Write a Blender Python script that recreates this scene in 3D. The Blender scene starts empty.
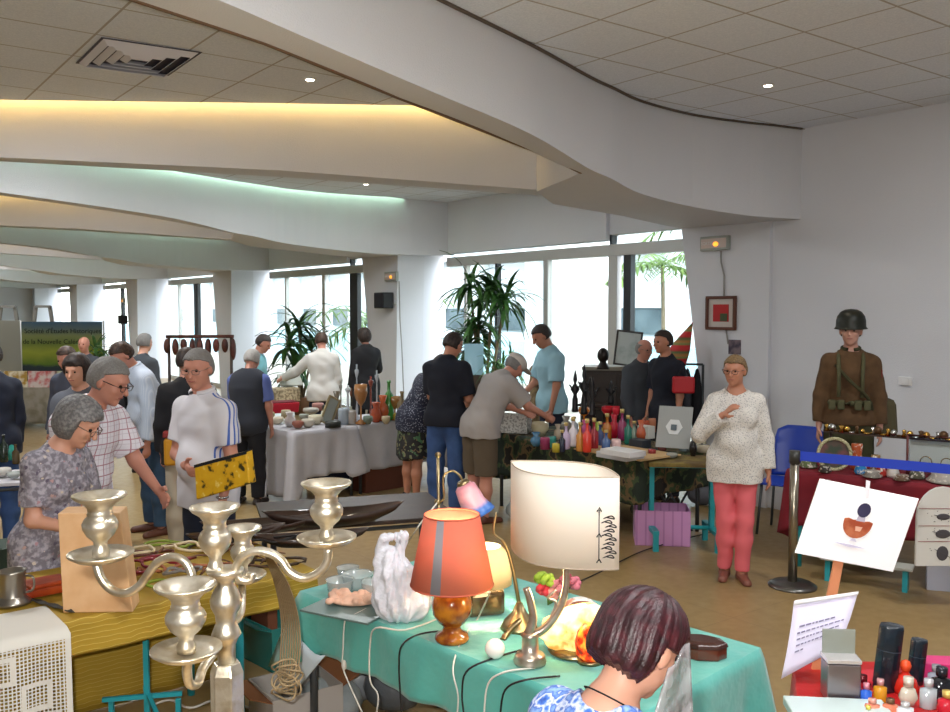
import bpy, math, random
import numpy as np
from mathutils import Vector, Matrix, noise as mnoise
PI = math.pi
C = bpy.context.scene.collection
rnd = random.Random(7)
# ---------------------------------------------------------------- camera
F = 900.0; CAMZ = 2.0; TH = math.atan(46/900.0)
def ray(px, py):
    cx = (px-475)/F; cy = (356-py)/F
    return Vector((cx, math.cos(TH)+cy*math.sin(TH), -math.sin(TH)+cy*math.cos(TH)))
def PY(px, py, Y):
    d = ray(px, py); t = Y/d.y
    return Vector((d.x*t, Y, CAMZ+d.z*t))
def PZ(px, py, z):
    d = ray(px, py); t = (z-CAMZ)/d.z
    return Vector((d.x*t, d.y*t, z))
def UV(u, v, z=0.0):            # room axes: u runs along the window wall, v towards it
    return Vector((-.6*u+.8*v, .8*u+.6*v, z))
def GX(px, Y):                  # x on the floor-ish for column px at depth Y
    return (px-475)/F*Y
RA = math.atan2(.6, .8)         # room rotation
# ---------------------------------------------------------------- materials
def lin(c):
    if isinstance(c, str):
        c = tuple(int(c[i:i+2], 16)/255 for i in (0, 2, 4))
    return tuple(((x/12.92) if x <= .04045 else ((x+.055)/1.055)**2.4) for x in c)
MATS = {}
def mat(name, col='808080', rough=.6, metal=0, emit=None, es=0, trans=0, alpha=1, noise=None, bump=0, bscale=60, spec=.5, coat=0, sss=0, sheen=0, ior=1.45):
    if name in MATS: return MATS[name]
    m = bpy.data.materials.new(name); m.use_nodes = True
    nt = m.node_tree; b = nt.nodes['Principled BSDF']
    b.inputs['Base Color'].default_value = (*lin(col), 1)
    b.inputs['Roughness'].default_value = rough; b.inputs['Metallic'].default_value = metal
    b.inputs['Specular IOR Level'].default_value = spec
    b.inputs['Transmission Weight'].default_value = trans; b.inputs['Alpha'].default_value = alpha
    b.inputs['Coat Weight'].default_value = coat; b.inputs['IOR'].default_value = ior
    if sss:
        b.inputs['Subsurface Weight'].default_value = sss
        b.inputs['Subsurface Radius'].default_value = (.02, .01, .005)
    if sheen: b.inputs['Sheen Weight'].default_value = sheen
    if emit:
        b.inputs['Emission Color'].default_value = (*lin(emit), 1); b.inputs['Emission Strength'].default_value = es
    if noise:      # (second colour, scale, sharpness lo, hi)
        c2, sc, lo, hi = noise
        tc = nt.nodes.new('ShaderNodeTexCoord'); n = nt.nodes.new('ShaderNodeTexNoise'); n.inputs['Scale'].default_value = sc
        n.inputs['Detail'].default_value = 4
        r = nt.nodes.new('ShaderNodeValToRGB'); r.color_ramp.elements[0].position = lo; r.color_ramp.elements[1].position = hi
        r.color_ramp.elements[0].color = (*lin(col), 1); r.color_ramp.elements[1].color = (*lin(c2), 1)
        nt.links.new(tc.outputs['Object'], n.inputs['Vector']); nt.links.new(n.outputs['Fac'], r.inputs['Fac'])
        nt.links.new(r.outputs['Color'], b.inputs['Base Color'])
    if bump:
        tc = nt.nodes.new('ShaderNodeTexCoord'); n = nt.nodes.new('ShaderNodeTexNoise'); n.inputs['Scale'].default_value = bscale
        n.inputs['Detail'].default_value = 3
        bp = nt.nodes.new('ShaderNodeBump'); bp.inputs['Strength'].default_value = bump; bp.inputs['Distance'].default_value = .01
        nt.links.new(tc.outputs['Object'], n.inputs['Vector']); nt.links.new(n.outputs['Fac'], bp.inputs['Height'])
        nt.links.new(bp.outputs['Normal'], b.inputs['Normal'])
    MATS[name] = m
    return m
class NT:       # small node-graph helper for patterned materials
    def __init__(s, name, rough=.7, metal=0, coord='Object'):
        s.m = bpy.data.materials.new(name); s.m.use_nodes = True; s.t = s.m.node_tree
        s.b = s.t.nodes['Principled BSDF']; s.b.inputs['Roughness'].default_value = rough; s.b.inputs['Metallic'].default_value = metal
        s.co = s.t.nodes.new('ShaderNodeTexCoord').outputs[coord]; MATS[name] = s.m
    def n(s, typ, **kw):
        nd = s.t.nodes.new('ShaderNode'+typ)
        for k, v in kw.items(): setattr(nd, k, v)
        return nd
    def link(s, a, b): s.t.links.new(a, b)
    def sep(s):
        x = s.n('SeparateXYZ'); s.link(s.co, x.inputs[0]); return x.outputs
    def math(s, op, a, b=None, c=None):
        x = s.n('Math', operation=op)
        for i, v in enumerate((a, b, c)):
            if v is None: continue
            if isinstance(v, (int, float)): x.inputs[i].default_value = v
            else: s.link(v, x.inputs[i])
        return x.outputs[0]
    def noise(s, scale, detail=2, vec=None):
        x = s.n('TexNoise'); x.inputs['Scale'].default_value = scale; x.inputs['Detail'].default_value = detail
        s.link(vec or s.co, x.inputs['Vector']); return x.outputs['Fac']
    def voro(s, scale, out='Distance', feature='F1'):
        x = s.n('TexVoronoi', feature=feature); x.inputs['Scale'].default_value = scale
        s.link(s.co, x.inputs['Vector']); return x.outputs[out]
    def stripe(s, v, period, width, off=0.0):    # 1 where inside a stripe
        f = s.math('FRACT', s.math('ADD', s.math('DIVIDE', v, period), 100+off))
        return s.math('LESS_THAN', f, width)
    def mix(s, fac, a, b):
        x = s.n('Mix', data_type='RGBA')
        if isinstance(fac, (int, float)): x.inputs[0].default_value = fac
        else: s.link(fac, x.inputs[0])
        for i, v in ((6, a), (7, b)):
            if isinstance(v, (str, tuple)): x.inputs[i].default_value = (*lin(v), 1)
            else: s.link(v, x.inputs[i])
        return x.outputs[2]
    def col(s, c): s.link(c, s.b.inputs['Base Color']); return s.m
    def ramp(s, fac, stops):
        r = s.n('ValToRGB'); s.link(fac, r.inputs['Fac']); e = r.color_ramp.elements
        while len(e) < len(stops): e.new(.5)
        for el, (p, c) in zip(e, stops): el.position = p; el.color = (*lin(c), 1)
        return r.outputs['Color']
    def bump(s, h, st=.3, dist=.01):
        bp = s.n('Bump'); bp.inputs['Strength'].default_value = st; bp.inputs['Distance'].default_value = dist
        s.link(h, bp.inputs['Height']); s.link(bp.outputs['Normal'], s.b.inputs['Normal'])
# ---------------------------------------------------------------- mesh building
def V3(p): return Vector(p)
def basis(d, up=Vector((0, 0, 1))):
    d = Vector(d).normalized()
    if abs(d.dot(up)) > .98: up = Vector((0, 1, 0))
    x = d.cross(up).normalized(); y = x.cross(d).normalized()
    return x, y, d
class MB:
    def __init__(s): s.v = []; s.f = []; s.sm = []
    def add(s, vs, fs, smooth=False):
        o = len(s.v); s.v += [tuple(p) for p in vs]; s.f += [tuple(i+o for i in f) for f in fs]; s.sm += [smooth]*len(fs)
        return s
    def box(s, c, size, rz=0, R=None, taper=1.0):
        R = R or Matrix.Rotation(rz, 3, 'Z'); c = Vector(c); vs = []
        for k in (-1, 1):
            t = taper if k > 0 else 1
            for i, j in ((-1, -1), (1, -1), (1, 1), (-1, 1)):
                vs.append(c+R@Vector((i*size[0]/2*t, j*size[1]/2*t, k*size[2]/2)))
        return s.add(vs, [(3, 2, 1, 0), (4, 5, 6, 7), (0, 1, 5, 4), (1, 2, 6, 5), (2, 3, 7, 6), (3, 0, 4, 7)])
    def cyl(s, a, b, r1, r2=None, n=12, smooth=True, caps=True):
        r2 = r1 if r2 is None else r2; a = Vector(a); b = Vector(b); x, y, d = basis(b-a)
        vs = [a+(x*math.cos(2*PI*i/n)+y*math.sin(2*PI*i/n))*r1 for i in range(n)]+[b+(x*math.cos(2*PI*i/n)+y*math.sin(2*PI*i/n))*r2 for i in range(n)]
        fs = [(i, (i+1) % n, n+(i+1) % n, n+i) for i in range(n)]
        s.add(vs, fs, smooth)
        if caps:
            o = len(s.v)-2*n
            s.f.append(tuple(o+i for i in reversed(range(n)))); s.f.append(tuple(o+n+i for i in range(n))); s.sm += [False, False]
        return s
    def lathe(s, prof, o=(0, 0, 0), n=24, axis=None, sx=1, sy=1, rz=0, closed=True):
        o = Vector(o); vs = []; fs = []
        R = Matrix.Rotation(rz, 3, 'Z')
        if axis is not None:
            x, y, d = basis(axis); R = Matrix((x, y, d)).transposed()
        for r, z in prof:
            for i in range(n):
                a = 2*PI*i/n; vs.append(o+R@Vector((r*math.cos(a)*sx, r*math.sin(a)*sy, z)))
        for k in range(len(prof)-1):
            for i in range(n): j = (i+1) % n; fs.append((k*n+i, k*n+j, (k+1)*n+j, (k+1)*n+i))
        s.add(vs, fs, True)
        if closed:
            b = len(s.v)-len(vs)
            if prof[0][0] > 1e-4: s.f.append(tuple(b+i for i in reversed(range(n)))); s.sm.append(False)
            if prof[-1][0] > 1e-4: s.f.append(tuple(b+(len(prof)-1)*n+i for i in range(n))); s.sm.append(False)
        return s
    def tube(s, pts, r, n=8, smoothpath=True, flat=1.0):
        pts = [Vector(p) for p in pts]
        if smoothpath and len(pts) > 2: pts = spline(pts, 5)
        rs = r if isinstance(r, (list, tuple)) else None
        m = len(pts); vs = []; fs = []; px = None
        for i, p in enumerate(pts):
            d = (pts[min(i+1, m-1)]-pts[max(i-1, 0)])
            if d.length < 1e-9: d = Vector((0, 0, 1))
            d.normalize()
            if px is None: x, y, _ = basis(d)
            else:
                x = (px-d*px.dot(d))
                if x.length < 1e-6: x, y, _ = basis(d)
                x.normalize(); y = d.cross(x)
            px = x
            rr = (rs[0]+(rs[1]-rs[0])*i/(m-1)) if rs else r
            for k in range(n):
                a = 2*PI*k/n; vs.append(p+x*math.cos(a)*rr+y*math.sin(a)*rr*flat)
        for i in range(m-1):
            for k in range(n): j = (k+1) % n; fs.append((i*n+k, i*n+j, (i+1)*n+j, (i+1)*n+k))
        fs.append(tuple(reversed(range(n)))); fs.append(tuple((m-1)*n+k for k in range(n)))
        return s.add(vs, fs, True)
    def ball(s, c, r, n=12, m=8, R=None):
        if isinstance(r, (int, float)): r = (r, r, r)
        c = Vector(c); vs = [c+(R@Vector((0, 0, -r[2])) if R else Vector((0, 0, -r[2])))]
        for k in range(1, m):
            t = -PI/2+PI*k/m
            for i in range(n):
                a = 2*PI*i/n; q = Vector((r[0]*math.cos(t)*math.cos(a), r[1]*math.cos(t)*math.sin(a), r[2]*math.sin(t)))
                vs.append(c+(R@q if R else q))
        q = Vector((0, 0, r[2])); vs.append(c+(R@q if R else q)); L = len(vs)-1; fs = []
        for i in range(n): fs.append((0, 1+(i+1) % n, 1+i)); fs.append((L, L-n+i, L-n+(i+1) % n))
        for k in range(m-2):
            for i in range(n): j = (i+1) % n; fs.append((1+k*n+i, 1+k*n+j, 1+(k+1)*n+j, 1+(k+1)*n+i))
        return s.add(vs, fs, True)
    def prism(s, poly, d):       # poly: 3-D points of one face, d: extrusion vector
        d = Vector(d); a = [Vector(p) for p in poly]; n = len(a)
        return s.add(a+[p+d for p in a], [tuple(reversed(range(n))), tuple(range(n, 2*n))]+[(i, (i+1) % n, n+(i+1) % n, n+i) for i in range(n)])
    def sheet(s, fn, nu, nv, th=0.0, smooth=True):   # fn(a,b) a,b in 0..1
        g = [[Vector(fn(i/nu, j/nv)) for i in range(nu+1)] for j in range(nv+1)]
        vs = [p for row in g for p in row]; w = nu+1
        fs = [(j*w+i, j*w+i+1, (j+1)*w+i+1, (j+1)*w+i) for j in range(nv) for i in range(nu)]
        s.add(vs, fs, smooth)
        if th: s.th = th
        return s
    def build(s, name, m, parent=None, bevel=0, solid=0, sub=0, loc=None):
        me = bpy.data.meshes.new(name); me.from_pydata(s.v, [], s.f); me.validate(clean_customdata=False)
        if len(me.polygons) == len(s.sm): me.polygons.foreach_set('use_smooth', s.sm)
        else: me.polygons.foreach_set('use_smooth', [any(s.sm)]*len(me.polygons))
        me.update()
        import bmesh
        bm = bmesh.new(); bm.from_mesh(me); bmesh.ops.recalc_face_normals(bm, faces=bm.faces); bm.to_mesh(me); bm.free()
        if m: me.materials.append(m)
        o = bpy.data.objects.new(name, me); C.objects.link(o)
        if parent: o.parent = parent
        if solid:
            q = o.modifiers.new('s', 'SOLIDIFY'); q.thickness = solid; q.offset = 0
        if bevel:
            q = o.modifiers.new('b', 'BEVEL'); q.width = bevel; q.segments = 2; q.limit_method = 'ANGLE'
        if sub:
            q = o.modifiers.new('u', 'SUBSURF'); q.levels = sub; q.render_levels = sub
        if loc is not None: o.location = loc
        return o
def spline(pts, k=5):
    out = []; n = len(pts)
    for i in range(n-1):
        p0 = pts[max(i-1, 0)]; p1 = pts[i]; p2 = pts[i+1]; p3 = pts[min(i+2, n-1)]
        for j in range(k):
            t = j/k
            out.append(.5*((2*p1)+(p2-p0)*t+(2*p0-5*p1+4*p2-p3)*t*t+(3*p1-p0-3*p2+p3)*t**3))
    out.append(pts[-1]); return out
def tag(o, label=None, cat=None, group=None, kind=None):
    if label: o['label'] = label
    if cat: o['category'] = cat
    if group: o['group'] = group
    if kind: o['kind'] = kind
    return o
def empty(name, loc, rz=0, label=None, cat=None, group=None, kind=None):
    o = bpy.data.objects.new(name, None); C.objects.link(o); o.location = loc; o.rotation_euler = (0, 0, rz); o.empty_display_size = .1
    return tag(o, label, cat, group, kind)
def kids(o): return [c for c in bpy.data.objects if c.parent == o]
def copy_tree(o, parent=None, ch=None):
    c = o.copy(); C.objects.link(c); c.parent = parent
    for k in list(o.children): copy_tree(k, c)
    return c
def text_obj(name, body, m, parent, loc, rot, size, extrude=.001, align='CENTER', shear=0):
    cu = bpy.data.curves.new(name, 'FONT'); cu.body = body; cu.size = size; cu.extrude = extrude; cu.align_x = align; cu.align_y = 'CENTER'; cu.shear = shear
    o = bpy.data.objects.new(name, cu); dg = None
    C.objects.link(o)
    me = bpy.data.meshes.new_from_object(o); bpy.data.objects.remove(o); bpy.data.curves.remove(cu)
    me.materials.clear(); me.materials.append(m)
    q = bpy.data.objects.new(name, me); C.objects.link(q); q.parent = parent; q.location = loc
    if isinstance(rot, Matrix): q.rotation_euler = rot.to_euler()
    else: q.rotation_euler = rot
    return q
def facing(direction, up=(0, 0, 1)):    # text/plane orientation: local +Z points along direction, local +Y up
    z = Vector(direction).normalized(); x = Vector(up).cross(z).normalized(); y = z.cross(x)
    return Matrix((x, y, z)).transposed()
# ---------------------------------------------------------------- figures: signed-distance bodies polygonised with surface nets
class Field:
    def __init__(s, lo, hi, h):
        s.h = h; s.lo = np.array(lo, float)-2*h; n = np.ceil((np.array(hi, float)+2*h-s.lo)/h).astype(int)+1
        s.n = n; s.d = np.full(tuple(n), 1.0, np.float32)
        s.ax = [s.lo[i]+h*np.arange(n[i]) for i in range(3)]
    def _sub(s, lo, hi):
        sl = []
        for i in range(3):
            a = int(max(0, math.floor((lo[i]-s.lo[i])/s.h))); b = int(min(s.n[i], math.ceil((hi[i]-s.lo[i])/s.h)+1))
            if b <= a: return None, None
            sl.append(slice(a, b))
        g = np.meshgrid(s.ax[0][sl[0]], s.ax[1][sl[1]], s.ax[2][sl[2]], indexing='ij')
        return tuple(sl), np.stack(g, -1)
    def op(s, fn, lo, hi, k=.02, mode='u'):
        pad = k+2.5*s.h
        sl, P = s._sub([a-pad for a in lo], [b+pad for b in hi])
        if sl is None: return
        a = s.d[sl]; b = fn(P).astype(np.float32)
        if mode == 'u':
            hh = np.clip(.5+.5*(a-b)/k, 0, 1); s.d[sl] = a*(1-hh)+b*hh-k*hh*(1-hh)
        else:
            b = -b; hh = np.clip(.5+.5*(b-a)/k, 0, 1); s.d[sl] = a*(1-hh)+b*hh+k*hh*(1-hh)
    def mesh(s):
        d = s.d; ins = d < 0
        c = np.zeros(tuple(s.n-1), np.uint8)
        for i in (0, 1):
            for j in (0, 1):
                for k in (0, 1): c += ins[i:s.n[0]-1+i, j:s.n[1]-1+j, k:s.n[2]-1+k]
        act = (c > 0) & (c < 8); idx = np.argwhere(act); N = len(idx)
        ids = np.full(act.shape, -1, np.int64); ids[act] = np.arange(N)
        acc = np.zeros((N, 3)); cnt = np.zeros(N)
        corners = [(i, j, k) for i in (0, 1) for j in (0, 1) for k in (0, 1)]
        val = {q: d[idx[:, 0]+q[0], idx[:, 1]+q[1], idx[:, 2]+q[2]] for q in corners}
        for q in corners:
            for ax in range(3):
                if q[ax]: continue
                r = list(q); r[ax] = 1; r = tuple(r)
                a, b = val[q], val[r]; m = (a < 0) != (b < 0)
                t = np.where(m, a/np.where(m, a-b, 1), 0)
                p = np.array(q, float)[None, :]+t[:, None]*(np.array(r)-np.array(q))[None, :]
                acc[m] += p[m]; cnt[m] += 1
        vs = (idx+acc/np.maximum(cnt, 1)[:, None])*s.h+s.lo
        fs = []
        for ax in range(3):
            o1, o2 = [(1, 2), (2, 0), (0, 1)][ax]
            sa = [slice(None)]*3; sb = [slice(None)]*3; sa[ax] = slice(0, -1); sb[ax] = slice(1, None)
            A = ins[tuple(sa)]; B = ins[tuple(sb)]; e = np.argwhere(A != B)
            if not len(e): continue
            ok = (e[:, o1] > 0) & (e[:, o2] > 0) & (e[:, o1] < s.n[o1]-1) & (e[:, o2] < s.n[o2]-1); e = e[ok]
            up = A[e[:, 0], e[:, 1], e[:, 2]]
            def cid(da, db):
                q = e.copy(); q[:, o1] -= da; q[:, o2] -= db; return ids[q[:, 0], q[:, 1], q[:, 2]]
            f = np.stack([cid(0, 0), cid(1, 0), cid(1, 1), cid(0, 1)], 1); f[~up] = f[~up][:, ::-1]; fs.append(f)
        return vs, (np.concatenate(fs) if fs else np.zeros((0, 4), int))
def np_obj(name, vs, fs, m, parent=None):
    me = bpy.data.meshes.new(name); me.vertices.add(len(vs)); me.vertices.foreach_set('co', np.asarray(vs, np.float32).ravel())
    me.loops.add(len(fs)*4); me.loops.foreach_set('vertex_index', np.asarray(fs, np.int32).ravel())
    me.polygons.add(len(fs)); me.polygons.foreach_set('loop_start', np.arange(0, len(fs)*4, 4, dtype=np.int32))
    me.update(calc_edges=True); me.polygons.foreach_set('use_smooth', [True]*len(fs))
    me.validate(); me.update(); me.materials.append(m)
    o = bpy.data.objects.new(name, me); C.objects.link(o)
    if parent: o.parent = parent
    return o
def nv(p): return np.array(tuple(p), float)
def cap(a, b, ra, rb, cut=None, infl=0.0, sq=None):
    """tapered capsule; cut: plane at end b; sq=(axis, factor): squash along axis"""
    a = nv(a); b = nv(b); ra += infl; rb += infl; M = None
    if sq is not None:
        axv, f = nv(sq[0]), sq[1]; axv = axv/np.linalg.norm(axv); M = np.eye(3)+(1/f-1)*np.outer(axv, axv)
    def fn(P):
        A, B, Q = a, b, P
        if M is not None: A = M@a; B = M@b; Q = P@M.T
        ba = B-A; L = max(ba@ba, 1e-9); t = np.clip(((Q-A)@ba)/L, 0, 1)
        d = np.linalg.norm(Q-A-t[..., None]*ba, axis=-1)-(ra+(rb-ra)*t)
        if M is not None: d = d*max(sq[1], .55) if sq[1] < 1 else d
        if cut is not None:
            n = (b-a)/np.linalg.norm(b-a); d = np.maximum(d, (P-b)@n-cut)
        return d
    r = max(ra, rb)*(max(1, sq[1]) if sq else 1)
    return fn, np.minimum(a, b)-r, np.maximum(a, b)+r
def ell(c, r, R=None, infl=0.0):
    c = nv(c); r = np.array(r, float)+infl; Rm = np.array(R, float) if R is not None else np.eye(3)
    def fn(P):
        q = (P-c)@Rm; k0 = np.linalg.norm(q/r, axis=-1); k1 = np.linalg.norm(q/(r*r), axis=-1)
        return k0*(k0-1)/np.maximum(k1, 1e-6)
    m = max(r); return fn, c-m, c+m
def rot(ax, deg): return Matrix.Rotation(math.radians(deg), 3, ax)
def unit(v): return Vector(v).normalized()
DN = (0, 0, -1)
def figure(label, px=None, Y=None, xy=None, face=(0, -1), H=1.75, g=1.0, belly=0.0, bust=0, lean=0, side=0, twist=0, hy=0, hp=5,
           aL=((-.12, .05, -1), (-.03, .2, -1)), aR=((.12, .05, -1), (.03, .2, -1)), lL=((-.05, 0, -1), (0, -.03, -1)), lR=((.05, 0, -1), (0, -.03, -1)),
           top=None, bot=None, shoe=None, hair=None, skin=None, res=.011, z0=0.0, glasses=None, group=None, name='person', cat='person',
           collar=None, neck=.05, head_s=1.0, sh=1.0, hands=True, beard=None, pivot=None):
    """local frame: x = person's right, y = forward, z = up"""
    S = H/1.75; fa = math.atan2(-face[0], face[1])
    if xy is None: xy = (GX(px, Y), Y)
    root = empty(name, (xy[0], xy[1], z0), fa, label, cat, group)
    skin = skin or mat('skin_a', 'd09a80', .5, sss=.05)
    Rt = rot('Z', twist)@rot('Y', side)@rot('X', -lean); Rh2 = rot('Z', twist*.5)@rot('Y', side*.5)@rot('X', -lean*.5)
    # legs first to find the pelvis height
    th, shn = .42*S, .41*S
    def leg(l): 
        a, b = unit(l[0])*th, unit(l[1])*shn; return a, b
    LL, LR = leg(lL), leg(lR); drop = max(-(LL[0]+LL[1]).z, -(LR[0]+LR[1]).z)
    hip = Vector((0, 0, drop+.085*S))
    if pivot is not None: hip = Vector(pivot)
    w = .086*S*(1.06 if bust else 1)*g**.5
    waist = hip+Rh2@Vector((0, 0, .17*S)); chest = waist+Rt@Vector((0, .005, .19*S)); nb = chest+Rt@Vector((0, -.005, .20*S))
    shw = .163*S*sh*(.93 if bust else 1)*g**.5
    sL = chest+Rt@Vector((-shw, -.005, .118*S)); sR = chest+Rt@Vector((shw, -.005, .118*S))
    Rhd = rot('Z', twist+hy)@rot('X', -hp)
    HS = S*head_s
    hc = nb+(Rt@Vector((0, .01, .07))+Rhd@Vector((0, .035, .105)))*S
    fwd = Rt@Vector((0, 1, 0)); fwd0 = Vector((0, 1, 0))
    ua, fo = .285*S, .25*S
    arms = []
    for sg, s0, a in ((-1, sL, aL), (1, sR, aR)):
        e = s0+unit(a[0])*ua; wr = e+unit(a[1])*fo; arms.append((sg, s0, e, wr, unit(a[2]) if len(a) > 2 else unit(a[1])))
    legs = []
    for sg, l in ((-1, LL), (1, LR)):
        h0 = hip+Vector((sg*w, 0, -.01)); k = h0+l[0]; an = k+l[1]; legs.append((sg, h0, k, an))
    allp = [hip, waist, chest, nb, hc]+[p for a in arms for p in a[1:4]]+[p for l in legs for p in l[1:]]
    lo = np.min([nv(p) for p in allp], 0)-.24*S; hi = np.max([nv(p) for p in allp], 0)+.24*S; lo[2] = min(lo[2], 0)-.02
    gq = g
    def torso(f, i, k=.05):
        dp = .68+.1*(g-1)
        f.op(*cap(hip+Vector((-.055*S, 0, 0)), hip+Vector((.055*S, 0, 0)), .105*S*gq, .105*S*gq, infl=i), k=k)
        f.op(*cap(hip, waist, .118*S*gq, .112*S*gq, infl=i, sq=(fwd0, .82)), k=k)
        f.op(*cap(waist, chest+Rt@Vector((0, 0, .03*S)), .125*S*gq*(.92 if bust else 1), .15*S*gq*(.93 if bust else 1), infl=i, sq=(fwd, .72)), k=k)
        f.op(*cap(chest+Rt@Vector((0, 0, .03*S)), chest+Rt@Vector((0, 0, .09*S)), .15*S*gq*(.93 if bust else 1), .13*S, infl=i, sq=(fwd, .7)), k=k)
        f.op(*cap(chest+Rt@Vector((-shw*.8, -.01, .10*S)), chest+Rt@Vector((shw*.8, -.01, .10*S)), .06*S, .06*S, infl=i), k=k)
        f.op(*cap(chest+Rt@Vector((0, -.01, .12*S)), nb, .085*S, .055*S, infl=i*.5), k=k)
        if belly: f.op(*ell(waist+Rh2@Vector((0, .05*S, .0)), (.125*S*gq, (.08+belly)*S, .14*S), Rh2, infl=i), k=k)
        if bust:
            for sg in (-1, 1): f.op(*ell(chest+Rt@Vector((sg*.068*S, .085*S, .0)), (.06*S, .055*S, .06*S), Rt, infl=i), k=.04)
    # ---- body
    f = Field(lo, hi, res)
    torso(f, 0)
    f.op(*cap(nb-Rt@Vector((0, 0, .03*S)), hc-Rhd@Vector((0, .025, .05))*S, .056*S, .05*S), k=.03)
    for sg, s0, e, wr, hd in arms:
        f.op(*cap(s0, e, .05*S*g, .038*S*g), k=.035); f.op(*cap(e, wr, .038*S*g, .025*S), k=.02)
        # hand
        inward = Vector((-sg, 0, 0)); n = inward-hd*inward.dot(hd); n = n.normalized() if n.length > .1 else Vector((0, -1, 0))
        s = hd.cross(n).normalized(); s = s if s.dot(fwd0) > -.2 else -s
        pc = wr+hd*.085*S
        f.op(*cap(wr, pc, .024*S, .032*S, sq=(n, .5)), k=.012)
        if hands:
            for q, (o, L) in enumerate(((.027, .066), (.009, .076), (-.009, .07), (-.027, .055))):
                b0 = wr+hd*.075*S+s*o*S; b1 = b0+(hd+n*.15).normalized()*L*.55*S; b2 = b1+(hd+n*.8).normalized()*L*.5*S
                f.op(*cap(b0, b1, .0105*S, .0095*S), k=.004); f.op(*cap(b1, b2, .0095*S, .008*S), k=.004)
            t0 = wr+hd*.025*S+s*.022*S; t1 = t0+(hd*.6+s*.8+n*.3).normalized()*.045*S; t2 = t1+(hd*.9+s*.25+n*.4).normalized()*.032*S
            f.op(*cap(t0, t1, .014*S, .012*S), k=.008); f.op(*cap(t1, t2, .011*S, .009*S), k=.004)
    feet = []
    for sg, h0, k, an in legs:
        f.op(*cap(h0, k, .082*S*g, .054*S*g), k=.03); f.op(*cap(k, k*.6+an*.4, .054*S*g, .055*S*g), k=.03); f.op(*cap(k*.6+an*.4, an, .054*S*g, .036*S), k=.03)
        toe = unit((sg*.18, 1, 0)); heel = an+Vector((0, -.03*S, -.045*S)); tp = an+toe*.15*S+Vector((0, 0, -.055*S))
        f.op(*cap(heel, tp, .034*S, .026*S), k=.02); feet.append((sg, an, heel, tp, toe))
    # head
    def H_(x, y, z): return hc+Rhd@(Vector((x, y, z))*HS)
    def he(c, r, i=0.0): return ell(H_(*c), [q*HS for q in r], Rhd, infl=i)
    f.op(*he((0, -.012, .028), (.076, .094, .084)), k=.02)
    f.op(*he((0, .022, -.04), (.06, .066, .07)), k=.03)
    f.op(*cap(H_(0, .062, -.088), H_(0, .066, -.088), .02*HS, .02*HS), k=.02)
    f.op(*cap(H_(-.03, .072, .032), H_(.03, .072, .032), .012*HS, .012*HS), k=.015)
    for sg in (-1, 1):
        f.op(*he((sg*.031, .094, .012), (.015, .013, .011)), k=.012, mode='s')
        f.op(*he((sg*.036, .058, -.02), (.02, .022, .02)), k=.015)
        f.op(*he((sg*.078, -.004, -.004), (.011, .019, .031)), k=.008)
    f.op(*cap(H_(0, .086, .018), H_(0, .107, -.02), .007*HS, .0135*HS), k=.01)
    f.op(*cap(H_(-.018, .083, -.05), H_(.018, .083, -.05), .007*HS, .007*HS), k=.008)
    np_obj('body', *f.mesh(), skin, root)
    eye = MB()
    for sg in (-1, 1): MB().ball(H_(sg*.031, .0795, .012), .0085*HS, 8, 6).build('eye', mat('eye_dark', '2a2220', .2), root)
    mb = MB().tube([H_(-.02, .0885, -.05), H_(0, .0915, -.051), H_(.02, .0885, -.05)], .0035*HS, 6); mb.build('mouth', mat('lip', 'a05a52', .5), root)
    mb = MB()
    for sg in (-1, 1): mb.tube([H_(sg*.014, .088, .036), H_(sg*.03, .088, .04), H_(sg*.046, .08, .036)], .0035*HS, 5)
    def wob(P, amp, sc=1.0):
        x, y, z = P[..., 0], P[..., 1], P[..., 2]
        return amp*(np.sin(x*31*sc+2*np.sin(z*14*sc))*np.sin(z*23*sc+1.7*np.sin(y*18*sc)+x*7)+.5*np.sin(y*47*sc+z*33*sc+x*21))
    # ---- hair
    if hair:
        kind, hm = hair[0], hair[1]
        hl = nv(hc)-.2*S; hh = nv(hc)+.2*S; hl[2] -= .2*S if kind == 'long' else 0
        hf = Field(hl, hh, min(res, .008))
        t = {'short': .008, 'bob': .02, 'long': .02, 'fringe': .006, 'grey': .013}.get(kind, .01)
        hf.op(*he((0, -.014, .03), (.078, .096, .086), t), k=.01)
        if kind in ('bob',): hf.op(*he((0, -.03, -.015), (.085, .078, .085), t*.6), k=.03)
        if kind == 'long':
            hf.op(*he((0, -.04, -.03), (.082, .07, .10), t), k=.03); hf.op(*cap(H_(0, -.075, -.02), H_(0, -.09, -.2), .075*HS, .06*HS, sq=(Rhd@Vector((0, 1, 0)), .6)), k=.03)
        if kind in ('short', 'grey', 'fringe'): hf.op(*he((0, -.03, -.005), (.077, .082, .07), t), k=.02)
        # cut away the face, and the crown for a receding head
        Rn = np.array(Rhd, float); c0 = nv(hc)
        _, P = hf._sub(hf.lo, hf.lo+hf.n*hf.h); q = (P-c0)@Rn/HS
        fl = .052 if kind != 'fringe' else .02
        face_d = np.minimum(fl+.02-(-q[..., 2]*0)-0, 10)*0
        # plane: in front of hair line and below the brow
        a = np.maximum(q[..., 1]-(.035 if kind in ('bob', 'long') else .0), (-(q[..., 2]-.05)))      # <0 -> keep
        cut1 = -np.maximum(-(q[..., 1]-(.03 if kind in ('bob', 'long') else .002)), (q[..., 2]-((.055 if kind in ('bob', 'long') else .072)-0.5*np.maximum(0, .06-q[..., 1])))) # >0 inside face region
        cut2 = -(q[..., 2]+{'short': .045, 'grey': .06, 'fringe': .06, 'bob': .1, 'long': .4}[kind])
        d = np.maximum(hf.d, np.maximum(cut1*HS, cut2*HS))
        d = np.maximum(d, (q[..., 1]-.078)*HS)
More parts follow.
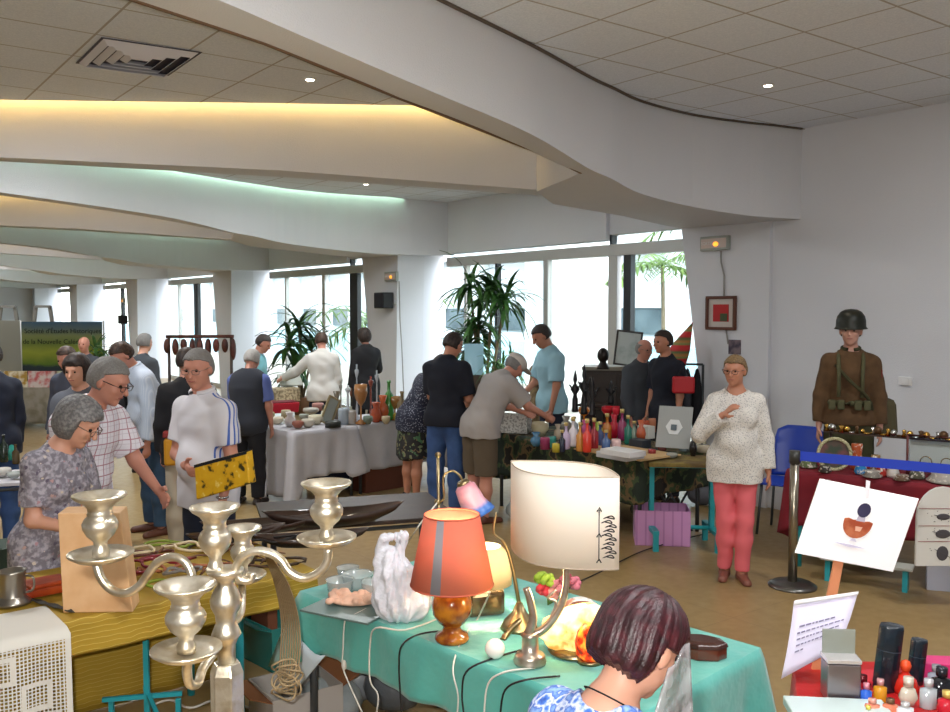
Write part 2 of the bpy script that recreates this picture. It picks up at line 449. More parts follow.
        if kind == 'fringe': d = np.maximum(d, (q[..., 2]-.06)*HS)
        _n = np.sin(np.arctan2(q[..., 0], -q[..., 1]+.03)*26+q[..., 2]*18)*.0016+wob(q, .0009, 2)
        hf.d = (d+_n).astype(np.float32)
        np_obj('hair', *hf.mesh(), hm, root)
    if beard:
        MB().tube([H_(-.05, .055, -.06), H_(-.03, .075, -.095), H_(0, .083, -.105), H_(.03, .075, -.095), H_(.05, .055, -.06)], .012*HS, 8).build('beard', beard, root)
    if glasses:
        gm = MB()
        for sg in (-1, 1):
            ring = [H_(sg*.033+.023*math.copysign(abs(math.cos(t*PI/6))**.6, math.cos(t*PI/6)), .105-.006*abs(math.cos(t*PI/6)), .008+.014*math.copysign(abs(math.sin(t*PI/6))**.6, math.sin(t*PI/6))) for t in range(13)]
            gm.tube(ring, .0021*HS, 6, False); gm.tube([H_(sg*.057, .1, .014), H_(sg*.08, .06, .016), H_(sg*.083, -.01, .012)], .0025*HS, 6, False)
        gm.tube([H_(-.01, .105, .012), H_(0, .11, .015), H_(.01, .105, .012)], .0025*HS, 6, False)
        gm.build('glasses', glasses, root)
    # ---- clothes
    if top:
        tm, sleeve, hem = top[0], top[1], top[2]; infl = top[3] if len(top) > 3 else .013
        f = Field(lo, hi, res*1.0)
        torso(f, infl, k=.05)
        if hem > .0:     # hem: metres below the hip joint
            for sg, h0, k_, an in legs:
                e_ = h0+(k_-h0).normalized()*(hem+.05); f.op(*cap(h0+Vector((0, 0, .04)), e_, .09*S*gq, .086*S*gq, infl=max(infl, .016)+.014), k=.05)
            f.op(*cap(hip, hip+Vector((0, 0, -hem-.05)), .105*S*gq, .105*S*gq, infl=infl), k=.05)
        sl, P = f._sub(f.lo, f.lo+f.n*f.h)
        zc = P[..., 2]-(hip.z-hem)
        f.d = np.maximum(f.d, -zc.astype(np.float32))
        fit = infl+.006
        for sg, s0, e, wr, hd in arms:
            if sleeve <= 0: f.op(*cap(s0, s0+(e-s0)*.12, .05*S*g, .05*S*g, cut=0, infl=infl), k=.03); continue
            if sleeve <= 1: p = s0+(e-s0)*sleeve; f.op(*cap(s0, p, .047*S*g, .047*S*g, cut=0, infl=fit+.004), k=.03)
            else:
                f.op(*cap(s0, e, .047*S*g, .04*S*g, infl=fit), k=.03); p = e+(wr-e)*(sleeve-1); f.op(*cap(e, p, .04*S*g, .032*S*g, cut=0, infl=fit), k=.02)
        # neckline
        nk = neck*S; f.op(*cap(nb+Rt@Vector((0, .012, .0))*S, nb+Rt@Vector((0, .05, .12))*S, nk, nk+.02), k=.012, mode='s')
        if len(top) > 4 and top[4]:      # open V neck
            f.op(*cap(nb+Rt@Vector((0, .03, .02))*S, nb+Rt@Vector((0, .10, -top[4]))*S, .04*S, .012*S), k=.01, mode='s')
        f.d = (f.d+wob(P, .0035)).astype(np.float32)
        shirt = np_obj(top[5] if len(top) > 5 else 'shirt', *f.mesh(), tm, root)
        if collar:
            cm = MB(); ring = []
            for t in range(13):
                a = PI*.12+(2*PI-PI*.24)*t/12; ring.append(nb+Rt@(Vector((.066*math.sin(a), .012+.066*math.cos(a), .035-.012*math.cos(a)))*S))
            cm.tube(ring, .014*S, 8, True, flat=1.0); cm.build('collar', collar, shirt)
    if bot:
        kind, bm_ = bot[0], bot[1]
        f = Field(lo, (hi[0], hi[1], hip.z+.2), res)
        f.op(*cap(hip+Vector((-.055*S, 0, .02)), hip+Vector((.055*S, 0, .02)), .105*S*gq, .105*S*gq, infl=.008), k=.03)
        f.op(*cap(hip, hip+(waist-hip)*.6, .118*S*gq, .114*S*gq, infl=.007, sq=(fwd0, .82)), k=.03)
        i2 = bot[2] if len(bot) > 2 else .014
        for sg, h0, k, an in legs:
            if kind == 'skirt': f.op(*cap(h0, k*.95+h0*.05, .1*S*g, .12*S*g, cut=0, infl=.01), k=.06)
            elif kind == 'shorts': f.op(*cap(h0, k+(an-k)*.05, .085*S*g, .068*S*g, cut=0, infl=i2), k=.03)
            else:
                f.op(*cap(h0, k, .083*S*g, .056*S*g, infl=i2), k=.03); f.op(*cap(k, k*.6+an*.4, .057*S*g, .058*S*g, infl=i2), k=.03); f.op(*cap(k*.6+an*.4, an+(k-an)*.02, .058*S*g, .042*S*g+i2*.8, cut=0, infl=i2*.6), k=.03)
        if kind == 'skirt':
            a0 = (legs[0][1]+legs[1][1])*.5; a1 = (legs[0][2]+legs[1][2])*.5; f.op(*cap(a0, a1, .1*S, .13*S, cut=0, infl=.01), k=.06)
        f.op(*cap(hip+Vector((0, 0, -.02)), hip+Vector((0, -.01, -.09)), .10*S*g, .06*S, infl=.01), k=.05)
        sl, P = f._sub(f.lo, f.lo+f.n*f.h)
        f.d = np.maximum(f.d, (P[..., 2]-(hip.z+.09*S)).astype(np.float32))
        f.d = (f.d+wob(P, .003)).astype(np.float32)
        np_obj(kind, *f.mesh(), bm_, root)
    if shoe:
        for sg, an, heel, tp, toe in feet:
            f = Field(nv(an)-np.array([.14, .14, .12])*S, nv(an)+np.array([.14, .28, .09])*S, .008)
            f.op(*cap(heel, tp, .041*S, .034*S), k=.02); f.op(*cap(heel, an, .043*S, .045*S, cut=-.01), k=.02)
            sl, P = f._sub(f.lo, f.lo+f.n*f.h); f.d = np.maximum(f.d, (-(P[..., 2]-.002)).astype(np.float32))
            np_obj('shoe', *f.mesh(), shoe, root)
    root['_j'] = 0; del root['_j']
    return dict(root=root, H_=H_, hc=hc, Rhd=Rhd, nb=nb, chest=chest, waist=waist, hip=hip, Rt=Rt, arms=arms, legs=legs, S=S, HS=HS, fa=fa,
                W=lambda p: Matrix.Translation((xy[0], xy[1], z0))@Matrix.Rotation(fa, 4, 'Z')@Vector(p))
# ================================================================ the room shell
def tile_mat(name, ou, ov, p=.6):
    t = NT(name, .85); xyz = t.sep()
    u = t.math('ADD', t.math('MULTIPLY', xyz[0], -.6), t.math('MULTIPLY', xyz[1], .8)); v = t.math('ADD', t.math('MULTIPLY', xyz[0], .8), t.math('MULTIPLY', xyz[1], .6))
    a = t.stripe(t.math('SUBTRACT', u, ou-.008), p, .016/p); b = t.stripe(t.math('SUBTRACT', v, ov-.008), p, .016/p)
    g = t.math('MAXIMUM', a, b); n = t.noise(90, 3)
    base = t.ramp(n, [(.3, 'd2d9e2'), (.7, 'e4e9f0')])
    t.bump(t.math('SUBTRACT', t.math('MULTIPLY', n, .3), g), .35, .004)
    return t.col(t.mix(g, base, 'aaa6a0'))
M_ceil = tile_mat('ceiling_tiles', .37, .324); M_ceil2 = tile_mat('ceiling_tiles_left', .10, .36)
def plaster(name, c1, c2):
    t = NT(name, .9); n = t.noise(120, 3); n2 = t.noise(1.2, 3)
    t.bump(n, .45, .006)
    return t.col(t.mix(n2, c1, c2))
M_plaster = plaster('white_plaster', 'cccdd1', 'd6d7da'); M_wall = plaster('wall_paint', 'cfd1d6', 'd9dade'); M_rough = plaster('rough_render', 'c4c0ba', 'ceccc8')
t = NT('polished_floor', .22); xyz = t.sep()
n1 = t.noise(.9, 4); n2 = t.noise(14, 5)
u = t.math('ADD', t.math('MULTIPLY', xyz[0], -.6), t.math('MULTIPLY', xyz[1], .8)); v = t.math('ADD', t.math('MULTIPLY', xyz[0], .8), t.math('MULTIPLY', xyz[1], .6))
jt = t.math('MAXIMUM', t.stripe(u, 1.2, .006), t.stripe(v, 1.2, .006))
cc = t.mix(t.math('MULTIPLY', n2, .6), t.ramp(n1, [(.3, '92784e'), (.7, 'a98f62')]), '7c6744')
t.col(t.mix(t.math('MULTIPLY', jt, .35), cc, '5d4c38')); t.link(t.math('ADD', t.math('MULTIPLY', n2, .2), .24), t.b.inputs['Roughness']); t.b.inputs['Specular IOR Level'].default_value = .35
M_floor = t.m
def struct(o): o['kind'] = 'structure'; return o
def uvbox(mb, u0, u1, v0, v1, z0, z1):
    return mb.prism([UV(u0, v0, z0), UV(u1, v0, z0), UV(u1, v1, z0), UV(u0, v1, z0)], (0, 0, z1-z0))
U0, U1, VL, VW = -5.0, 44.0, -5.0, 7.8
struct(uvbox(MB(), U0-.2, U1+.2, VL-.2, 8.7, -.12, 0).build('floor', M_floor))
struct(uvbox(MB(), U0-.2, 5.46, VW, VW+.3, 0, 4.35).build('wall_right', M_wall))
struct(uvbox(MB(), U0-.2, U0, VL-.2, VW+.3, 0, 4.35).build('wall_near', M_wall))
struct(uvbox(MB(), U0-.2, U1+.2, VL-.2, VL, 0, 4.35).build('wall_left', M_wall))
struct(uvbox(MB(), 41.0, 41.3, VL, 8.9, 0, 4.35).build('wall_far', M_wall))
struct(uvbox(MB(), U0-.2, U1+.2, VL-.2, 9.0, 4.3, 4.45).build('ceiling', M_rough))
# plan curves of the beams nearest the camera: (x, y, underside z); N: near side, Fp: far side
N = [(3.18, 8.8, 2.88), (2.79, 8.6, 2.88), (2.49, 8.47, 2.89), (1.95, 8.16, 2.93), (1.40, 7.65, 2.98), (1.08, 7.19, 3.04), (.85, 6.85, 3.07), (.36, 6.03, 3.17), (-.255, 5.10, 3.225), (-.82, 4.12, 3.25), (-1.085, 3.66, 3.26), (-1.75, 2.6, 3.27), (-3.3, .25, 3.28), (-5.6, -3.0, 3.3)]
Fp = [(3.08, 8.93), (2.6, 9.4), (2.23, 9.9), (1.45, 8.95), (.72, 8.38), (.54, 7.98), (.82, 7.09), (.15, 6.15), (-.45, 5.27), (-1.0, 4.28), (-1.40, 3.72), (-2.1, 2.75), (-3.65, .45), (-5.95, -2.8)]
SN = [(.54, 8.0, 3.06), (-1.69, 7.84, 3.205), (-4.04, 7.72, 3.295), (-8.5, 7.49, 3.365), (-12.0, 7.32, 3.385)]
SF = [(.6, 8.42), (-1.79, 8.22), (-4.2, 7.9), (-8.5, 7.75), (-12.0, 7.55)]
DU = (-4.2, 5.6)
def densify(pts):
    vs = [Vector(p) for p in pts]; return spline(vs, 4)
def slab(Ns, Fs, zt, name, m):
    mb = MB(); n = len(Ns); vs = []
    for p, q in zip(Ns, Fs): vs += [(p[0], p[1], p[2]), (q[0], q[1], p[2]), (p[0], p[1], zt), (q[0], q[1], zt)]
    fs = []
    for i in range(n-1):
        a = 4*i; b = 4*i+4
        fs += [(a, b, b+1, a+1), (a, a+2, b+2, b), (a+1, b+1, b+3, a+3), (a+2, a+3, b+3, b+2)]
    fs += [(0, 1, 3, 2), (4*n-4, 4*n-2, 4*n-1, 4*n-3)]
    mb.add(vs, fs, False); return struct(mb.build(name, m))
Nd = densify(N); Fd = densify([(a, b, c[2]) for (a, b), c in zip(Fp[:5], N)])[:-1]+[Vector((a, b, 0)) for a, b in ()]
# far side: keep the two corners sharp
def sharp(pts, k=4):
    out = []
    for i in range(len(pts)-1):
        for j in range(k): t = j/k; out.append(tuple(pts[i][q]*(1-t)+pts[i+1][q]*t for q in range(len(pts[0]))))
    out.append(tuple(pts[-1])); return out
Fd = sharp(Fp)
for k in range(0, 6):
    dx, dy = DU[0]*k, DU[1]*k
    NN = Nd if k == 0 else sharp([(3.86, 9.22, 2.90), tuple(Nd[0])], 1)[:-1]+[tuple(q) for q in Nd]; FF = Fd if k == 0 else [(3.78, 9.36)]+Fd
    sh = lambda P: [tuple([p[0]+dx, p[1]+dy]+list(p[2:])) for p in P]
    slab(sh(NN), sh(FF), 4.3, 'curved_beam', M_plaster)
    slab(sh(SN), sh(SF), 4.3, 'straight_beam', M_plaster)
    # ceiling between the curved and the straight beam, held back from the straight one for the light slot
    g = .05
    A = [(.50, 7.60), (.68, 7.12)]+[(p[0], p[1]) for p in Fp[7:]]; A = A[1:]
    B = [(-8.5, 7.42-g), (-4.04, 7.65-g), (-1.69, 7.78-g), (.40, 7.93-g)]
    poly = [(p[0]+dx, p[1]+dy, 3.75) for p in A+[(-9.5, -1.0)]*(1)+[(-12, 7.2-g)]+B]
    struct(MB().prism(poly, (0, 0, .03)).build('ceiling', M_ceil2))
    # ceiling between the straight beam and the next curved one
    g2 = .14; nx = [(p[0]+DU[0], p[1]+DU[1]) for p in N]
    off = [(p[0]+.07, p[1]-g2) if i > 0 else p for i, p in enumerate(nx)]
    poly = [(p[0]+dx, p[1]+dy, 3.75) for p in [(1.85, 10.45)]+[Fp[2], Fp[3], Fp[4]]+SF+[(-14.0, 7.5)]+list(reversed(off[:11]))]
    struct(MB().prism(poly, (0, 0, .03)).build('ceiling', M_ceil2))
poly = [(p[0], p[1], 3.75) for p in N]+[tuple(UV(U0, VL, 3.75)), tuple(UV(U0, VW, 3.75))]
struct(MB().prism(poly, (0, 0, .03)).build('ceiling', M_ceil))
gapm = mat('dark_joint', '5b5046', .8)
for path in (N[:9], ):
    mb = MB(); mb.tube([(p[0]+.012, p[1]-.015, 3.742) for p in path], .012, 6); struct(mb.build('trim_1', gapm))
mb = MB(); mb.tube([(p[0]+.0, p[1]+.012, 3.74) for p in Fp[7:12]], .014, 6); struct(mb.build('trim_2', mat('brown_joint', '6b5340', .8)))
struct(MB().tube([(a+.01, b+.01, c[2]+.005) for (a, b), c in zip(Fp[6:12], N[6:12])], .014, 6, False).build('trim_3', MATS['brown_joint']))
# light slots: fluorescent tubes above the ceiling edge
M_warm = mat('warm_tube', 'fff0c0', .5, emit='ffcf7c', es=22); M_green = mat('green_tube', 'e0fff0', .5, emit='c8f4d4', es=15)
for k in range(0, 5):
    dx, dy = DU[0]*k, DU[1]*k
    pts = [(-10.5, 7.30, 3.84), (-8.5, 7.41, 3.84), (-4.04, 7.63, 3.84), (-1.69, 7.76, 3.84), (.30, 7.89, 3.84)]
    o = MB().tube([(p[0]+dx, p[1]+dy, p[2]) for p in pts], .018, 8, False).build('cove_light', M_warm)
    tag(o, ['warm fluorescent tube in the slot above the nearest straight beam', 'warm fluorescent tube in the slot above the second straight beam', 'warm fluorescent tube in the slot above the third straight beam', 'warm fluorescent tube in the slot above the fourth straight beam', 'warm fluorescent tube in the slot above the fifth straight beam'][k], 'light', 'warm tubes in the ceiling slots')
    pts = [(N[i][0]+DU[0]+dx+.03, N[i][1]+DU[1]+dy-.07, 3.83) for i in range(0, 11)]
    o = MB().tube(pts, .016, 8).build('cove_light', M_green)
    tag(o, ['greenish fluorescent tube in the slot above the second curved beam', 'greenish fluorescent tube in the slot above the third curved beam', 'greenish fluorescent tube in the slot above the fourth curved beam', 'greenish fluorescent tube in the slot above the fifth curved beam', 'greenish fluorescent tube in the slot above the farthest curved beam'][k], 'light', 'green tubes in the ceiling slots')
# pillars, fascias and window bays
M_alu = mat('window_aluminium', 'b9b8b4', .45, .2); M_dark = mat('dark_frame', '25272a', .5)
M_white = mat('white_frame', 'dcdcdc', .5)
gl = bpy.data.materials.new('window_glass'); gl.use_nodes = True; nt = gl.node_tree; nt.nodes.clear()
o_ = nt.nodes.new('ShaderNodeOutputMaterial'); mx = nt.nodes.new('ShaderNodeMixShader'); tr = nt.nodes.new('ShaderNodeBsdfTransparent'); gs = nt.nodes.new('ShaderNodeBsdfGlossy'); fr = nt.nodes.new('ShaderNodeValue')
gs.inputs['Roughness'].default_value = .02; tr.inputs['Color'].default_value = (.92, .96, .95, 1); fr.outputs[0].default_value = .06
nt.links.new(fr.outputs[0], mx.inputs[0]); nt.links.new(tr.outputs[0], mx.inputs[1]); nt.links.new(gs.outputs[0], mx.inputs[2]); nt.links.new(mx.outputs[0], o_.inputs[0])
def pillar(k):
    u = 7.0*k; a0, a1 = 5.40+u, 6.62+u; b0, b1 = 5.50+u, 6.10+u
    if k == 0: a0 = 5.44; b0 = 5.44
    pl = lambda A0, A1, z: [UV(A0, 7.75, z), UV(A1, 7.75, z), UV(A1, 8.75, z), UV(A0+.14, 8.75, z), UV(A0+.03, 8.28, z)]
    B = pl(b0, b1, 0); T = pl(a0, a1, 3.2); mb = MB(); n = 5
    mb.add(B+T, [tuple(reversed(range(n))), tuple(range(n, 2*n))]+[(i, (i+1) % n, n+(i+1) % n, n+i) for i in range(n)])
    return struct(mb.build('pillar', M_wall))
for k in range(6): pillar(k)
def bay(k, mull, n):
    u = 7.0*k
    struct(uvbox(MB(), 8.47+u, 12.6+u, 8.50, 8.74, 2.92, 4.3).build('fascia_beam', M_plaster))
    struct(uvbox(MB(), 6.3+u, 8.47+u, 8.56, 8.74, 2.99, 4.3).build('fascia_panel', M_wall))
    struct(uvbox(MB(), 5.6+u, 12.7+u, 7.70, 8.6, 3.752, 3.78).build('ceiling', M_ceil2))
    w = empty('window_%d' % n, UV(6.3+u, 8.62)); w['kind'] = 'structure'
    def bx(u0, u1, z0, z1, name='window_frame', m=M_alu, t=.06):
        o = uvbox(MB(), u0, u1, 8.62-t/2, 8.62+t/2, z0, z1); b = o.build(name, m, bevel=.004); b.parent = w; b.matrix_parent_inverse = Matrix.Translation(-w.location); return b
    bx(6.2+u, 12.2+u, 2.71, 2.86, t=.12); bx(6.2+u, 12.2+u, 2.98, 3.04, t=.1); bx(6.2+u, 12.2+u, 0, .12, t=.1)
    for (m0, wd, mt, z1) in mull: bx(m0+u-wd/2, m0+u+wd/2, .0, z1, m=mt, t=.09)
    bx(8.43+u, 8.47+u, 2.85, 3.76, m=M_dark, t=.10)
    edges = [6.2+u]+sorted(m0+u for m0, *_ in mull)+[12.2+u]
    for a, b in zip(edges[:-1], edges[1:]):
        if b-a > .35: bx(a+.03, b-.03, .12, 2.72, 'pane', gl, .008)
    bx(6.2+u, 12.2+u, 2.86, 2.98, 'pane', gl, .008)
bay(0, [(6.62, .06, M_alu, 2.8), (8.16, .13, M_dark, 2.75), (8.42, .16, M_alu, 2.8), (9.75, .10, M_alu, 2.8), (10.9, .05, M_dark, 2.75), (11.7, .06, M_alu, 2.8)], 1)
bay(1, [(6.75, .08, M_alu, 2.8), (8.35, .30, M_dark, 2.8), (9.6, .12, M_white, 2.75), (11.4, .06, M_alu, 2.8)], 2)
bay(2, [(6.9, .25, M_dark, 2.8), (8.2, .30, M_white, 2.8), (10.0, .3, M_dark, 2.75), (11.4, .06, M_alu, 2.8)], 3)
bay(3, [(8.2, .2, M_white, 2.8), (10.0, .2, M_dark, 2.75)], 4)
bay(4, [(8.2, .2, M_white, 2.8), (10.0, .2, M_dark, 2.75)], 5)
# ceiling spotlights
M_lamp = mat('downlight_glow', 'ffffff', .3, emit='fff2da', es=14); M_ring = mat('downlight_ring', 'd5d2cc', .4, .3)
def downlight(px, py, label, z=3.75):
    p = PZ(px, py, z); r = empty('ceiling_light', p, 0, label, 'light', 'recessed ceiling spotlights')
    MB().lathe([(.036, -.008), (.046, -.006), (.048, 0), (.036, 0)], n=20, closed=False).build('ring', M_ring, r)
    MB().lathe([(.0, -.010), (.030, -.010), (.034, -.002)], n=20, closed=False).build('lens', M_lamp, r)
    l = bpy.data.lights.new('spot', 'SPOT'); l.energy = 45; l.color = (1, .87, .68); l.spot_size = 1.5; l.spot_blend = .6; l.shadow_soft_size = .05
    o = bpy.data.objects.new('spot_lamp', l); C.objects.link(o); o.location = p+Vector((0, 0, -.03))
downlight(768, 85, 'recessed spotlight glowing in the ceiling tiles near the right wall')
downlight(310, 79, 'recessed spotlight glowing left of the big curved beam')
downlight(366, 184, 'small recessed spotlight glowing below the nearest straight beam')
# ceiling air vent
vc = [PZ(101, 38, 3.745), PZ(203, 51, 3.745), PZ(168, 76, 3.745), PZ(76, 62, 3.745)]
cen = sum(vc, Vector())/4; vent = empty('air_vent', cen, 0, 'square louvred air vent set in the ceiling tiles at upper left', 'vent')
ex = ((vc[1]-vc[0])+(vc[2]-vc[3]))/4; ey = ((vc[3]-vc[0])+(vc[2]-vc[1]))/4
fr_ = MB()
for s in (.96, .74, .52, .30):
    q = [(-s, -s), (s, -s), (s, s), (-s, s)]
    for i in range(4):
        a = q[i]; b = q[(i+1) % 4]; k2 = (s-.12)/s
        P1 = ex*a[0]+ey*a[1]; P2 = ex*b[0]+ey*b[1]; P3 = P2*k2+Vector((0, 0, -.035)); P4 = P1*k2+Vector((0, 0, -.035))
        m_ = MB(); m_.prism([P1, P2, P3, P4], (0, 0, .006)); m_.build('louvre', mat('vent_white', 'd8d6da', .5), vent)
fr_.prism([ex*a+ey*b+Vector((0, 0, -.004)) for a, b in ((-1, -1), (1, -1), (1, 1), (-1, 1))], (0, 0, .003)); fr_.build('backing', mat('vent_dark', '3a3744', .6), vent)
# ================================================================ outside
M_bld = plaster('outside_wall', 'bcc4c8', 'c8ced0'); M_grd = mat('outside_paving', 'a9a49a', .9, noise=('8d8a80', 3, .3, .7))
struct(uvbox(MB(), -5, 60, 9.1, 40, -.3, -.12).build('ground_outside', M_grd))
bd = empty('building', UV(20, 17), 0, 'white building with blue-grey windows standing outside beyond the glass', 'building')
def bp(name, mb, m):
    o = mb.build(name, m); o.parent = bd; o.matrix_parent_inverse = Matrix.Translation(-bd.location); return o
bp('wall', uvbox(MB(), -6, 60, 17, 18, -.2, 7.0), M_bld)
bp('cornice', uvbox(MB(), -6, 60, 16.6, 17, 3.55, 3.9), M_bld)
M_bg = mat('outside_window', '3c4a50', .25, noise=('5c6c72', 1.5, .3, .7)); M_sh = mat('outside_shutter', 'b3c0c4', .6)
for i in range(18):
    u = 4.5+i*2.6
    bp('window', uvbox(MB(), u, u+1.5, 16.94, 17.05, 1.4, 2.05), M_bg)
    bp('shutter', uvbox(MB(), u, u+1.5, 16.9, 17.02, 2.05, 2.75), M_sh)
    bp('pilaster', uvbox(MB(), u-.75, u-.35, 16.6, 17.02, -.2, 3.6), M_bld)
bp('awning', uvbox(MB(), 5, 12.5, 16.0, 17, 3.1, 3.25), mat('awning_blue', '8fb0c4', .5))
bp('lower_band', uvbox(MB(), -2, 60, 16.7, 17, -.2, 1.1), mat('band_aqua', '9fc3cc', .6))
o = uvbox(MB(), 12.9, 14.8, 13.0, 13.2, -.12, 3.5).build('porch_wall', mat('porch_white', 'f0f0ee', .8)); tag(o, 'sunlit white porch wall outside behind the man in the sky-blue T-shirt', 'wall')
for i_ in range(3): wp = uvbox(MB(), 13.1+.6*i_, 13.3+.6*i_, 12.94, 13.0, -.12, 3.2).build('pilaster', mat('porch_grey', 'dcdcd8', .8)); wp.parent = o
def leaf(mb, p, d, L, w, droop=.5, n=5, up=Vector((0, 0, 1))):
    d = Vector(d).normalized(); s = d.cross(up); s = s.normalized() if s.length > .01 else Vector((1, 0, 0)); vs = []; q = Vector(p)
    for i in range(n+1):
        t = i/n; wd = w*math.sin(PI*min(1, .12+t*.88))**.8 if i < n else .001
        nn = s.cross(d).normalized()*w*.25
        vs += [q-s*wd, q+nn, q+s*wd]; d = (d+Vector((0, 0, -droop/n))).normalized(); q = q+d*L/n
    fs = []
    for i in range(n): a = 3*i; fs += [(a, a+1, a+4, a+3), (a+1, a+2, a+5, a+4)]
    mb.add(vs, fs, True)
def palm(px, Y, ztop, r, label, m, trunk=.07, nfr=13, z0=-.12, name='palm_tree'):
    P = Vector((GX(px, Y), Y, z0)); root = empty(name, P, 0, label, 'tree'); rr = random.Random(int(px))
    MB().tube([(0, 0, 0), (.03, 0, ztop*.5), (0, .02, ztop-z0)], [trunk, trunk*.7], 10).build('trunk', mat('palm_trunk', '7d735f', .9), root)
    mb = MB()
    for i in range(nfr):
        a = 2*PI*i/nfr+rr.random()*.4; el = rr.uniform(-.1, .9); d = Vector((math.cos(a)*math.cos(el), math.sin(a)*math.cos(el), math.sin(el))); q = Vector((0, 0, ztop-z0))
        pts = [q]; dd = d.copy()
        for j in range(9): q = q+dd*r/9; dd = (dd+Vector((0, 0, -.17))).normalized(); pts.append(q)
        mb.tube(pts, .008, 4, False)
        for j in range(1, 10):
            s = (pts[j]-pts[j-1]).cross(Vector((0, 0, 1))).normalized()
            for sg in (-1, 1): leaf(mb, pts[j], s*sg+(pts[j]-pts[j-1]).normalized()*.6+Vector((0, 0, -.25)), r*.33*math.sin(PI*(j+1)/11.5), .022, .4, 3)
    mb.build('fronds', m, root); return root
M_leafout = mat('leaf_outside', '6f8a3c', .6, noise=('47692b', 5, .3, .7))
palm(662, 15.6, 2.75, 1.1, 'slim palm tree outside behind the right-hand window pane', M_leafout, .045, 15)
palm(372, 19.5, 1.7, 1.9, 'bushy green palm outside behind the window left of the middle pillar', M_leafout, .08, 14)
palm(702, 13.6, 3.4, 1.7, 'tall palm whose fronds show in the strip window above the transom', M_leafout, .09, 12)
# ================================================================ light
w = bpy.data.worlds.new('world'); bpy.context.scene.world = w; w.use_nodes = True
nt = w.node_tree; bg = nt.nodes['Background']; sk = nt.nodes.new('ShaderNodeTexSky'); sk.sky_type = 'NISHITA'; sk.sun_disc = False; sk.sun_elevation = math.radians(50); sk.sun_rotation = math.radians(150)
hs = nt.nodes.new('ShaderNodeHueSaturation'); hs.inputs['Saturation'].default_value = .35
nt.links.new(sk.outputs[0], hs.inputs['Color']); nt.links.new(hs.outputs[0], bg.inputs['Color']); bg.inputs['Strength'].default_value = 1.7
s = bpy.data.lights.new('sun', 'SUN'); s.energy = 4.5; s.angle = math.radians(1); s.color = (1, .97, .92)
so = bpy.data.objects.new('sun', s); C.objects.link(so); so.rotation_euler = facing(-(Vector((0.8, .6, 0))*.75+Vector((-.6, .8, 0))*.25-Vector((0, 0, .85)))).to_euler()
for k in range(3):     # daylight portals in the window bays
    l = bpy.data.lights.new('portal', 'AREA'); l.shape = 'RECTANGLE'; l.size = 5.6; l.size_y = 3.0; l.cycles.is_portal = True
    o = bpy.data.objects.new('daylight_portal', l); C.objects.link(o); o.location = UV(9.2+7*k, 8.8, 1.5); o.rotation_euler = facing((.8, .6, 0)).to_euler()
# camera flash just above the lens
l = bpy.data.lights.new('camera_flash', 'AREA'); l.shape = 'RECTANGLE'; l.size = .05; l.size_y = .03; l.energy = 95; l.color = (1, .97, .93)
o = bpy.data.objects.new('camera_flash', l); C.objects.link(o); o.location = (-.06, .0, 2.06); o.rotation_euler = (math.radians(88), 0, 0)
# unseen fill lights added under the ceiling, without fixtures, to brighten the hall
for i, (x, y) in enumerate([(1.0, 2.2), (3.4, 4.4), (-3.6, 5.6), (-7.5, 6.0), (-5.5, 10.8), (-10, 11.5), (-9.5, 17), (1.0, -1.5), (-3.5, 8.9), (-1.4, 11.2), (-9.5, 21.5), (-13, 19), (-14, 24), (-16, 28), (-20, 27)]):
    l = bpy.data.lights.new('ceiling_fill', 'AREA'); l.shape = 'SQUARE'; l.size = .55; l.energy = 72; l.color = (.96, .98, 1)
    o = bpy.data.objects.new('ceiling_fill', l); C.objects.link(o); o.location = (x, y, 3.72)
cam = bpy.data.cameras.new('camera'); cam.sensor_width = 36; cam.lens = F/950*36; cam.clip_start = .05
co = bpy.data.objects.new('camera', cam); C.objects.link(co); co.location = (0, 0, CAMZ); co.rotation_euler = (PI/2-TH, 0, 0)
sc = bpy.context.scene; sc.camera = co
sc.view_settings.view_transform = 'Standard'; sc.view_settings.look = 'None'; sc.view_settings.exposure = 0; sc.view_settings.gamma = 1
sc.cycles.use_denoising = True; sc.cycles.max_bounces = 6; sc.cycles.transparent_max_bounces = 16; sc.cycles.sample_clamp_indirect = 6
sc.cycles.caustics_reflective = False; sc.cycles.caustics_refractive = False
# ================================================================ people
SK1 = mat('skin_fair', 'cf9a82', .5, sss=.05); SK2 = mat('skin_tan', 'b57c62', .5, sss=.05); SK3 = mat('skin_ruddy', 'c08672', .5, sss=.05); SK4 = mat('skin_brown', '7d4f3c', .5)
H_grey = mat('hair_grey', '85827f', .7, noise=('6e6b68', 130, .3, .7)); H_silver = mat('hair_silver', 'b5b1ac', .7, noise=('9f9b96', 120, .3, .7))
H_dark = mat('hair_dark', '241c1a', .6, noise=('3a2c26', 50, .4, .7)); H_brown = mat('hair_brown', '4a3427', .6, noise=('2c1f18', 50, .4, .6)); H_blond = mat('hair_blond', '5c4732', .65, noise=('8a7048', 90, .4, .65))
M_jeans = mat('denim', '3d5a8c', .85, noise=('2c4470', 6, .3, .7), bump=.2, bscale=200); M_djeans = mat('dark_denim', '35506b', .85, noise=('27394f', 6, .3, .7))
M_navy = mat('navy_cloth', '1c2233', .85); M_blackc = mat('black_cloth', '17171c', .85); M_blackt = mat('black_tee', '131622', .9)
M_shoe = mat('dark_shoe', '2b211c', .5); M_brshoe = mat('brown_shoe', '5a3426', .5); M_specs = mat('glasses_frame', '2a1c1c', .3)
M_specs2 = mat('thin_glasses_frame', '7a6a60', .3, .5)
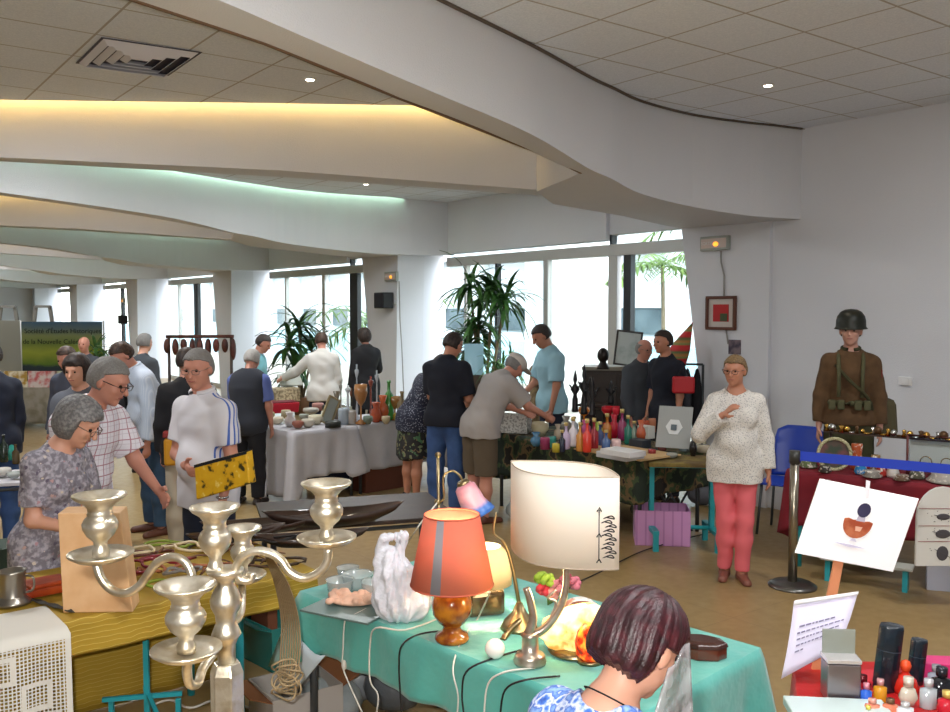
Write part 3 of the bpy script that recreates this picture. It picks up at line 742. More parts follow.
# floral blouse
t = NT('floral_blouse', .8); n1 = t.voro(30, 'Color'); d = t.voro(30); m1 = t.math('LESS_THAN', t.math('ADD', d, t.math('MULTIPLY', t.noise(90, 2), .6)), .56); n = t.noise(45, 2)
s = t.n('SeparateColor'); t.link(n1, s.inputs[0])
c1 = t.ramp(s.outputs[0], [(.0, '8a8490'), (.28, '54495c'), (.45, '8a8490'), (.55, 'b0828a'), (.75, 'c4b49c'), (1, 'cfc6c4')])
base = t.ramp(n, [(.42, '77727c'), (.62, 'a9a4ae')]); M_floral = t.col(t.mix(m1, base, c1))
# plaid shirt
t = NT('plaid_shirt', .8); x = t.sep()
ln = t.math('MAXIMUM', t.stripe(x[0], .06, .10), t.stripe(x[2], .06, .10)); l2 = t.math('MAXIMUM', t.stripe(x[0], .06, .06, .4), t.stripe(x[2], .06, .06, .4))
M_plaid = t.col(t.mix(t.math('MULTIPLY', l2, .4), t.mix(ln, 'dedbe3', 'ad7f8c'), '9a8598'))
# striped polo
t = NT('polo_shirt', .8); x = t.sep(); shd = t.math('MULTIPLY', t.math('LESS_THAN', x[0], -.085), t.math('GREATER_THAN', x[2], 1.12))
st = None
for off in (.045, .015, -.015):
    q = t.math('COMPARE', t.math('ADD', x[1], t.math('MULTIPLY', x[2], .12)), off+.17, .0055); st = q if st is None else t.math('MAXIMUM', st, q)
M_polo = t.col(t.mix(t.math('MULTIPLY', st, shd), 'cfcdd2', '3f5fae'))
t = NT('light_blue_shirt', .8); x = t.sep(); M_lblue = t.col(t.mix(t.stripe(x[0], .012, .4), 'b4c2d6', 'c6d0df'))
t = NT('dotted_navy', .8); d = t.voro(65); M_dots = t.col(t.mix(t.math('LESS_THAN', d, .24), '1d2135', 'b9bccb'))
t = NT('floral_skirt', .8); n = t.voro(17, 'Color'); M_fskirt = t.col(t.mix(t.math('GREATER_THAN', t.noise(22, 2), .56), '1d1b1c', t.ramp(n, [(0, '8a5a3c'), (.5, '3f6a48'), (1, 'b39a72')])))
t = NT('knit_lace', .85); x = t.sep(); a = t.voro(85); zz = t.math('LESS_THAN', x[2], 1.25)
M_lace = t.col(t.mix(t.math('MULTIPLY', t.math('LESS_THAN', a, .33), .75), 'd6d2cc', '8b8a8c')); t.bump(a, .6, .006)
t = NT('blue_pattern_blouse', .75); a = t.noise(26, 3); b = t.voro(30)
M_bluep = t.col(t.ramp(t.math('ADD', t.math('MULTIPLY', a, .8), t.math('MULTIPLY', b, .35)), [(.36, '24408f'), (.47, '3f6fc4'), (.56, 'd5dcea'), (.62, '3a62b8'), (.75, '8fb2df')]))
M_grey_tee = mat('grey_tee', '9d9794', .85); M_ltee = mat('sky_blue_tee', '8fb6c4', .85); M_pink = mat('pink_trousers', 'd8656c', .8, bump=.15, bscale=90)
M_charc = mat('charcoal_vest', '2c2f38', .85); M_beige = mat('beige_trousers', 'b5aa98', .85); M_khaki = mat('khaki_shorts', '584c3d', .9)
M_wht = mat('white_shirt', 'c9c5bf', .85); M_cyan = mat('cyan_shirt', '78b4bd', .85); M_greyj = mat('grey_jacket', '3f4349', .85)
hang = lambda s, f=.05: ((s*.14, f, -1), (s*.02, f+.2, -1))
p_fl = figure('grey-haired woman with glasses in a grey floral short-sleeved blouse, looking down at the yellow table', xy=(-2.13, 4.42), head_s=1.1, face=(.93, -.32), H=1.59, g=1.0, bust=1, lean=13, hy=16, hp=34, belly=.02,
    aL=((-.25, .1, -1), (.55, .8, -.15)), aR=((.10, .0, -1), (-.25, 1, -.18)), top=(M_floral, .75, .17, .013), bot=('trousers', M_navy), shoe=M_shoe, hair=('bob', mat('hair_iron_grey', '5f5d5e', .6, noise=('8d8b8a', 70, .4, .7))), skin=SK1, glasses=M_specs2, res=.0075, neck=.066)
p_pl = figure('grey-haired man with dark glasses in a white shirt with maroon plaid, by the yellow table', xy=(-2.25, 5.02), head_s=1.08, face=(.93, -.35), H=1.76, g=1.1, lean=17, hy=12, hp=26, belly=.03,
    aL=((-.3, .3, -.9), (.2, .7, -.5)), aR=((.10, .12, -1), (-.05, .3, -1)), top=(M_plaid, .78, .16, .022), bot=('trousers', M_navy), shoe=M_shoe, hair=('short', H_grey), skin=SK3, glasses=M_specs, collar=M_plaid, res=.0075)
p_lb = figure('dark-haired man in a light blue long-sleeved shirt and jeans, bending his head', px=152, Y=8.0, face=(-.75, -.66), H=1.78, g=1.12, belly=.05, lean=19, hp=38, hy=12,
    aL=((-.1, -.08, -1), (-.02, .12, -1)), aR=((.15, .4, -.8), (-.5, .7, .1)), top=(M_lblue, 1.93, .08, .02), bot=('trousers', M_djeans), shoe=M_brshoe, hair=('short', H_brown), skin=SK3, collar=M_lblue)
figure('dark-haired woman in grey looking sideways between the banner and the man in plaid', px=80, Y=6.6, face=(.1, -1), H=1.67, bust=1, hp=15, hy=-10, aL=hang(-1), aR=hang(1), top=(mat('grey_top', '5a5d66', .85), .9, .1), bot=('trousers', M_blackc), shoe=M_shoe, hair=('bob', H_dark), skin=SK1)
figure('brown-haired person in dark clothes half hidden behind the dark-haired woman', px=71, Y=8.6, face=(-.2, -1), H=1.66, hp=25, aL=hang(-1), aR=hang(1), top=(mat('slate_top', '474b5a', .85), 1.9, .1), bot=('trousers', M_blackc), shoe=M_shoe, hair=('short', H_brown), skin=SK3, res=.014)
figure('bald person far back in front of the green banner', px=85, Y=12.5, face=(0, -1), H=1.62, aL=hang(-1), aR=hang(1), top=(M_greyj, 1.9, .1), bot=('trousers', M_blackc), shoe=M_shoe, skin=SK3, res=.015, hands=False)
figure("man in a dark navy shirt and jeans cut off by the photo's left edge", px=-8, Y=7.4, face=(-.8, .6), H=1.72, g=1.05, aL=hang(-1), aR=hang(1), top=(M_navy, 1.9, .1), bot=('trousers', M_jeans), shoe=M_shoe, hair=('short', H_dark), skin=SK3, res=.013)
figure('grey-haired person whose head shows behind the light blue shirt, by the far pillar', px=142, Y=11.0, face=(.4, 1), H=1.70, aL=hang(-1), aR=hang(1), top=(M_greyj, 1.9, .1), bot=('trousers', M_blackc), shoe=M_shoe, hair=('short', H_grey), skin=SK1, res=.015, hands=False)
p_po = figure("older man in a pale polo shirt with three blue shoulder stripes, carrying a yellow bag", px=206, Y=5.45, face=(-.5, -.87), H=1.76, g=1.03, belly=.06, hy=22, hp=12, lean=3,
    aL=((-.16, -.02, -1), (.02, .3, -1)), aR=((.05, .2, -1), (-.85, .5, -.15)), top=(M_polo, .72, .12, .013), bot=('trousers', M_navy), shoe=M_shoe, hair=('short', H_grey), skin=SK3, glasses=M_specs2, collar=M_polo, res=.008)
figure('man with his back to us in dark jacket holding something behind the polo shirt man', px=186, Y=7.3, face=(-.3, 1), H=1.68, g=1.05, aL=hang(-1), aR=hang(1), top=(M_blackc, 1.9, .12, .02), bot=('trousers', M_beige), shoe=M_shoe, hair=('short', H_dark), skin=SK3, res=.014)
p_ve = figure("white-haired man seen from behind in a charcoal vest, blue shirt and black trousers", px=247, Y=9.22, face=(.25, 1), H=1.60, g=1.22, hp=25, lean=4, aL=((-.2, .35, -.9), (.1, .8, -.3)), aR=((.16, .1, -1), (0, .25, -1)),
    top=(mat('blue_shirt', '5f6fae', .85), .8, .0, .01), bot=('trousers', M_blackc), shoe=M_shoe, hair=('short', H_silver), skin=SK3)
f = p_ve   # the vest over the shirt
def vest(q, m, hem=.1, extra=.027, name='vest', S_=1):
    S = q['S']; hip, waist, chest, nb, Rt = q['hip'], q['waist'], q['chest'], q['nb'], q['Rt']; fw = Rt@Vector((0, 1, 0)); g = 1.2
    F_ = Field((-.4, -.4, hip.z-.3), (.4, .4, nb.z+.15), .012)
    F_.op(*cap(hip+Vector((-.06, 0, 0)), hip+Vector((.06, 0, 0)), .105*S*g, .105*S*g, infl=extra), k=.05); F_.op(*cap(hip, waist, .118*S*g, .112*S*g, infl=extra, sq=(Vector((0, 1, 0)), .82)), k=.05)
    F_.op(*cap(waist, chest+Rt@Vector((0, 0, .03)), .125*S*g, .15*S*g, infl=extra, sq=(fw, .72)), k=.05); F_.op(*cap(chest+Rt@Vector((0, 0, .03)), chest+Rt@Vector((0, 0, .09)), .15*S*g, .13*S, infl=extra, sq=(fw, .7)), k=.05)
    F_.op(*cap(chest+Rt@Vector((-.12, -.01, .11))*S, chest+Rt@Vector((.12, -.01, .11))*S, .06*S, .06*S, infl=extra), k=.05)
    _, P = F_._sub(F_.lo, F_.lo+F_.n*F_.h); F_.d = np.maximum(F_.d, -(P[..., 2]-(hip.z-hem)).astype(np.float32))
    F_.op(*cap(nb+Rt@Vector((0, .012, .0)), nb+Rt@Vector((0, .05, .12)), .06, .08), k=.012, mode='s')
    np_obj(name, *F_.mesh(), m, q['root'])
vest(p_ve, M_charc, .12, .036)
figure('man in a cyan shirt with dark hair standing by the third pillar, head turned right', px=253, Y=11.6, face=(.95, -.1), H=1.70, hp=30, hy=-5, lean=6, aL=hang(-1), aR=hang(1), top=(M_cyan, 1.9, .1, .02), bot=('trousers', M_djeans), shoe=M_shoe, hair=('short', H_dark), skin=SK3, res=.014)
figure('man in a white shirt behind the white tables, reaching out his left arm', px=322, Y=12.0, face=(-.25, 1), H=1.70, g=1.05, lean=4, hp=20, aL=((-.75, .45, -.75), (-.6, .55, -.35)), aR=hang(1), top=(M_wht, 1.9, .1, .02), bot=('trousers', M_navy), shoe=M_shoe, hair=('short', H_brown), skin=SK3, res=.014)
figure('person in a long dark coat standing against the bright window behind the white tables', px=366, Y=13.2, face=(-.6, .8), H=1.72, hp=10, aL=hang(-1), aR=((.3, .3, -.8), (.1, .7, .1)), top=(M_blackc, 1.9, .35, .025), bot=('trousers', M_blackc), shoe=M_shoe, hair=('bob', H_dark), skin=SK4, res=.014)
figure('dark-haired woman in a dotted navy blouse and floral skirt bending towards the stall', px=412, Y=9.35, face=(.85, .5), H=1.62, g=1.08, bust=1, lean=32, hp=42, aL=((-.1, .5, -.8), (.2, .9, -.1)), aR=((.1, .5, -.8), (-.1, .9, -.1)),
    top=(M_dots, 1.3, .10, .03), bot=('skirt', M_fskirt), shoe=M_blackc, hair=('long', H_dark), skin=SK2)
figure('man with his back to us in a black T-shirt and blue jeans', px=446, Y=8.75, face=(.42, .9), H=1.79, g=1.1, hp=28, hy=-22, lean=2, aL=((-.1, .25, -1), (.4, .8, .1)), aR=((.18, .1, -1), (-.1, .9, -.5)),
    top=(M_blackt, .85, .06, .022), bot=('trousers', M_jeans, .02), shoe=M_brshoe, hair=('short', H_dark), skin=SK2, glasses=M_specs, res=.009)
p_cap = figure('man in a pale cap, grey T-shirt and khaki shorts bending over the stall', px=480, Y=8.45, face=(.85, .52), H=1.70, g=1.13, lean=34, hp=45, belly=.04, aL=((-.1, .6, -.8), (.1, .9, -.35)), aR=((.15, .65, -.7), (-.05, 1, -.5)),
    top=(M_grey_tee, .8, .08, .03), bot=('shorts', M_khaki, .03), shoe=M_brshoe, hair=('fringe', H_grey), skin=SK3, res=.009)
H_ = p_cap['H_']; R_ = p_cap['Rhd']
cp = MB().ball(H_(0, -.012, .05), (.094, .112, .072), 20, 12, R_); cp.ball(H_(0, .115, .055), (.07, .075, .008), 16, 6, R_)
cp.build('cap', mat('cap_cloth', 'b9b2ab', .8), p_cap['root'])
p_sky = figure('tall young man in a sky-blue T-shirt standing behind the bottle stall', px=552, Y=9.95, face=(-.85, -.3), H=1.86, g=1.05, hp=34, lean=3, aL=((-.1, .05, -1), (-.02, .25, -1)), aR=((.12, .3, -1), (-.1, .7, -.6)), top=(M_ltee, .85, .10, .022), bot=('trousers', M_navy), shoe=M_shoe, hair=('short', H_dark), skin=SK2)
figure('older man in a dark grey jacket facing the man in black beside the pillar', px=641, Y=9.75, face=(.5, -.85), H=1.68, g=1.05, hp=12, aL=hang(-1), aR=hang(1), top=(M_greyj, 1.9, .15, .025), bot=('trousers', M_blackc), shoe=M_shoe, hair=('fringe', H_grey), skin=SK3, res=.012, glasses=M_specs2)
figure('young dark-haired man in a black T-shirt turned towards the older man by the pillar', px=667, Y=9.3, face=(-.75, -.4), H=1.78, hp=8, aL=((-.1, -.05, -1), (0, .15, -1)), aR=hang(1), top=(M_blackt, .85, .1, .02), bot=('trousers', M_blackc), shoe=M_shoe, hair=('short', H_dark), skin=SK2, res=.011)
p_pk = figure("woman in a white knit top and coral pink trousers, hand raised to her shoulder", px=737, Y=6.62, face=(-.2, -1), H=1.66, g=1.05, bust=1, hy=-22, hp=8, belly=.03,
    aR=((.42, .3, -.85), (-.72, .42, .72)), aL=((-.25, .0, -1), (-.08, .15, -1)), lL=((.05, .12, -1), (.03, -.02, -1)), lR=((-.06, .04, -1), (-.01, -.12, -1)),
    top=(M_lace, 1.93, .13, .016, .10), bot=('trousers', M_pink, .007), shoe=mat('sandal_brown', '7c4a3c', .5), hair=('short', H_blond), skin=SK2, glasses=M_specs, res=.008, neck=.072)
# seated woman in the foreground
p_fg = figure("seated woman with dark reddish bobbed hair and blue patterned top, her back to us", xy=(.225, 2.06), face=(.78, .62), H=1.70, g=1.08, bust=1, lean=16, hp=34, hy=-8, pivot=(0, 0, .51),
    aL=((-.15, .5, -.85), (.3, .9, -.1)), aR=((.15, .5, -.85), (-.3, .9, -.1)), lL=((-.2, 1, -.02), (0, .05, -1)), lR=((.2, 1, -.02), (0, .05, -1)),
    top=(M_bluep, .7, .05, .016), bot=('trousers', M_navy), shoe=M_shoe, hair=None, skin=SK1, res=.006, neck=.082, head_s=1.06)
# her hair, finer
H_ = p_fg['H_']; R_ = p_fg['Rhd']; HSf = p_fg['HS']; hc = p_fg['hc']
hf = Field(nv(hc)-.2, nv(hc)+.2, .0045)
for c, r, k in (((0, -.02, .045), (.096, .112, .09), .02), ((0, -.035, -.01), (.104, .102, .09), .05), ((0, -.05, -.05), (.086, .075, .06), .04)):
    hf.op(*ell(H_(*c), [q*HSf for q in r], R_), k=k)
_, P = hf._sub(hf.lo, hf.lo+hf.n*hf.h); q = (P-nv(hc))@np.array(R_, float)/HSf
ang = np.arctan2(q[..., 0], -q[..., 1]-.02)
st = np.sin(ang*17+q[..., 2]*26+1.5*np.sin(ang*5))*.0022+np.sin(ang*53+q[..., 2]*14+2*np.sin(q[..., 2]*40))*.0012
cutf = np.minimum(q[..., 1]-.03, .062-q[..., 2]); cute = np.minimum(np.minimum(q[..., 1]-(-.042), .016-q[..., 2]), np.abs(q[..., 0])-.03)
d = np.maximum(hf.d+st, cutf*HSf); d = np.maximum(d, cute*HSf); d = np.maximum(d, (-.074-.22*(q[..., 1]+.1)-q[..., 2]+.004*np.sin(ang*23))*HSf)
hf.d = d.astype(np.float32)
t = NT('hair_red_brown', .42); x = t.sep(); n = t.noise(38, 4); M_redh = t.col(t.ramp(n, [(.3, '1e0c0f'), (.5, '32131a'), (.7, '481c22')])); t.b.inputs['Specular IOR Level'].default_value = .45; t.bump(t.noise(220, 2), .5, .003)
np_obj('hair', *hf.mesh(), M_redh, p_fg['root'])
nb = p_fg['nb']; R2 = p_fg['Rt']
MB().tube([nb+R2@Vector((.075*math.sin(a), .02+.085*math.cos(a), .01-.03*math.cos(a)+.0)) for a in [PI*2*i/18 for i in range(19)]], .0022, 6, False).build('necklace', M_blackc, p_fg['root'])
# mannequin in uniform
M_unif = mat('wool_brown', '5c432a', .9, noise=('4a351f', 12, .3, .7), bump=.2, bscale=150); M_ol = mat('olive_cloth', '3b3a22', .9); M_oliv2 = mat('webbing', '4b4a30', .8); M_helm = mat('helmet_steel', '1d1f18', .45, .3)
mq = figure('life-size mannequin in a brown wool military jacket and steel helmet against the right wall', px=851, Y=7.55, face=(-.35, -.93), H=1.80, g=.97, hp=4, hy=-6, aL=((-.20, .02, -1), (-.05, .12, -1)), aR=((.20, .02, -1), (.06, .12, -1)),
    top=(M_unif, 1.86, .03, .02), bot=('trousers', M_ol, .03), shoe=M_shoe, skin=mat('mannequin_skin', 'b98a78', .45), name='mannequin', cat='mannequin', z0=.13, collar=M_ol, res=.009, hair=('short', H_brown), neck=.06)
H_ = mq['H_']; R_ = mq['Rhd']; r = mq['root']
hm = MB(); up = R_@Vector((0, 0, 1)); prof = [(.142, .010), (.132, .016), (.125, .03), (.123, .08), (.114, .12), (.088, .158), (.05, .178), (.0, .184)]
hm.lathe([(a*.93, z*.93) for a, z in prof], o=H_(0, -.01, .012), axis=up, n=28, sy=1.0); hm.build('helmet', M_helm, r, solid=.004)
ch = mq['chest']; wa = mq['waist']; Rt = mq['Rt']; hp_ = mq['hip']
MB().tube([wa+Vector((.168*math.sin(a)*1.0, .135*math.cos(a), -.02)) for a in [2*PI*i/16 for i in range(17)]], .022, 8, False, flat=1).build('belt', M_oliv2, r)
for sx in (-.09, .09): MB().tube([ch+Vector((sx, .13, -.16)), ch+Vector((sx, .155, 0)), ch+Vector((sx*1.05, .10, .15)), ch+Vector((sx, -.05, .205)), ch+Vector((sx, -.15, .05))], .016, 6).build('strap', M_oliv2, r)
for sx in (-.13, -.06, .07, .14): MB().box(wa+Vector((sx, .155, -.03)), (.055, .05, .08)).build('pouch', M_oliv2, r, bevel=.01)
MB().tube([ch+Vector((.12, .11, .10)), ch+Vector((0, .17, -.03)), ch+Vector((-.13, .13, -.16)), wa+Vector((-.19, .02, -.12))], .014, 6).build('sling', M_ol, r)
bag_ = MB().box((-.27, -.08, hp_.z+.03), (.22, .20, .32), taper=.8); bag_.build('haversack', mat('haversack', '4c4630', .9, bump=.3, bscale=30), r, bevel=.05)
MB().box(mq['arms'][0][1]+Vector((-.075, .015, -.09)), (.012, .06, .07)).build('shoulder_badge', mat('badge_red', '7a2420', .7), r, bevel=.004)
base = MB().box((GX(851, 7.55), 7.55, .062), (.5, .5, .122), rz=RA).build('display_plinth', mat('plinth_grey', '6d6a66', .7)); tag(base, 'low grey plinth under the uniformed mannequin', 'plinth')
# ================================================================ tables and cloths
def wrap(o, root):      # part whose vertices are in world space -> child of root
    bpy.context.view_layer.update(); o.parent = root; o.matrix_parent_inverse = root.matrix_world.inverted(); return o
def Vw(p, z=None): return Vector((p[0], p[1], p[2] if z is None else z))
def rectpts(A, e, L, w, W): A = Vector((A[0], A[1], 0)); e = Vector((*e, 0)).normalized(); w = Vector((*w, 0)).normalized(); return [A, A+e*L, A+e*L+w*W, A+w*W]
def table(label, R4, z, top_m, leg_m, inset=.06, group=None, th=.025, r=.018, feet=False, name='table'):
    cen = sum(R4, Vector())/4; root = empty(name, (cen.x, cen.y, 0), 0, label, 'table', group); L = [p-cen for p in R4]
    MB().prism([Vw(p, z-th) for p in L], (0, 0, th)).build('tabletop', top_m, root, bevel=.004)
    for p in L:
        q = p*(1-inset/p.length); MB().cyl((q.x, q.y, .0), (q.x, q.y, z-th), r, n=10).build('leg', leg_m, root)
    fr = MB()
    for i in range(4):
        a = L[i]*.88; b = L[(i+1) % 4]*.88; fr.cyl((a.x, a.y, z-th-.03), (b.x, b.y, z-th-.03), .012, n=6)
    fr.build('apron_frame', leg_m, root)
    return root
def drape(name, R4, z, drops, m, label=None, cat='tablecloth', group=None, wave=.02, nper=34, seed=1, corner=.12, th=.004, over=.012, kink=None, cornerdrop=0):
    """cloth over a rectangle: drops per side (0..3: side i runs from corner i to i+1)"""
    rr = random.Random(seed); cen = sum(R4, Vector())/4; P = []
    for i in range(4):
        a, b = R4[i], R4[(i+1) % 4]; n = Vector(((b-a).y, -(b-a).x, 0)).normalized()
        if n.dot((a+b)/2-cen) < 0: n = -n
        for j in range(nper):
            t = j/nper; s = min(t, 1-t)*(b-a).length; d = drops[i]
            o_ = drops[i-1] if t < .5 else drops[(i+1) % 4]; bl = max(0, 1-s/.1)*.5; d = d*(1-bl)+o_*bl
            pn = n.copy()
            if s < .08:
                ad = R4[i]-R4[i-1] if t < .5 else R4[(i+2) % 4]-R4[(i+1) % 4]
                n2 = ((R4[i]-R4[(i+1) % 4]) if t < .5 else (R4[(i+1) % 4]-R4[i])).normalized(); pn = (n+n2*(1-s/.08)).normalized()
                if t == 0: pn = (n+n2).normalized()
            P.append((a+(b-a)*t, pn, d+cornerdrop*max(0, 1-s/.15), i*7.3+t*(b-a).length*1.0, s))
    N_ = len(P); rows = 12; vs = []; fs = []
    ph = [rr.random()*6 for _ in range(6)]
    for k in range(rows+1):
        u = k/rows
        for p, n, d, s, cs in P:
            off = over+wave*u**.8*(.9*math.sin(s*17+ph[0])+.6*math.sin(s*31+ph[1]+u*1.5)+.4*math.sin(s*7+ph[2]))*min(1, d/.2)+corner*u*max(0, 1-cs/.12)*min(1, d/.25)
            q = p+n*(off if k else .004); vs.append((q.x, q.y, z+.006-(0 if k == 0 else max(0.0, d)*(u**1.0)+.004*(k > 0))))
    for k in range(rows):
        for i in range(N_): j = (i+1) % N_; fs.append((k*N_+i, k*N_+j, (k+1)*N_+j, (k+1)*N_+i))
    mb = MB(); mb.add(vs, fs, True)
    c0 = len(mb.v); mb.v.append((cen.x, cen.y, z+.006)); inner = []
    for i in range(N_): mb.f.append((c0, (i+1) % N_, i)); mb.sm.append(False)
    # vertices relative to the cloth's own origin
    mb.v = [(x-cen.x, y-cen.y, q) for x, y, q in mb.v]
    o = mb.build(name, m, loc=(cen.x, cen.y, 0), solid=th); tag(o, label, cat, group); return o
t = NT('teal_cloth', .6); n = t.noise(3, 3); M_teal = t.col(t.mix(n, '3f9a90', '62b5a8')); t.bump(t.noise(9, 3), .5, .02); t.b.inputs['Sheen Weight'].default_value = .3
t = NT('yellow_cloth', .75); x = t.sep(); wv = t.n('TexWave'); wv.inputs['Scale'].default_value = 14; wv.inputs['Distortion'].default_value = 3; wv.inputs['Detail'].default_value = 1; wv.bands_direction = 'Z'; t.link(t.co, wv.inputs['Vector'])
M_yel = t.col(t.mix(t.math('GREATER_THAN', wv.outputs['Fac'], .965), t.ramp(t.noise(2, 2), [(.3, '9a7a1c'), (.7, 'b5942c')]), 'c4a850')); t.bump(wv.outputs['Fac'], .12, .003)
M_wcloth = mat('white_cloth', 'bdbbbf', .85, noise=('aeacb2', 4, .3, .7), bump=.25, bscale=8); M_turq = mat('turquoise_steel', '2a9aa4', .4); M_dleg = mat('grey_steel_leg', '4c4f52', .4, .5)
M_ply = mat('plywood', 'b99a6c', .6); M_brass = mat('brass', 'a8834a', .3, 1); M_steel = mat('polished_steel', 'b8b8b8', .22, 1)
# teal table with the lamps
TZ = .75; TA = (-.77, 3.93)
RT = rectpts(TA, (.707, -.707), 1.76, (.707, .707), .81)
table('folding table with dark steel legs under the teal cloth', RT, TZ, M_ply, M_dleg)
drape('tablecloth', RT, TZ, [.235, .45, .2, .24], M_teal, 'teal green cloth draped over the table that carries the lamps', wave=.016, seed=4, corner=.11, cornerdrop=.10)
tb = TZ+.008
def on(px, py, z=tb+.001): return PZ(px, py, z)
def h2(npx, P): return npx/F*P.y
# white underlay corner beneath the teal cloth
cn = RT[0]; mb = MB(); e1 = Vector((.707, -.707, 0)); w1 = Vector((.707, .707, 0))
a0 = cn+w1*.10-e1*.045; 
mb.sheet(lambda a, b: Vw(cn-w1*.045+e1*(a*.30)*(1-b*.8)+e1*-.06, TZ-.20-b*.24)+Vector((0, 0, .02*math.sin(a*6))), 8, 6)
o = mb.build('cloth_corner', mat('pale_cloth', 'c8d4dc', .8), solid=.003); tag(o, 'pale bluish white cloth corner hanging below the teal cloth at its left end', 'cloth')
# yellow table
YA = (-2.86, 2.56); eY = (.775, .632); wY = (-.632, .775)
RY = rectpts(YA, eY, 2.69, wY, .80)
table('long table with turquoise steel legs under the yellow cloth', RY, TZ, M_ply, M_turq, inset=.35, r=.02)
drape('tablecloth', RY, TZ, [.145, .16, .745, .2], M_yel, 'mustard yellow crinkled cloth covering the long table on the left', wave=.006, seed=9, corner=.02)
# turquoise cross feet of a trestle seen below the yellow cloth
P0 = PY(147, 700, 3.95); r0 = empty('trestle_frame', (P0.x, P0.y, 0), 0, 'turquoise steel trestle frame with cross feet under the yellow table', 'trestle')
MB().box((0, 0, .355), (.022, .02, .68)).build('post', M_turq, r0); MB().box((-.02, 0, .27), (.34, .018, .018), rz=.2).build('crossbar', M_turq, r0); MB().box((.04, -.06, .275), (.018, .34, .018), rz=.5).build('crossbar', M_turq, r0)
for x_ in (-.16, .14): MB().box((x_, .0, .13), (.02, .02, .26)).build('foot', M_turq, r0)
# lace cloth
t = NT('white_lace', .9); uvn = t.n('TexCoord').outputs['UV']; sx = t.n('SeparateXYZ'); t.link(uvn, sx.inputs[0]); U_, V_ = sx.outputs[0], sx.outputs[1]
gr = t.math('MAXIMUM', t.stripe(U_, .014, .36), t.stripe(V_, .014, .36))
def band(v, a, b): return t.math('MULTIPLY', t.math('GREATER_THAN', v, a), t.math('LESS_THAN', v, b))
def rect(a, b, c, d, w=.018):
    o_ = t.math('MULTIPLY', band(U_, a, b), band(V_, c, d)); i_ = t.math('MULTIPLY', band(U_, a+w, b-w), band(V_, c+w, d-w)); return t.math('SUBTRACT', o_, i_)
solid = t.math('MAXIMUM', t.math('MAXIMUM', rect(.44, .55, .17, .28), rect(.16, .27, .17, .28)), t.math('MAXIMUM', t.math('MAXIMUM', rect(.30, .42, .05, .16), rect(.02, .14, .05, .16)), t.math('MAXIMUM', band(V_, -.2, .025), t.math('MAXIMUM', band(U_, .598, .7), t.math('LESS_THAN', V_, 0.0)))))
solid = t.math('MAXIMUM', solid, rect(.02, .58, .30, .44, .014)); solid = t.math('MAXIMUM', solid, rect(.33, .40, .32, .42, .012))
al = t.math('MINIMUM', t.math('MAXIMUM', gr, solid), 1.0); t.link(al, t.b.inputs['Alpha']); M_lacec = t.col('dad6cc') if False else t.m; t.b.inputs['Base Color'].default_value = (*lin('d6d2c8'), 1)
def uvsheet(name, fn, nu, nv, uvf, m, label, cat):
    mb = MB().sheet(fn, nu, nv); o = mb.build(name, m); me = o.data; ul = me.uv_layers.new(name='UVMap')
    co = {}
    for j in range(nv+1):
        for i in range(nu+1): co[j*(nu+1)+i] = uvf(i/nu, j/nv)
    for lp in me.loops: ul.data[lp.index].uv = co[lp.vertex_index]
    tag(o, label, cat); return o
Lc = PZ(68, 625, .77); eYv = Vector((*eY, 0)); wYv = Vector((*wY, 0))
def lacef(a, b):      # a along the edge, b from the table inwards (0) to hanging hem (1)
    L = .62; q = Vw(Lc, 0)-eYv*L*(1-a)
    s = b*.84; top = .34
    if s < top: q = q+wYv*(top-s)*.98-wYv*.0; z = TZ+.012
    else: q = q-wYv*(.035+.012*math.sin(a*21)*(s-top)*3); z = TZ+.004-(s-top)
    if b >= .999: z -= .03*abs(math.sin(a*28))
    return Vw(q, z)
lace = uvsheet('lace_cloth', lacef, 40, 34, lambda a, b: (a*.62, (b*.84-.34)), M_lacec, 'white filet lace cloth hanging over the left end of the yellow table', 'cloth')
# ---------------------------------------------------------------- candelabrum
M_silver = mat('tarnished_silver', 'e4dccb', .33, .95, noise=('bdac8c', 26, .42, .72), bump=.12, bscale=60)
YC = 1.72; cx, cy = GX(222, YC), YC
can = empty('candelabrum', (cx, cy, .752), 0, 'large tarnished silver five-cup candelabrum standing in the left foreground', 'candelabrum')
def loc(P): return Vector(P)-Vector((cx, cy, .752))
def cup(px, pyrim, pypan, Y, wrim, wpan, lab=None):
    zr = PY(px, pyrim, Y).z; zp = PY(px, pypan, Y).z; x = GX(px, Y); R_ = wrim/2/F*Y; o = loc((x, Y, zp)); H_ = zr-zp
    prof = [(.012, 0), (.30*R_, .0), (.32*R_, .10*H_), (.24*R_, .17*H_), (.26*R_, .24*H_), (.50*R_, .34*H_), (.64*R_, .45*H_), (.66*R_, .53*H_), (.58*R_, .60*H_), (.44*R_, .66*H_), (.48*R_, .68*H_), (.44*R_, .72*H_), (.46*R_, .78*H_), (.62*R_, .86*H_), (.9*R_, .93*H_), (1.0*R_, .975*H_), (.99*R_, 1.0*H_), (.9*R_, .99*H_), (.60*R_, .9*H_), (.30*R_, .8*H_), (.0, .78*H_)]
    c = MB().lathe(prof, o, 32).build('candle_cup', M_silver, can)
    rp = wpan/2/F*Y
    if wpan: MB().lathe([(0, -.012), (.35*rp, -.012), (.75*rp, -.006), (1.0*rp, .004), (1.0*rp, .008), (.72*rp, .0), (.35*rp, -.004), (0, -.004)], o, 32).build('drip_pan', M_silver, c)
    return o
oL = cup(96, 494, 556, 1.76, 53, 64); oR = cup(325, 482, 540, 1.70, 51, 60); oF = cup(181, 584, 652, 1.50, 62, 71); oB = cup(240, 527, 577, 1.93, 38, 46)
oC = cup(212, 506, 572, YC, 50, 0)
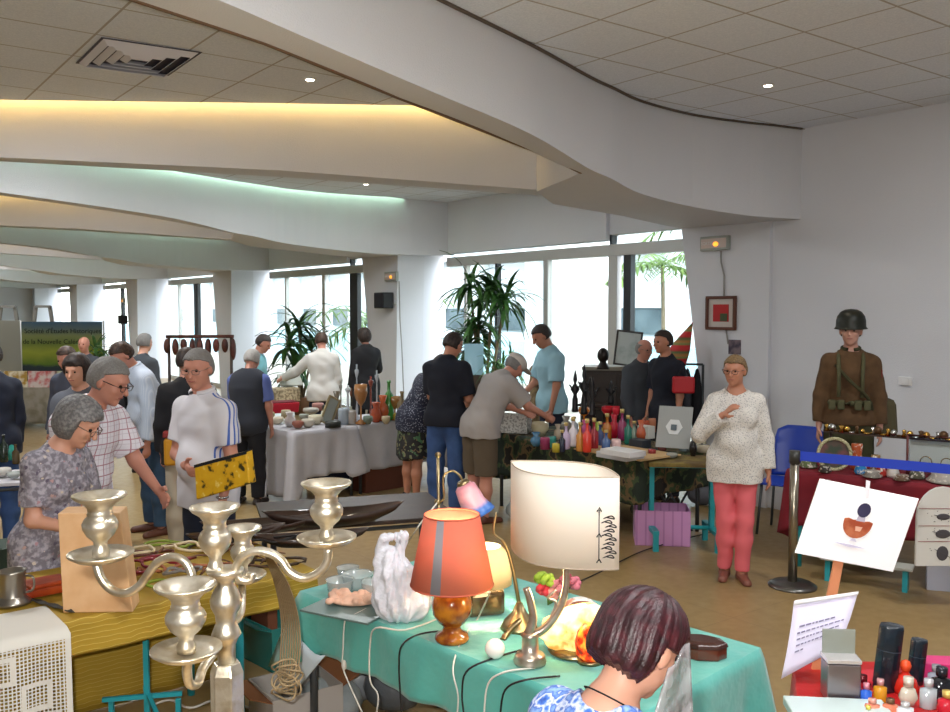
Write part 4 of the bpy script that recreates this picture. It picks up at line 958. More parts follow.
def arm(pts, Ys, r=.0085):
    n = len(pts); P = [loc(PY(px, py, Ys[0]+(Ys[1]-Ys[0])*i/(n-1))) for i, (px, py) in enumerate(pts)]
    MB().tube(P, r, 10).build('arm', M_silver, can)
arm([(96, 562), (101, 578), (112, 590), (126, 593), (139, 586), (148, 574), (158, 562), (172, 557), (184, 561), (191, 572), (192, 582)], (1.76, YC-.0))
arm([(328, 546), (327, 562), (318, 573), (304, 578), (290, 572), (281, 560), (270, 553), (256, 551), (243, 556), (236, 568), (240, 579), (250, 580), (252, 573)], (1.70, YC))
arm([(188, 658), (187, 672), (190, 684), (198, 683), (203, 668), (213, 655)], (1.50, YC-.03), .0085)
arm([(242, 580), (242, 598), (240, 615), (233, 622), (226, 618)], (1.93, YC+.03), .008)
st = [(0, 712+150)]
def zc(py): return PY(222, py, YC).z-.752
colp = [(.0, 0), (.115, 0), (.115, .015), (.10, .03), (.06, .045), (.035, .07), (.03, .11), (.03, .14)]
MB().lathe(colp, (0, 0, 0), 32).build('foot', M_silver, can)
cb = MB(); cb.lathe([(.0, .13), (.033, .14), (.033, zc(672)), (.026, zc(662)), (.0, zc(661))], (0, 0, 0), 6); cb.sm = [False]*len(cb.sm); cb.build('faceted_column', M_silver, can, bevel=.002)
k_ = YC/F
MB().lathe([(.0, zc(664)), (9*k_, zc(663)), (9*k_, zc(645)), (12*k_, zc(638)), (15*k_, zc(634)), (13*k_, zc(629)), (10*k_, zc(622)), (11*k_, zc(614)), (15*k_, zc(606)), (16*k_, zc(600)), (13*k_, zc(592)), (9*k_, zc(585)), (9*k_, zc(580)), (14*k_, zc(576)), (18*k_, zc(572)), (18*k_, zc(569)), (8*k_, zc(568)), (0, zc(567))], loc((cx, cy, .752)), 28).build('stem', M_silver, can)
MB().box((loc(PY(212, 570, YC))+Vector((.006, 0, .002))), (.03, .03, .012)).build('socket', M_silver, can, bevel=.004)
ns = [Vector((cx, cy, 0))+Vector(q) for q in ((-.38, -.35, 0), (.38, -.35, 0), (.38, .3, 0), (-.38, .3, 0))]
table('small near table carrying the candelabrum, below the edge of the photograph', ns, TZ, M_ply, M_dleg)
# ---------------------------------------------------------------- things on the yellow table
M_block = mat('pale_wood', 'e6bc8e', .55, noise=('d8a878', 8, .35, .65))
a = PZ(63, 613, TZ+.008); b = PZ(133, 612, TZ+.008); hh = 110/F*a.y*.93
bl = empty('wooden_stand', a, 0, 'pale wooden tapered stand block on the yellow table behind the candelabrum', 'stand')
A_ = Vector((0, 0, 0)); B_ = b-a; th_ = Vector((-.02, .13, 0))
MB().prism([A_, B_, B_*.84+Vector((0, 0, hh)), B_*.0+Vector((-.012, 0, hh))], th_).build('body', M_block, bl, bevel=.004)
# pewter mug
p = PZ(13, 603, TZ+.014); mg = empty('pewter_mug', p, 0, 'small pewter mug on a footed base standing on the lace cloth', 'mug')
M_pewter = mat('pewter', '9b958c', .3, .9); rr_ = 14/F*p.y
MB().lathe([(0, 0), (rr_*1.25, 0), (rr_*1.2, .012), (rr_*.9, .03), (rr_*.86, .035), (rr_*.88, .13), (rr_*.95, .14), (rr_*.88, .14), (rr_*.8, .04), (0, .036)], (0, 0, 0), 24).build('body', M_pewter, mg)
MB().tube([(rr_*.85, 0, .12), (rr_*1.5, 0, .11), (rr_*1.5, 0, .06), (rr_*.85, 0, .045)], .005, 8).build('handle', M_pewter, mg)
# red leather things
p = PZ(45, 594, TZ+.012)
wl = empty('leather_wallet', p, .7, 'shiny red-brown leather wallet lying beside the pewter mug', 'wallet'); M_rl = mat('red_leather', '8c2f16', .3, noise=('b0481f', 10, .4, .7), coat=.3)
MB().box((0, .02, .03), (.20, .17, .05)).build('body', M_rl, wl, bevel=.018); MB().box((.0, -.03, .058), (.17, .10, .02), rz=.1).build('flap', M_rl, wl, bevel=.008)
p = PZ(40, 612, TZ+.014)
o = MB().sheet(lambda a, b: (p.x+(a-.5)*.34*.775-(b-.5)*.05, p.y+.08+(a-.5)*-.16+(b-.5)*.06, TZ+.02+.003*math.sin(a*20)), 16, 3).build('woven_strip', mat('dark_strip', '4a4640', .9), solid=.004); tag(o, 'dark woven strip lying between the lace cloth and the wooden stand', 'strip')
# pile of bead necklaces and twigs
rr = random.Random(3); cols = [('reddish brown', '5a2a22'), ('olive green', '7a8a2c'), ('wine red', '7c1f2a'), ('cream', 'c9b795'), ('dark brown', '3a2a1e'), ('copper', '9a5a38'), ('grey', '77706a'), ('black', '1f1b1a')]
spots = [(150, 556), (172, 548), (168, 566), (190, 556), (205, 548), (150, 575), (182, 578), (262, 548), (215, 545), (160, 590), (128, 575), (136, 560), (275, 565), (200, 572)]
for i, (px, py) in enumerate(spots):
    c = PZ(px, py, TZ+.012); nm, cc = cols[i % 8]; m = mat('beads_'+nm, cc, .45); R_ = rr.uniform(.06, .12); pts = []
    for j in range(26):
        an = 2*PI*j/25; q = R_*(1+.35*math.sin(an*2+i)+.15*math.sin(an*5)); pts.append(c+Vector((q*math.cos(an)*1.2, q*math.sin(an)*.6, .012+.012*(i % 4)+.008*math.sin(an*3+i))))
    o = MB().tube(pts, .0075, 6, False).build('bead_necklace', m)
    where = ['by the wooden stand', 'at the middle of the pile', 'near the candelabrum stem'][i % 3]
    tag(o, '%s bead necklace in the jewellery pile, %s%s' % (nm, ['lower' if py > 560 else 'upper', 'side ' + where][0] + ' layer ', where), 'necklace', 'necklaces heaped on the yellow table')
for i in range(12):
    c = PZ(rr.uniform(150, 285), rr.uniform(545, 575), TZ+.03); an = rr.uniform(-.5, .5)+.6; L = rr.uniform(.12, .25)
    d = Vector((math.cos(an), math.sin(an)*.6, .0))*L/2
    o = MB().tube([c-d+Vector((0, 0, .0)), c+Vector((0, 0, .035)), c+d+Vector((0, 0, .015))], [.006, .003], 6).build('twig', mat('twig_brown', '6b4a38', .8)); tag(o, 'thin curved brown stick lying across the jewellery pile', 'stick', 'thin sticks in the jewellery pile')
# dark carved wooden dishes on a low dark stall table beyond
M_dkwood = mat('dark_carved_wood', '2a1c17', .45, noise=('3d2a20', 9, .35, .7), coat=.15)
RB = rectpts((-1.20, 5.08), (.95, .30), 1.15, (-.30, .95), .75)
def dish(px, py, L, W, H_, rz, label, z=TZ+.012, name='wooden_dish', m=M_dkwood):
    c = PZ(px, py, z); r = empty(name, c, rz, label, 'dish')
    vs = lambda a, b: (0, 0, 0)
    mb = MB()
    def f(a, b):
        an = 2*PI*a; k = [0, .55, .86, 1.0, .96, .8, .0][min(6, int(round(b*6)))]; zz = [0, 0, .5, 1.0, .95, .45, .28][min(6, int(round(b*6)))]
        tip = 1+.35*abs(math.cos(an))**6
        return (L/2*k*math.cos(an)*tip, W/2*k*math.sin(an), H_*zz*(1+.55*abs(math.cos(an))**4))
    mb.sheet(f, 28, 6); mb.build('bowl', m, r); return r
table('dark-topped table behind the yellow one carrying carved wooden dishes', RB, TZ, M_dkwood, M_dleg)
dish(262, 531, .50, .24, .05, .3, 'long dark carved wooden dish left of the two on the dark table')
dish(335, 524, .62, .26, .07, .35, 'boat-shaped dark wooden dish with pointed end, largest on the dark table')
dish(312, 545, .46, .2, .05, .25, 'dark oval wooden tray in front of the boat-shaped dish')
dish(237, 541, .40, .2, .045, .5, 'small dark wooden tray at the left corner of the dark table')
# bundle of raffia cords hanging from the candelabrum arm into the box
M_raf = mat('raffia', 'a08a68', .9, bump=.4, bscale=200)
rf = empty('raffia_bundle', PY(292, 640, 3.3), 0, 'bundle of beige raffia cords hanging in front of the teal cloth corner', 'cord bundle')
for i in range(9):
    dx = (i-4)*1.6; q = [PY(268+dx*.4, 556, 2.6), PY(282+dx, 585, 3.0), PY(290+dx*1.3, 620, 3.25), PY(290+dx*1.5, 655, 3.3), PY(286+dx*1.2, 680+(i % 3)*6, 3.3)]
    wrap(MB().tube(q, .0035, 5).build('cord', M_raf), rf)
kn = MB()
for i in range(7):
    c = PY(284+(i % 3)*3, 668+i*4, 3.28); kn.tube([c+Vector((.045*math.cos(t*PI/6), .02*math.sin(t*PI/3+i), .03*math.sin(t*PI/6))) for t in range(13)], .004, 5)
wrap(kn.build('knot', M_raf), rf)
# ---------------------------------------------------------------- under the tables
def boxthing(name, label, cat, px, py, z, size, rz, m, open_=False, m2=None, group=None):
    c = PZ(px, py, z); r = empty(name, c, rz, label, cat, group)
    sx, sy, sz = size
    if not open_: MB().box((0, 0, sz/2), size).build('body', m, r, bevel=.004)
    else:
        mb = MB(); t_ = .006
        mb.box((0, 0, t_/2), (sx, sy, t_)); 
        for s in (-1, 1): mb.box((s*(sx/2-t_/2), 0, sz/2), (t_, sy, sz)); mb.box((0, s*(sy/2-t_/2), sz/2), (sx-2*t_, t_, sz))
        mb.build('body', m, r)
        for s in (-1, 1): 
            f = MB().box((s*(sx/2+.05), 0, sz+.01), (.12, sy, .004), R=Matrix.Rotation(-s*.4, 3, 'Y')).build('flap', m2 or m, r)
    return r
M_card = mat('cardboard', '8d5b38', .85); M_card2 = mat('cardboard_grey', 'b0a9a2', .85)
boxthing('cardboard_box', 'open cardboard box with brown flaps under the left end of the teal table', 'box', 296, 740, .0, (.34, .3, .28), .6, M_card2, True, M_card)
M_tealp = mat('teal_plastic', '2f7f78', .25, alpha=.85, spec=.6)
boxthing('plastic_crate', 'dark teal plastic tub on the floor behind the cardboard box', 'crate', 300, 650, .0, (.6, .36, .24), .78, M_tealp, True)
boxthing('wooden_panel_box', 'brown wooden case standing under the yellow table end', 'case', 262, 655, .0, (.06, .3, .6), .65, mat('brown_panel', '6f3f28', .6))
for i, (px, py, c, nm) in enumerate([(355, 690, '8a8f94', 'grey-blue'), (395, 700, '5d6267', 'dark grey'), (330, 715, '9aa3a6', 'pale grey')]):
    p = PZ(px, py+10, 0.0); r = empty('plastic_bag', p, 0, nm+' plastic bag on the floor under the teal table', 'bag')
    MB().ball((0, 0, .12), (.16, .12, .12), 14, 8).build('body', mat('bag_'+nm, c, .35, bump=.8, bscale=14), r)
o = MB().tube([PZ(px, py, .02) for px, py in ((150, 706), (170, 700), (190, 708), (215, 700), (240, 705), (262, 712))], .006, 6).build('cable', mat('white_cable', 'cfcac0', .5)); tag(o, 'white cable lying on the floor below the turquoise foot', 'cable')
# ---------------------------------------------------------------- lamps
M_cable_w = MATS['white_cable']; M_cable_b = mat('black_cable', '1d1c1c', .5)
def bulb(r, c, R_, e=30, col='ffe2a8', name='bulb', rad=.03):
    MB().ball(c, rad, 12, 8).build(name, mat('bulb_glow', 'ffffff', .3, emit='ffdc9a', es=22), r)
    l = bpy.data.lights.new('bulb_light', 'POINT'); l.energy = e; l.color = (1, .75, .45); l.shadow_soft_size = .03
    o = bpy.data.objects.new('bulb_light', l); C.objects.link(o); o.parent = r; o.location = Vector(c)+Vector((0, 0, .035))
def shade_mat(name, col, tr=.35, band=None):
    m = bpy.data.materials.new(name); m.use_nodes = True; nt = m.node_tree; b = nt.nodes['Principled BSDF']; b.inputs['Base Color'].default_value = (*lin(col), 1); b.inputs['Roughness'].default_value = .8
    t_ = nt.nodes.new('ShaderNodeBsdfTranslucent'); t_.inputs[0].default_value = (*lin(col), 1); mx = nt.nodes.new('ShaderNodeMixShader'); mx.inputs[0].default_value = tr
    nt.links.new(b.outputs[0], mx.inputs[1]); nt.links.new(t_.outputs[0], mx.inputs[2]); nt.links.new(mx.outputs[0], nt.nodes['Material Output'].inputs[0])
    if band:
        tc = nt.nodes.new('ShaderNodeTexCoord'); sp = nt.nodes.new('ShaderNodeSeparateXYZ'); nt.links.new(tc.outputs['Object'], sp.inputs[0])
        at = nt.nodes.new('ShaderNodeMath'); at.operation = 'ARCTAN2'; nt.links.new(sp.outputs[1], at.inputs[0]); nt.links.new(sp.outputs[0], at.inputs[1])
        cp_ = nt.nodes.new('ShaderNodeMath'); cp_.operation = 'COMPARE'; cp_.inputs[1].default_value = band[0]; cp_.inputs[2].default_value = band[1]; nt.links.new(at.outputs[0], cp_.inputs[0])
        mc = nt.nodes.new('ShaderNodeMix'); mc.data_type = 'RGBA'; nt.links.new(cp_.outputs[0], mc.inputs[0]); mc.inputs[6].default_value = (*lin(col), 1); mc.inputs[7].default_value = (*lin(band[2]), 1)
        nt.links.new(mc.outputs[2], b.inputs['Base Color']); nt.links.new(mc.outputs[2], t_.inputs[0])
    MATS[name] = m; return m
# orange lamp
p = on(452, 640); L1 = empty('table_lamp', p, 0, 'table lamp with an orange shade and round amber-brown ceramic base, lit', 'lamp')
M_amb = mat('amber_ceramic', '7a3a12', .12, noise=('b8741f', 16, .4, .65), coat=.8); s = p.y/F
def zz(py): return (640-py)*s*1.02
MB().lathe([(0, 0), (17*s, 0), (18*s, 3*s), (16*s, 7*s), (10*s, 10*s), (9*s, 15*s), (14*s, 19*s), (20*s, 28*s), (21*s, 38*s), (18*s, 47*s), (12*s, 53*s), (8*s, 56*s), (7*s, 60*s), (0, 60*s)], (0, 0, 0), 32).build('base', M_amb, L1)
MB().cyl((0, 0, 59*s), (0, 0, 74*s), 3*s).build('neck', M_brass, L1)
M_orange = shade_mat('orange_shade', 'd77a60', .3, (-1.95, .13, '8f8f96'))
sh1 = MB().lathe([(42*s, 58*s), (28*s, 129*s)], (0, 0, 0), 48, closed=False).build('lamp_shade', M_orange, L1, solid=.002)
for q in (58, 129): MB().tube([(((42 if q == 58 else 28)*s)*math.cos(a*PI/16), ((42 if q == 58 else 28)*s)*math.sin(a*PI/16), q*s) for a in range(33)], .003, 6, False).build('shade_rim', mat('rim_red', 'b85a42', .6), sh1)
bulb(L1, (0, 0, 92*s), .03, 9)
# big pale lamp with an almond-shaped shade
p = on(530, 663); L2 = empty('table_lamp', p, 0, 'big lamp with a cream almond-shaped shade on twisted silver stems', 'lamp')
s = p.y/F; M_nick = mat('worn_nickel', 'd0c4b6', .3, .85, noise=('b59a84', 20, .4, .7))
MB().lathe([(0, 0), (16*s, 0), (17*s, 3*s), (15*s, 5*s), (16*s, 7*s), (14*s, 10*s), (9*s, 12*s), (8*s, 27*s), (10*s, 29*s), (7*s, 32*s), (0, 32*s)], (0, 0, 0), 28).build('base', M_nick, L2)
q0 = Vector((0, 0, 28*s))
def lp(px, py, dy=0): return PY(px, py, p.y+dy)-p
MB().tube([q0, lp(545, 628), lp(560, 608), lp(566, 585), lp(566, 560), lp(566, 540)], [.016, .009], 10).build('stem', M_nick, L2)
MB().tube([q0+Vector((-.01, 0, 0)), lp(533, 620), lp(530, 600), lp(526, 588)], [.017, .012], 10).build('leaf_stem', M_nick, L2)
MB().tube([lp(545, 630), lp(556, 604), lp(548, 598), lp(556, 590)], [.006, .003], 8).build('tendril', M_nick, L2)
cS = Vector((.303, 3.09, 0))-Vector((p.x, p.y, 0)); eS = Vector((.342, -.32, 0)); LS = eS.length; eS.normalize(); nS = Vector((eS.y, -eS.x, 0)); 
if nS.y > 0: nS = -nS
z0s, z1s = 1.145-p.z, 1.452-p.z; arcw = .14
M_cream = shade_mat('cream_shade', 'efe4d6', .25)
def vpt(a):     # closed almond outline, a in 0..1
    if a < .5: t_ = a*2; return cS+eS*(t_-.5)*LS+nS*arcw*math.sin(PI*t_)**.9
    t_ = 2-a*2; return cS+eS*(t_-.5)*LS-nS*arcw*math.sin(PI*t_)**.9
sh2 = MB().sheet(lambda a, b: Vector((*vpt(min(a, .99999))[:2], z0s+(z1s-z0s)*b)), 80, 2).build('lamp_shade', M_cream, L2, solid=.003)
for zz_ in (z0s, z1s): MB().tube([Vector((*vpt(i/60)[:2], zz_)) for i in range(60)]+[Vector((*vpt(0)[:2], zz_))], .0025, 5, False).build('shade_rim', mat('rim_cream', 'b8a894', .7), sh2)
MB().cyl(cS+Vector((0, 0, z0s+.0)), cS+Vector((0, 0, z0s+.05)), .006).build('fitting', M_nick, L2)
ink = mat('ink_black', '2a2624', .8)
tq = .93; pa = vpt(tq*.5); 
def onshade(tt, z): q = vpt(tt*.5)+nS*.003; return Vector((q.x, q.y, z))
mb = MB(); zA, zB = z0s+.03, z0s+.20
mb.tube([onshade(.905, zA), onshade(.905, (zA+zB)/2), onshade(.905, zB)], .0018, 5, False)
for k in range(10):
    zc_ = zA+.01+k*.0145; a1 = .945+.012*math.sin(k*2.1); mb.tube([onshade(a1-.02, zc_), onshade(a1+.02, zc_+.009), onshade(a1+.035, zc_-.001), onshade(a1, zc_+.004)], .0022, 5)
for zq in (zA, (zA+zB)/2, zB): mb.tube([onshade(.893, zq-.006), onshade(.905, zq+.008), onshade(.917, zq-.006)], .0025, 5, False)
mb.build('painted_script', ink, sh2)
# glowing glass lamp behind
p = on(490, 612); L3 = empty('table_lamp', p, 0, 'lamp with a glowing white drum shade on a square brown glass base', 'lamp'); s = p.y/F
MB().box((-8*s, 0, 13*s), (40*s, 34*s, 26*s), rz=.3).build('base', mat('brown_glass', '3a2c20', .1, noise=('5a4a30', 12, .4, .6), coat=.6), L3, bevel=.02)
M_glow = shade_mat('white_glow_shade', 'f5e6c8', .6)
MB().lathe([(26*s, 30*s), (25*s, 52*s), (20*s, 62*s), (15*s, 68*s)], (-4*s, 0, 0), 32, closed=False).build('lamp_shade', M_glow, L3, solid=.002); MB().cyl((-4*s, 0, 26*s), (-4*s, 0, 36*s), .012).build('socket', M_brass, L3)
bulb(L3, (-4*s, 0, 44*s), .03, 26)
# tulip gooseneck lamp
p = on(440, 590); L4 = empty('table_lamp', p, 0, 'slender brass gooseneck lamp with a pink and blue glass tulip shade', 'lamp'); s = p.y/F
def l4(px, py, dy=0): return PY(px, py, p.y+dy)-p
M_brs = mat('aged_brass', '9a8866', .35, 1)
MB().lathe([(0, 0), (.07, 0), (.065, .012), (.02, .025), (0, .03)], (0, 0, 0), 24).build('base', M_brs, L4)
MB().cyl((0, 0, .02), l4(438, 458), .007).build('pole', M_brs, L4); MB().ball(l4(438, 455), .014, 10, 8).build('finial', M_brs, L4); MB().ball(l4(438, 502), .016, 10, 8).build('clamp', M_brs, L4)
MB().tube([l4(438, 502), l4(444, 498), l4(443, 482), l4(445, 474), l4(453, 471), l4(460, 476), l4(463, 483)], .005, 8).build('arm', M_brs, L4)
ax = (l4(480, 517)-l4(463, 483)).normalized(); t = NT('tulip_glass', .35); d_ = t.n('VectorMath', operation='DOT_PRODUCT'); t.link(t.co, d_.inputs[0]); d_.inputs[1].default_value = ax
t.col(t.ramp(t.math('SUBTRACT', d_.outputs['Value'], float(l4(463, 483).dot(ax))), [(.0, 'd9909a'), (.105, 'd3a0b0'), (.125, '3a6fc0'), (.2, '2a5ab0')]))
MB().lathe([(.02, .0), (.045, .02), (.052, .06), (.055, .10), (.072, .14), (.078, .155)], l4(463, 483), 24, axis=ax, closed=False).build('tulip_shade', t.m, L4, solid=.003)
MB().lathe([(.022, -.012), (.03, .0), (.03, .012), (.01, .014)], l4(463, 483), 16, axis=ax).build('collar', M_brs, L4)
# white globe lamp bulb on brass foot
p = on(505, 640); L5 = empty('globe_lamp', p, 0, 'small fallen brass lamp with a white globe bulb in front of the cream lamp', 'lamp'); s = p.y/F
MB().ball(on(495, 658)-p+Vector((0, 0, .034)), .036, 16, 10).build('globe', mat('opal_globe', 'efe8e0', .25), L5)
MB().tube([PY(500, 645, p.y)-p+Vector((.01, 0, .02)), Vector((.03, .05, .03)), Vector((.08, .12, .045))], .012, 8).build('socket', M_brs, L5)
MB().lathe([(0, 0), (.075, 0), (.07, .01), (.06, .03), (.03, .06), (.012, .10), (0, .10)], (.06, .13, 0), 24).build('foot', M_brs, L5)
MB().tube([Vector((.06, .13, .09)), Vector((.03, .13, .25)), Vector((.0, .12, .34)), Vector((-.04, .12, .38)), Vector((-.03, .12, .46))], [.008, .004], 8).build('stem', M_brs, L5)
# sea-shell night light
t = NT('glowing_shell', .4); n = t.noise(14, 3); c_ = t.ramp(n, [(.35, 'c98a3a'), (.5, 'f4d88a'), (.7, 'fff3c4')]); t.col(c_); t.link(c_, t.b.inputs['Emission Color']); t.b.inputs['Emission Strength'].default_value = 1.1; M_shell = t.m
p = on(575, 652); L6 = empty('shell_lamp', p, 0, 'glowing yellow sea-shell lamp to the right of the cream lamp base', 'lamp')
def shell(a, b):
    an = 2*PI*a; k = b; r_ = .088*math.sin(PI*min(1, .08+k*.9))**.6*(1+.26*math.sin(an*4+k*3)+.10*math.sin(k*22)); return (r_*math.cos(an)*1.15+.07*k*k-.02, r_*math.sin(an)*.75, .01+.17*k)
MB().sheet(shell, 36, 14).build('shell', M_shell, L6)
l = bpy.data.lights.new('shell_light', 'POINT'); l.energy = 4; l.color = (1, .72, .35); l.shadow_soft_size = .06; o = bpy.data.objects.new('shell_light', l); C.objects.link(o); o.parent = L6; o.location = (-.06, -.02, .26)
MB().lathe([(.09, 0), (.10, .01), (.05, .02), (0, .02)], (0, 0, 0), 20).build('foot', M_brs, L6)
# small flame-coloured lamp
t = NT('flame_glass', .3); n = t.noise(26, 3); c_ = t.ramp(n, [(.38, '7c1408'), (.5, 'e0380f'), (.62, 'ffa63a')]); t.col(c_); t.link(c_, t.b.inputs['Emission Color']); t.b.inputs['Emission Strength'].default_value = .8; M_flame = t.m
p = on(590, 662); L7 = empty('night_lamp', p, 0, 'small night lamp with mottled flame-red glass beside the reddish hair', 'lamp')
MB().lathe([(.03, 0), (.05, .02), (.055, .06), (.045, .10), (.025, .125), (0, .13)], (0, 0, .01), 20).build('glass', M_flame, L7); MB().lathe([(.045, 0), (.045, .012), (.03, .014)], (0, 0, 0), 20).build('foot', M_brs, L7)
p = on(583, 640); o = MB().lathe([(.05, 0), (.075, .02), (.085, .06), (.075, .11), (.05, .13), (.045, .135), (.05, .12), (.0, .11)], p, 24).build('clay_pot', mat('clay_brown', '6b4130', .5)); tag(o, 'round brown clay pot between the shell lamp and the seated woman', 'pot')
p = on(580, 622); r = empty('striped_shell', p, 0, 'white and salmon striped sea shell on top of the lamps behind', 'shell')
MB().ball((0, 0, .05), (.075, .055, .05), 20, 10).build('shell', mat('shell_white', 'dcdad8', .35, noise=('c98a74', 18, .5, .6)), r)
# artificial flowers
fl = empty('flower_bunch', on(548, 605), 0, 'bunch of artificial pink, red and green flowers behind the cream lamp', 'flowers')
for i, (px, py, c, nm) in enumerate([(548, 580, '9fb83a', 'g'), (541, 578, '86a030', 'g2'), (543, 589, 'c8323c', 'r'), (556, 586, 'c9797f', 'p'), (566, 580, 'b55a68', 'p2'), (574, 583, 'c06a7c', 'p3'), (552, 594, 'cf8a80', 'p4')]):
    c0 = PY(px, py, fl.location.y)-fl.location; mb = MB()
    for k in range(7):
        a = k*2*PI/7; mb.ball(c0+Vector((.016*math.cos(a), .012*math.sin(a*2), .016*math.sin(a))), (.017, .010, .014), 8, 6)
    fo = mb.build('flower', mat('petal_'+nm, c, .6), fl); MB().tube([Vector((0, 0, 0)), c0*.5+Vector((.01, 0, 0)), c0], .003, 5).build('stem', mat('stem_green', '4f6a2c', .6), fo)
# brown wooden box at the right end
p = on(700, 655); bx_ = empty('wooden_box', p, -.35, 'small glossy brown octagonal wooden box at the right end of the teal cloth', 'box')
M_bwood = mat('glossy_brown_wood', '5c2a1c', .2, coat=.6)
mb = MB().lathe([(0, 0), (.10, 0), (.10, .04), (0, .04)], (0, 0, 0), 8, sx=.95, sy=.6); mb.sm = [False]*len(mb.sm); mb.build('body', M_bwood, bx_, bevel=.004)
mb = MB().lathe([(0, .041), (.105, .041), (.10, .055), (.07, .062), (0, .062)], (0, 0, 0), 8, sx=.95, sy=.6); mb.sm = [False]*len(mb.sm); mb.build('lid', mat('lid_wood', '3c211c', .25, coat=.5), bx_, bevel=.003)
# white carrier bag
p = on(398, 620); cb_ = empty('carrier_bag', p, 0, 'translucent white plastic carrier bag with tied handles on the teal cloth', 'bag'); s = p.y/F
t = NT('white_plastic', .35); t.b.inputs['Base Color'].default_value = (*lin('dcdce4'), 1); t.b.inputs['Alpha'].default_value = .9; t.bump(t.noise(26, 3), .7, .02); M_plas = t.m
f = Field((-.14, -.1, -.01), (.14, .1, .36), .006)
f.op(*ell((.02, 0, .07), (.115, .07, .08)), k=.03); f.op(*ell((-.01, 0, .15), (.095, .055, .10)), k=.05); f.op(*cap((-.02, 0, .2), (-.03, 0, .26), .06, .035), k=.03); f.op(*cap((-.075, 0, .24), (-.06, 0, .325), .02, .016), k=.02); f.op(*cap((.0, 0, .25), (.025, 0, .335), .02, .016), k=.02); f.op(*cap((-.06, 0, .33), (.025, 0, .345), .014, .014), k=.015)
_, P = f._sub(f.lo, f.lo+f.n*f.h); an = np.arctan2(P[..., 1], P[..., 0]); f.d = (f.d+.005*np.sin(an*9+P[..., 2]*30)+.003*np.sin(an*17-P[..., 2]*55)).astype(np.float32); f.d = np.maximum(f.d, -P[..., 2].astype(np.float32))
np_obj('bag_body', *f.mesh(), M_plas, cb_)
# coral piece on a glass tray, glass bowls
p = on(352, 612); o = MB().box(p+Vector((-.01, .03, .004)), (.34, .24, .008), rz=-.5).build('glass_tray', mat('grey_glass', '5f7470', .35, spec=.5)); tag(o, 'flat grey glass tray under the peach-coloured coral', 'tray')
cr = MB(); rr = random.Random(5)
f = Field((-.13, -.09, -.01), (.13, .09, .06), .006)
f.op(*ell((0, 0, .012), (.10, .065, .018)), k=.01)
for i in range(40): f.op(*ell((rr.uniform(-.1, .1), rr.uniform(-.06, .06), .02+rr.random()*.018), (.017, .016, .014)), k=.004)
o = np_obj('coral', *f.mesh(), mat('peach_coral', 'dcae94', .6)); o.location = on(354, 606)+Vector((0, .02, .008)); tag(o, 'lumpy peach-coloured coral piece on the glass tray left of the carrier bag', 'coral')
M_clear = mat('smoky_glass', 'c4cccb', .1, alpha=.45, spec=.8)
for i, (px, py, w_) in enumerate([(340, 596, .06), (357, 590, .07), (374, 598, .055), (348, 583, .05)]):
    p = on(px, py); o = MB().lathe([(0, 0), (w_*.5, 0), (w_*.9, .03), (w_, .07), (w_*1.05, .075), (w_*.93, .068), (w_*.8, .03), (0, .012)], p, 24).build('glass_bowl', M_clear)
    tag(o, ['smoky glass bowl at the front left of the bowl group', 'largest smoky glass bowl behind the coral', 'smoky glass bowl next to the white carrier bag', 'smallest smoky glass bowl at the back of the group'][i], 'bowl', 'smoky glass bowls on the teal cloth')
# cables over the front of the teal cloth
def hang_cable(pts, m, label, r=.0035):
    """pts: (px, py, kind) kind 't' on the table, 'h' hanging in front of it"""
    out = []
    for px, py, k in pts:
        if k == 't': out.append(PZ(px, py, tb+.005))
        elif k == 'a': out.append(PY(px, py, 3.3))
        else:      # plane of the cloth front, slightly ahead
            d = ray(px, py); nrm = Vector((-.707, -.707, 0)); A0 = Vector((TA[0], TA[1], 0))+nrm*.055; tt = (A0-Vector((0, 0, CAMZ))).dot(nrm)/d.dot(nrm); out.append(Vector((0, 0, CAMZ))+d*tt)
    o = MB().tube(out, r, 6).build('power_cable', m); tag(o, label, 'cable'); return o
o1 = hang_cable([(372, 606, 't'), (352, 616, 't'), (345, 620, 'h'), (343, 650, 'h'), (343, 668, 'h'), (352, 690, 'h'), (362, 712, 'h')], M_cable_w, 'thin cream cable with inline switch hanging below the coral')
sw = MB().ball((0, 0, 0), (.011, .008, .022), 10, 8).build('switch', M_cable_w); q = (PY(344, 665, 3.72)); q = hang_cable  # switch sits on the cable
d = ray(344, 665); nrm = Vector((-.707, -.707, 0)); A0 = Vector((TA[0], TA[1], 0))+nrm*.055; tt = (A0-Vector((0, 0, CAMZ))).dot(nrm)/d.dot(nrm); sw.location = Vector((0, 0, CAMZ))+d*tt; wrap(sw, o1)
hang_cable([(440, 618, 't'), (405, 630, 't'), (376, 628, 't'), (370, 645, 'h'), (370, 680, 'h'), (378, 695, 'h'), (376, 716, 'h')], M_cable_w, 'white cable running from the orange lamp past the carrier bag')
hang_cable([(450, 630, 't'), (420, 634, 't'), (402, 645, 't'), (399, 665, 'h'), (400, 690, 'h'), (402, 716, 'h')], M_cable_b, 'black cable hanging down left of the orange lamp')
hang_cable([(490, 592, 'a'), (478, 618, 't'), (462, 640, 't'), (453, 668, 'h'), (458, 695, 'h'), (457, 716, 'h')], M_cable_w, 'white cable dropping from the glowing drum lamp in front')
hang_cable([(520, 650, 't'), (488, 660, 't'), (466, 672, 'h'), (462, 695, 'h'), (464, 716, 'h')], M_cable_b, 'black cable running from the lamp base with the globe')
hang_cable([(535, 668, 't'), (505, 672, 't'), (488, 684, 'h'), (484, 716, 'h')], M_cable_w, 'white cable from the cream lamp base over the cloth edge')
hang_cable([(560, 676, 't'), (525, 680, 't'), (505, 690, 'h'), (500, 716, 'h')], M_cable_b, 'black cable with a switch near the seated woman')
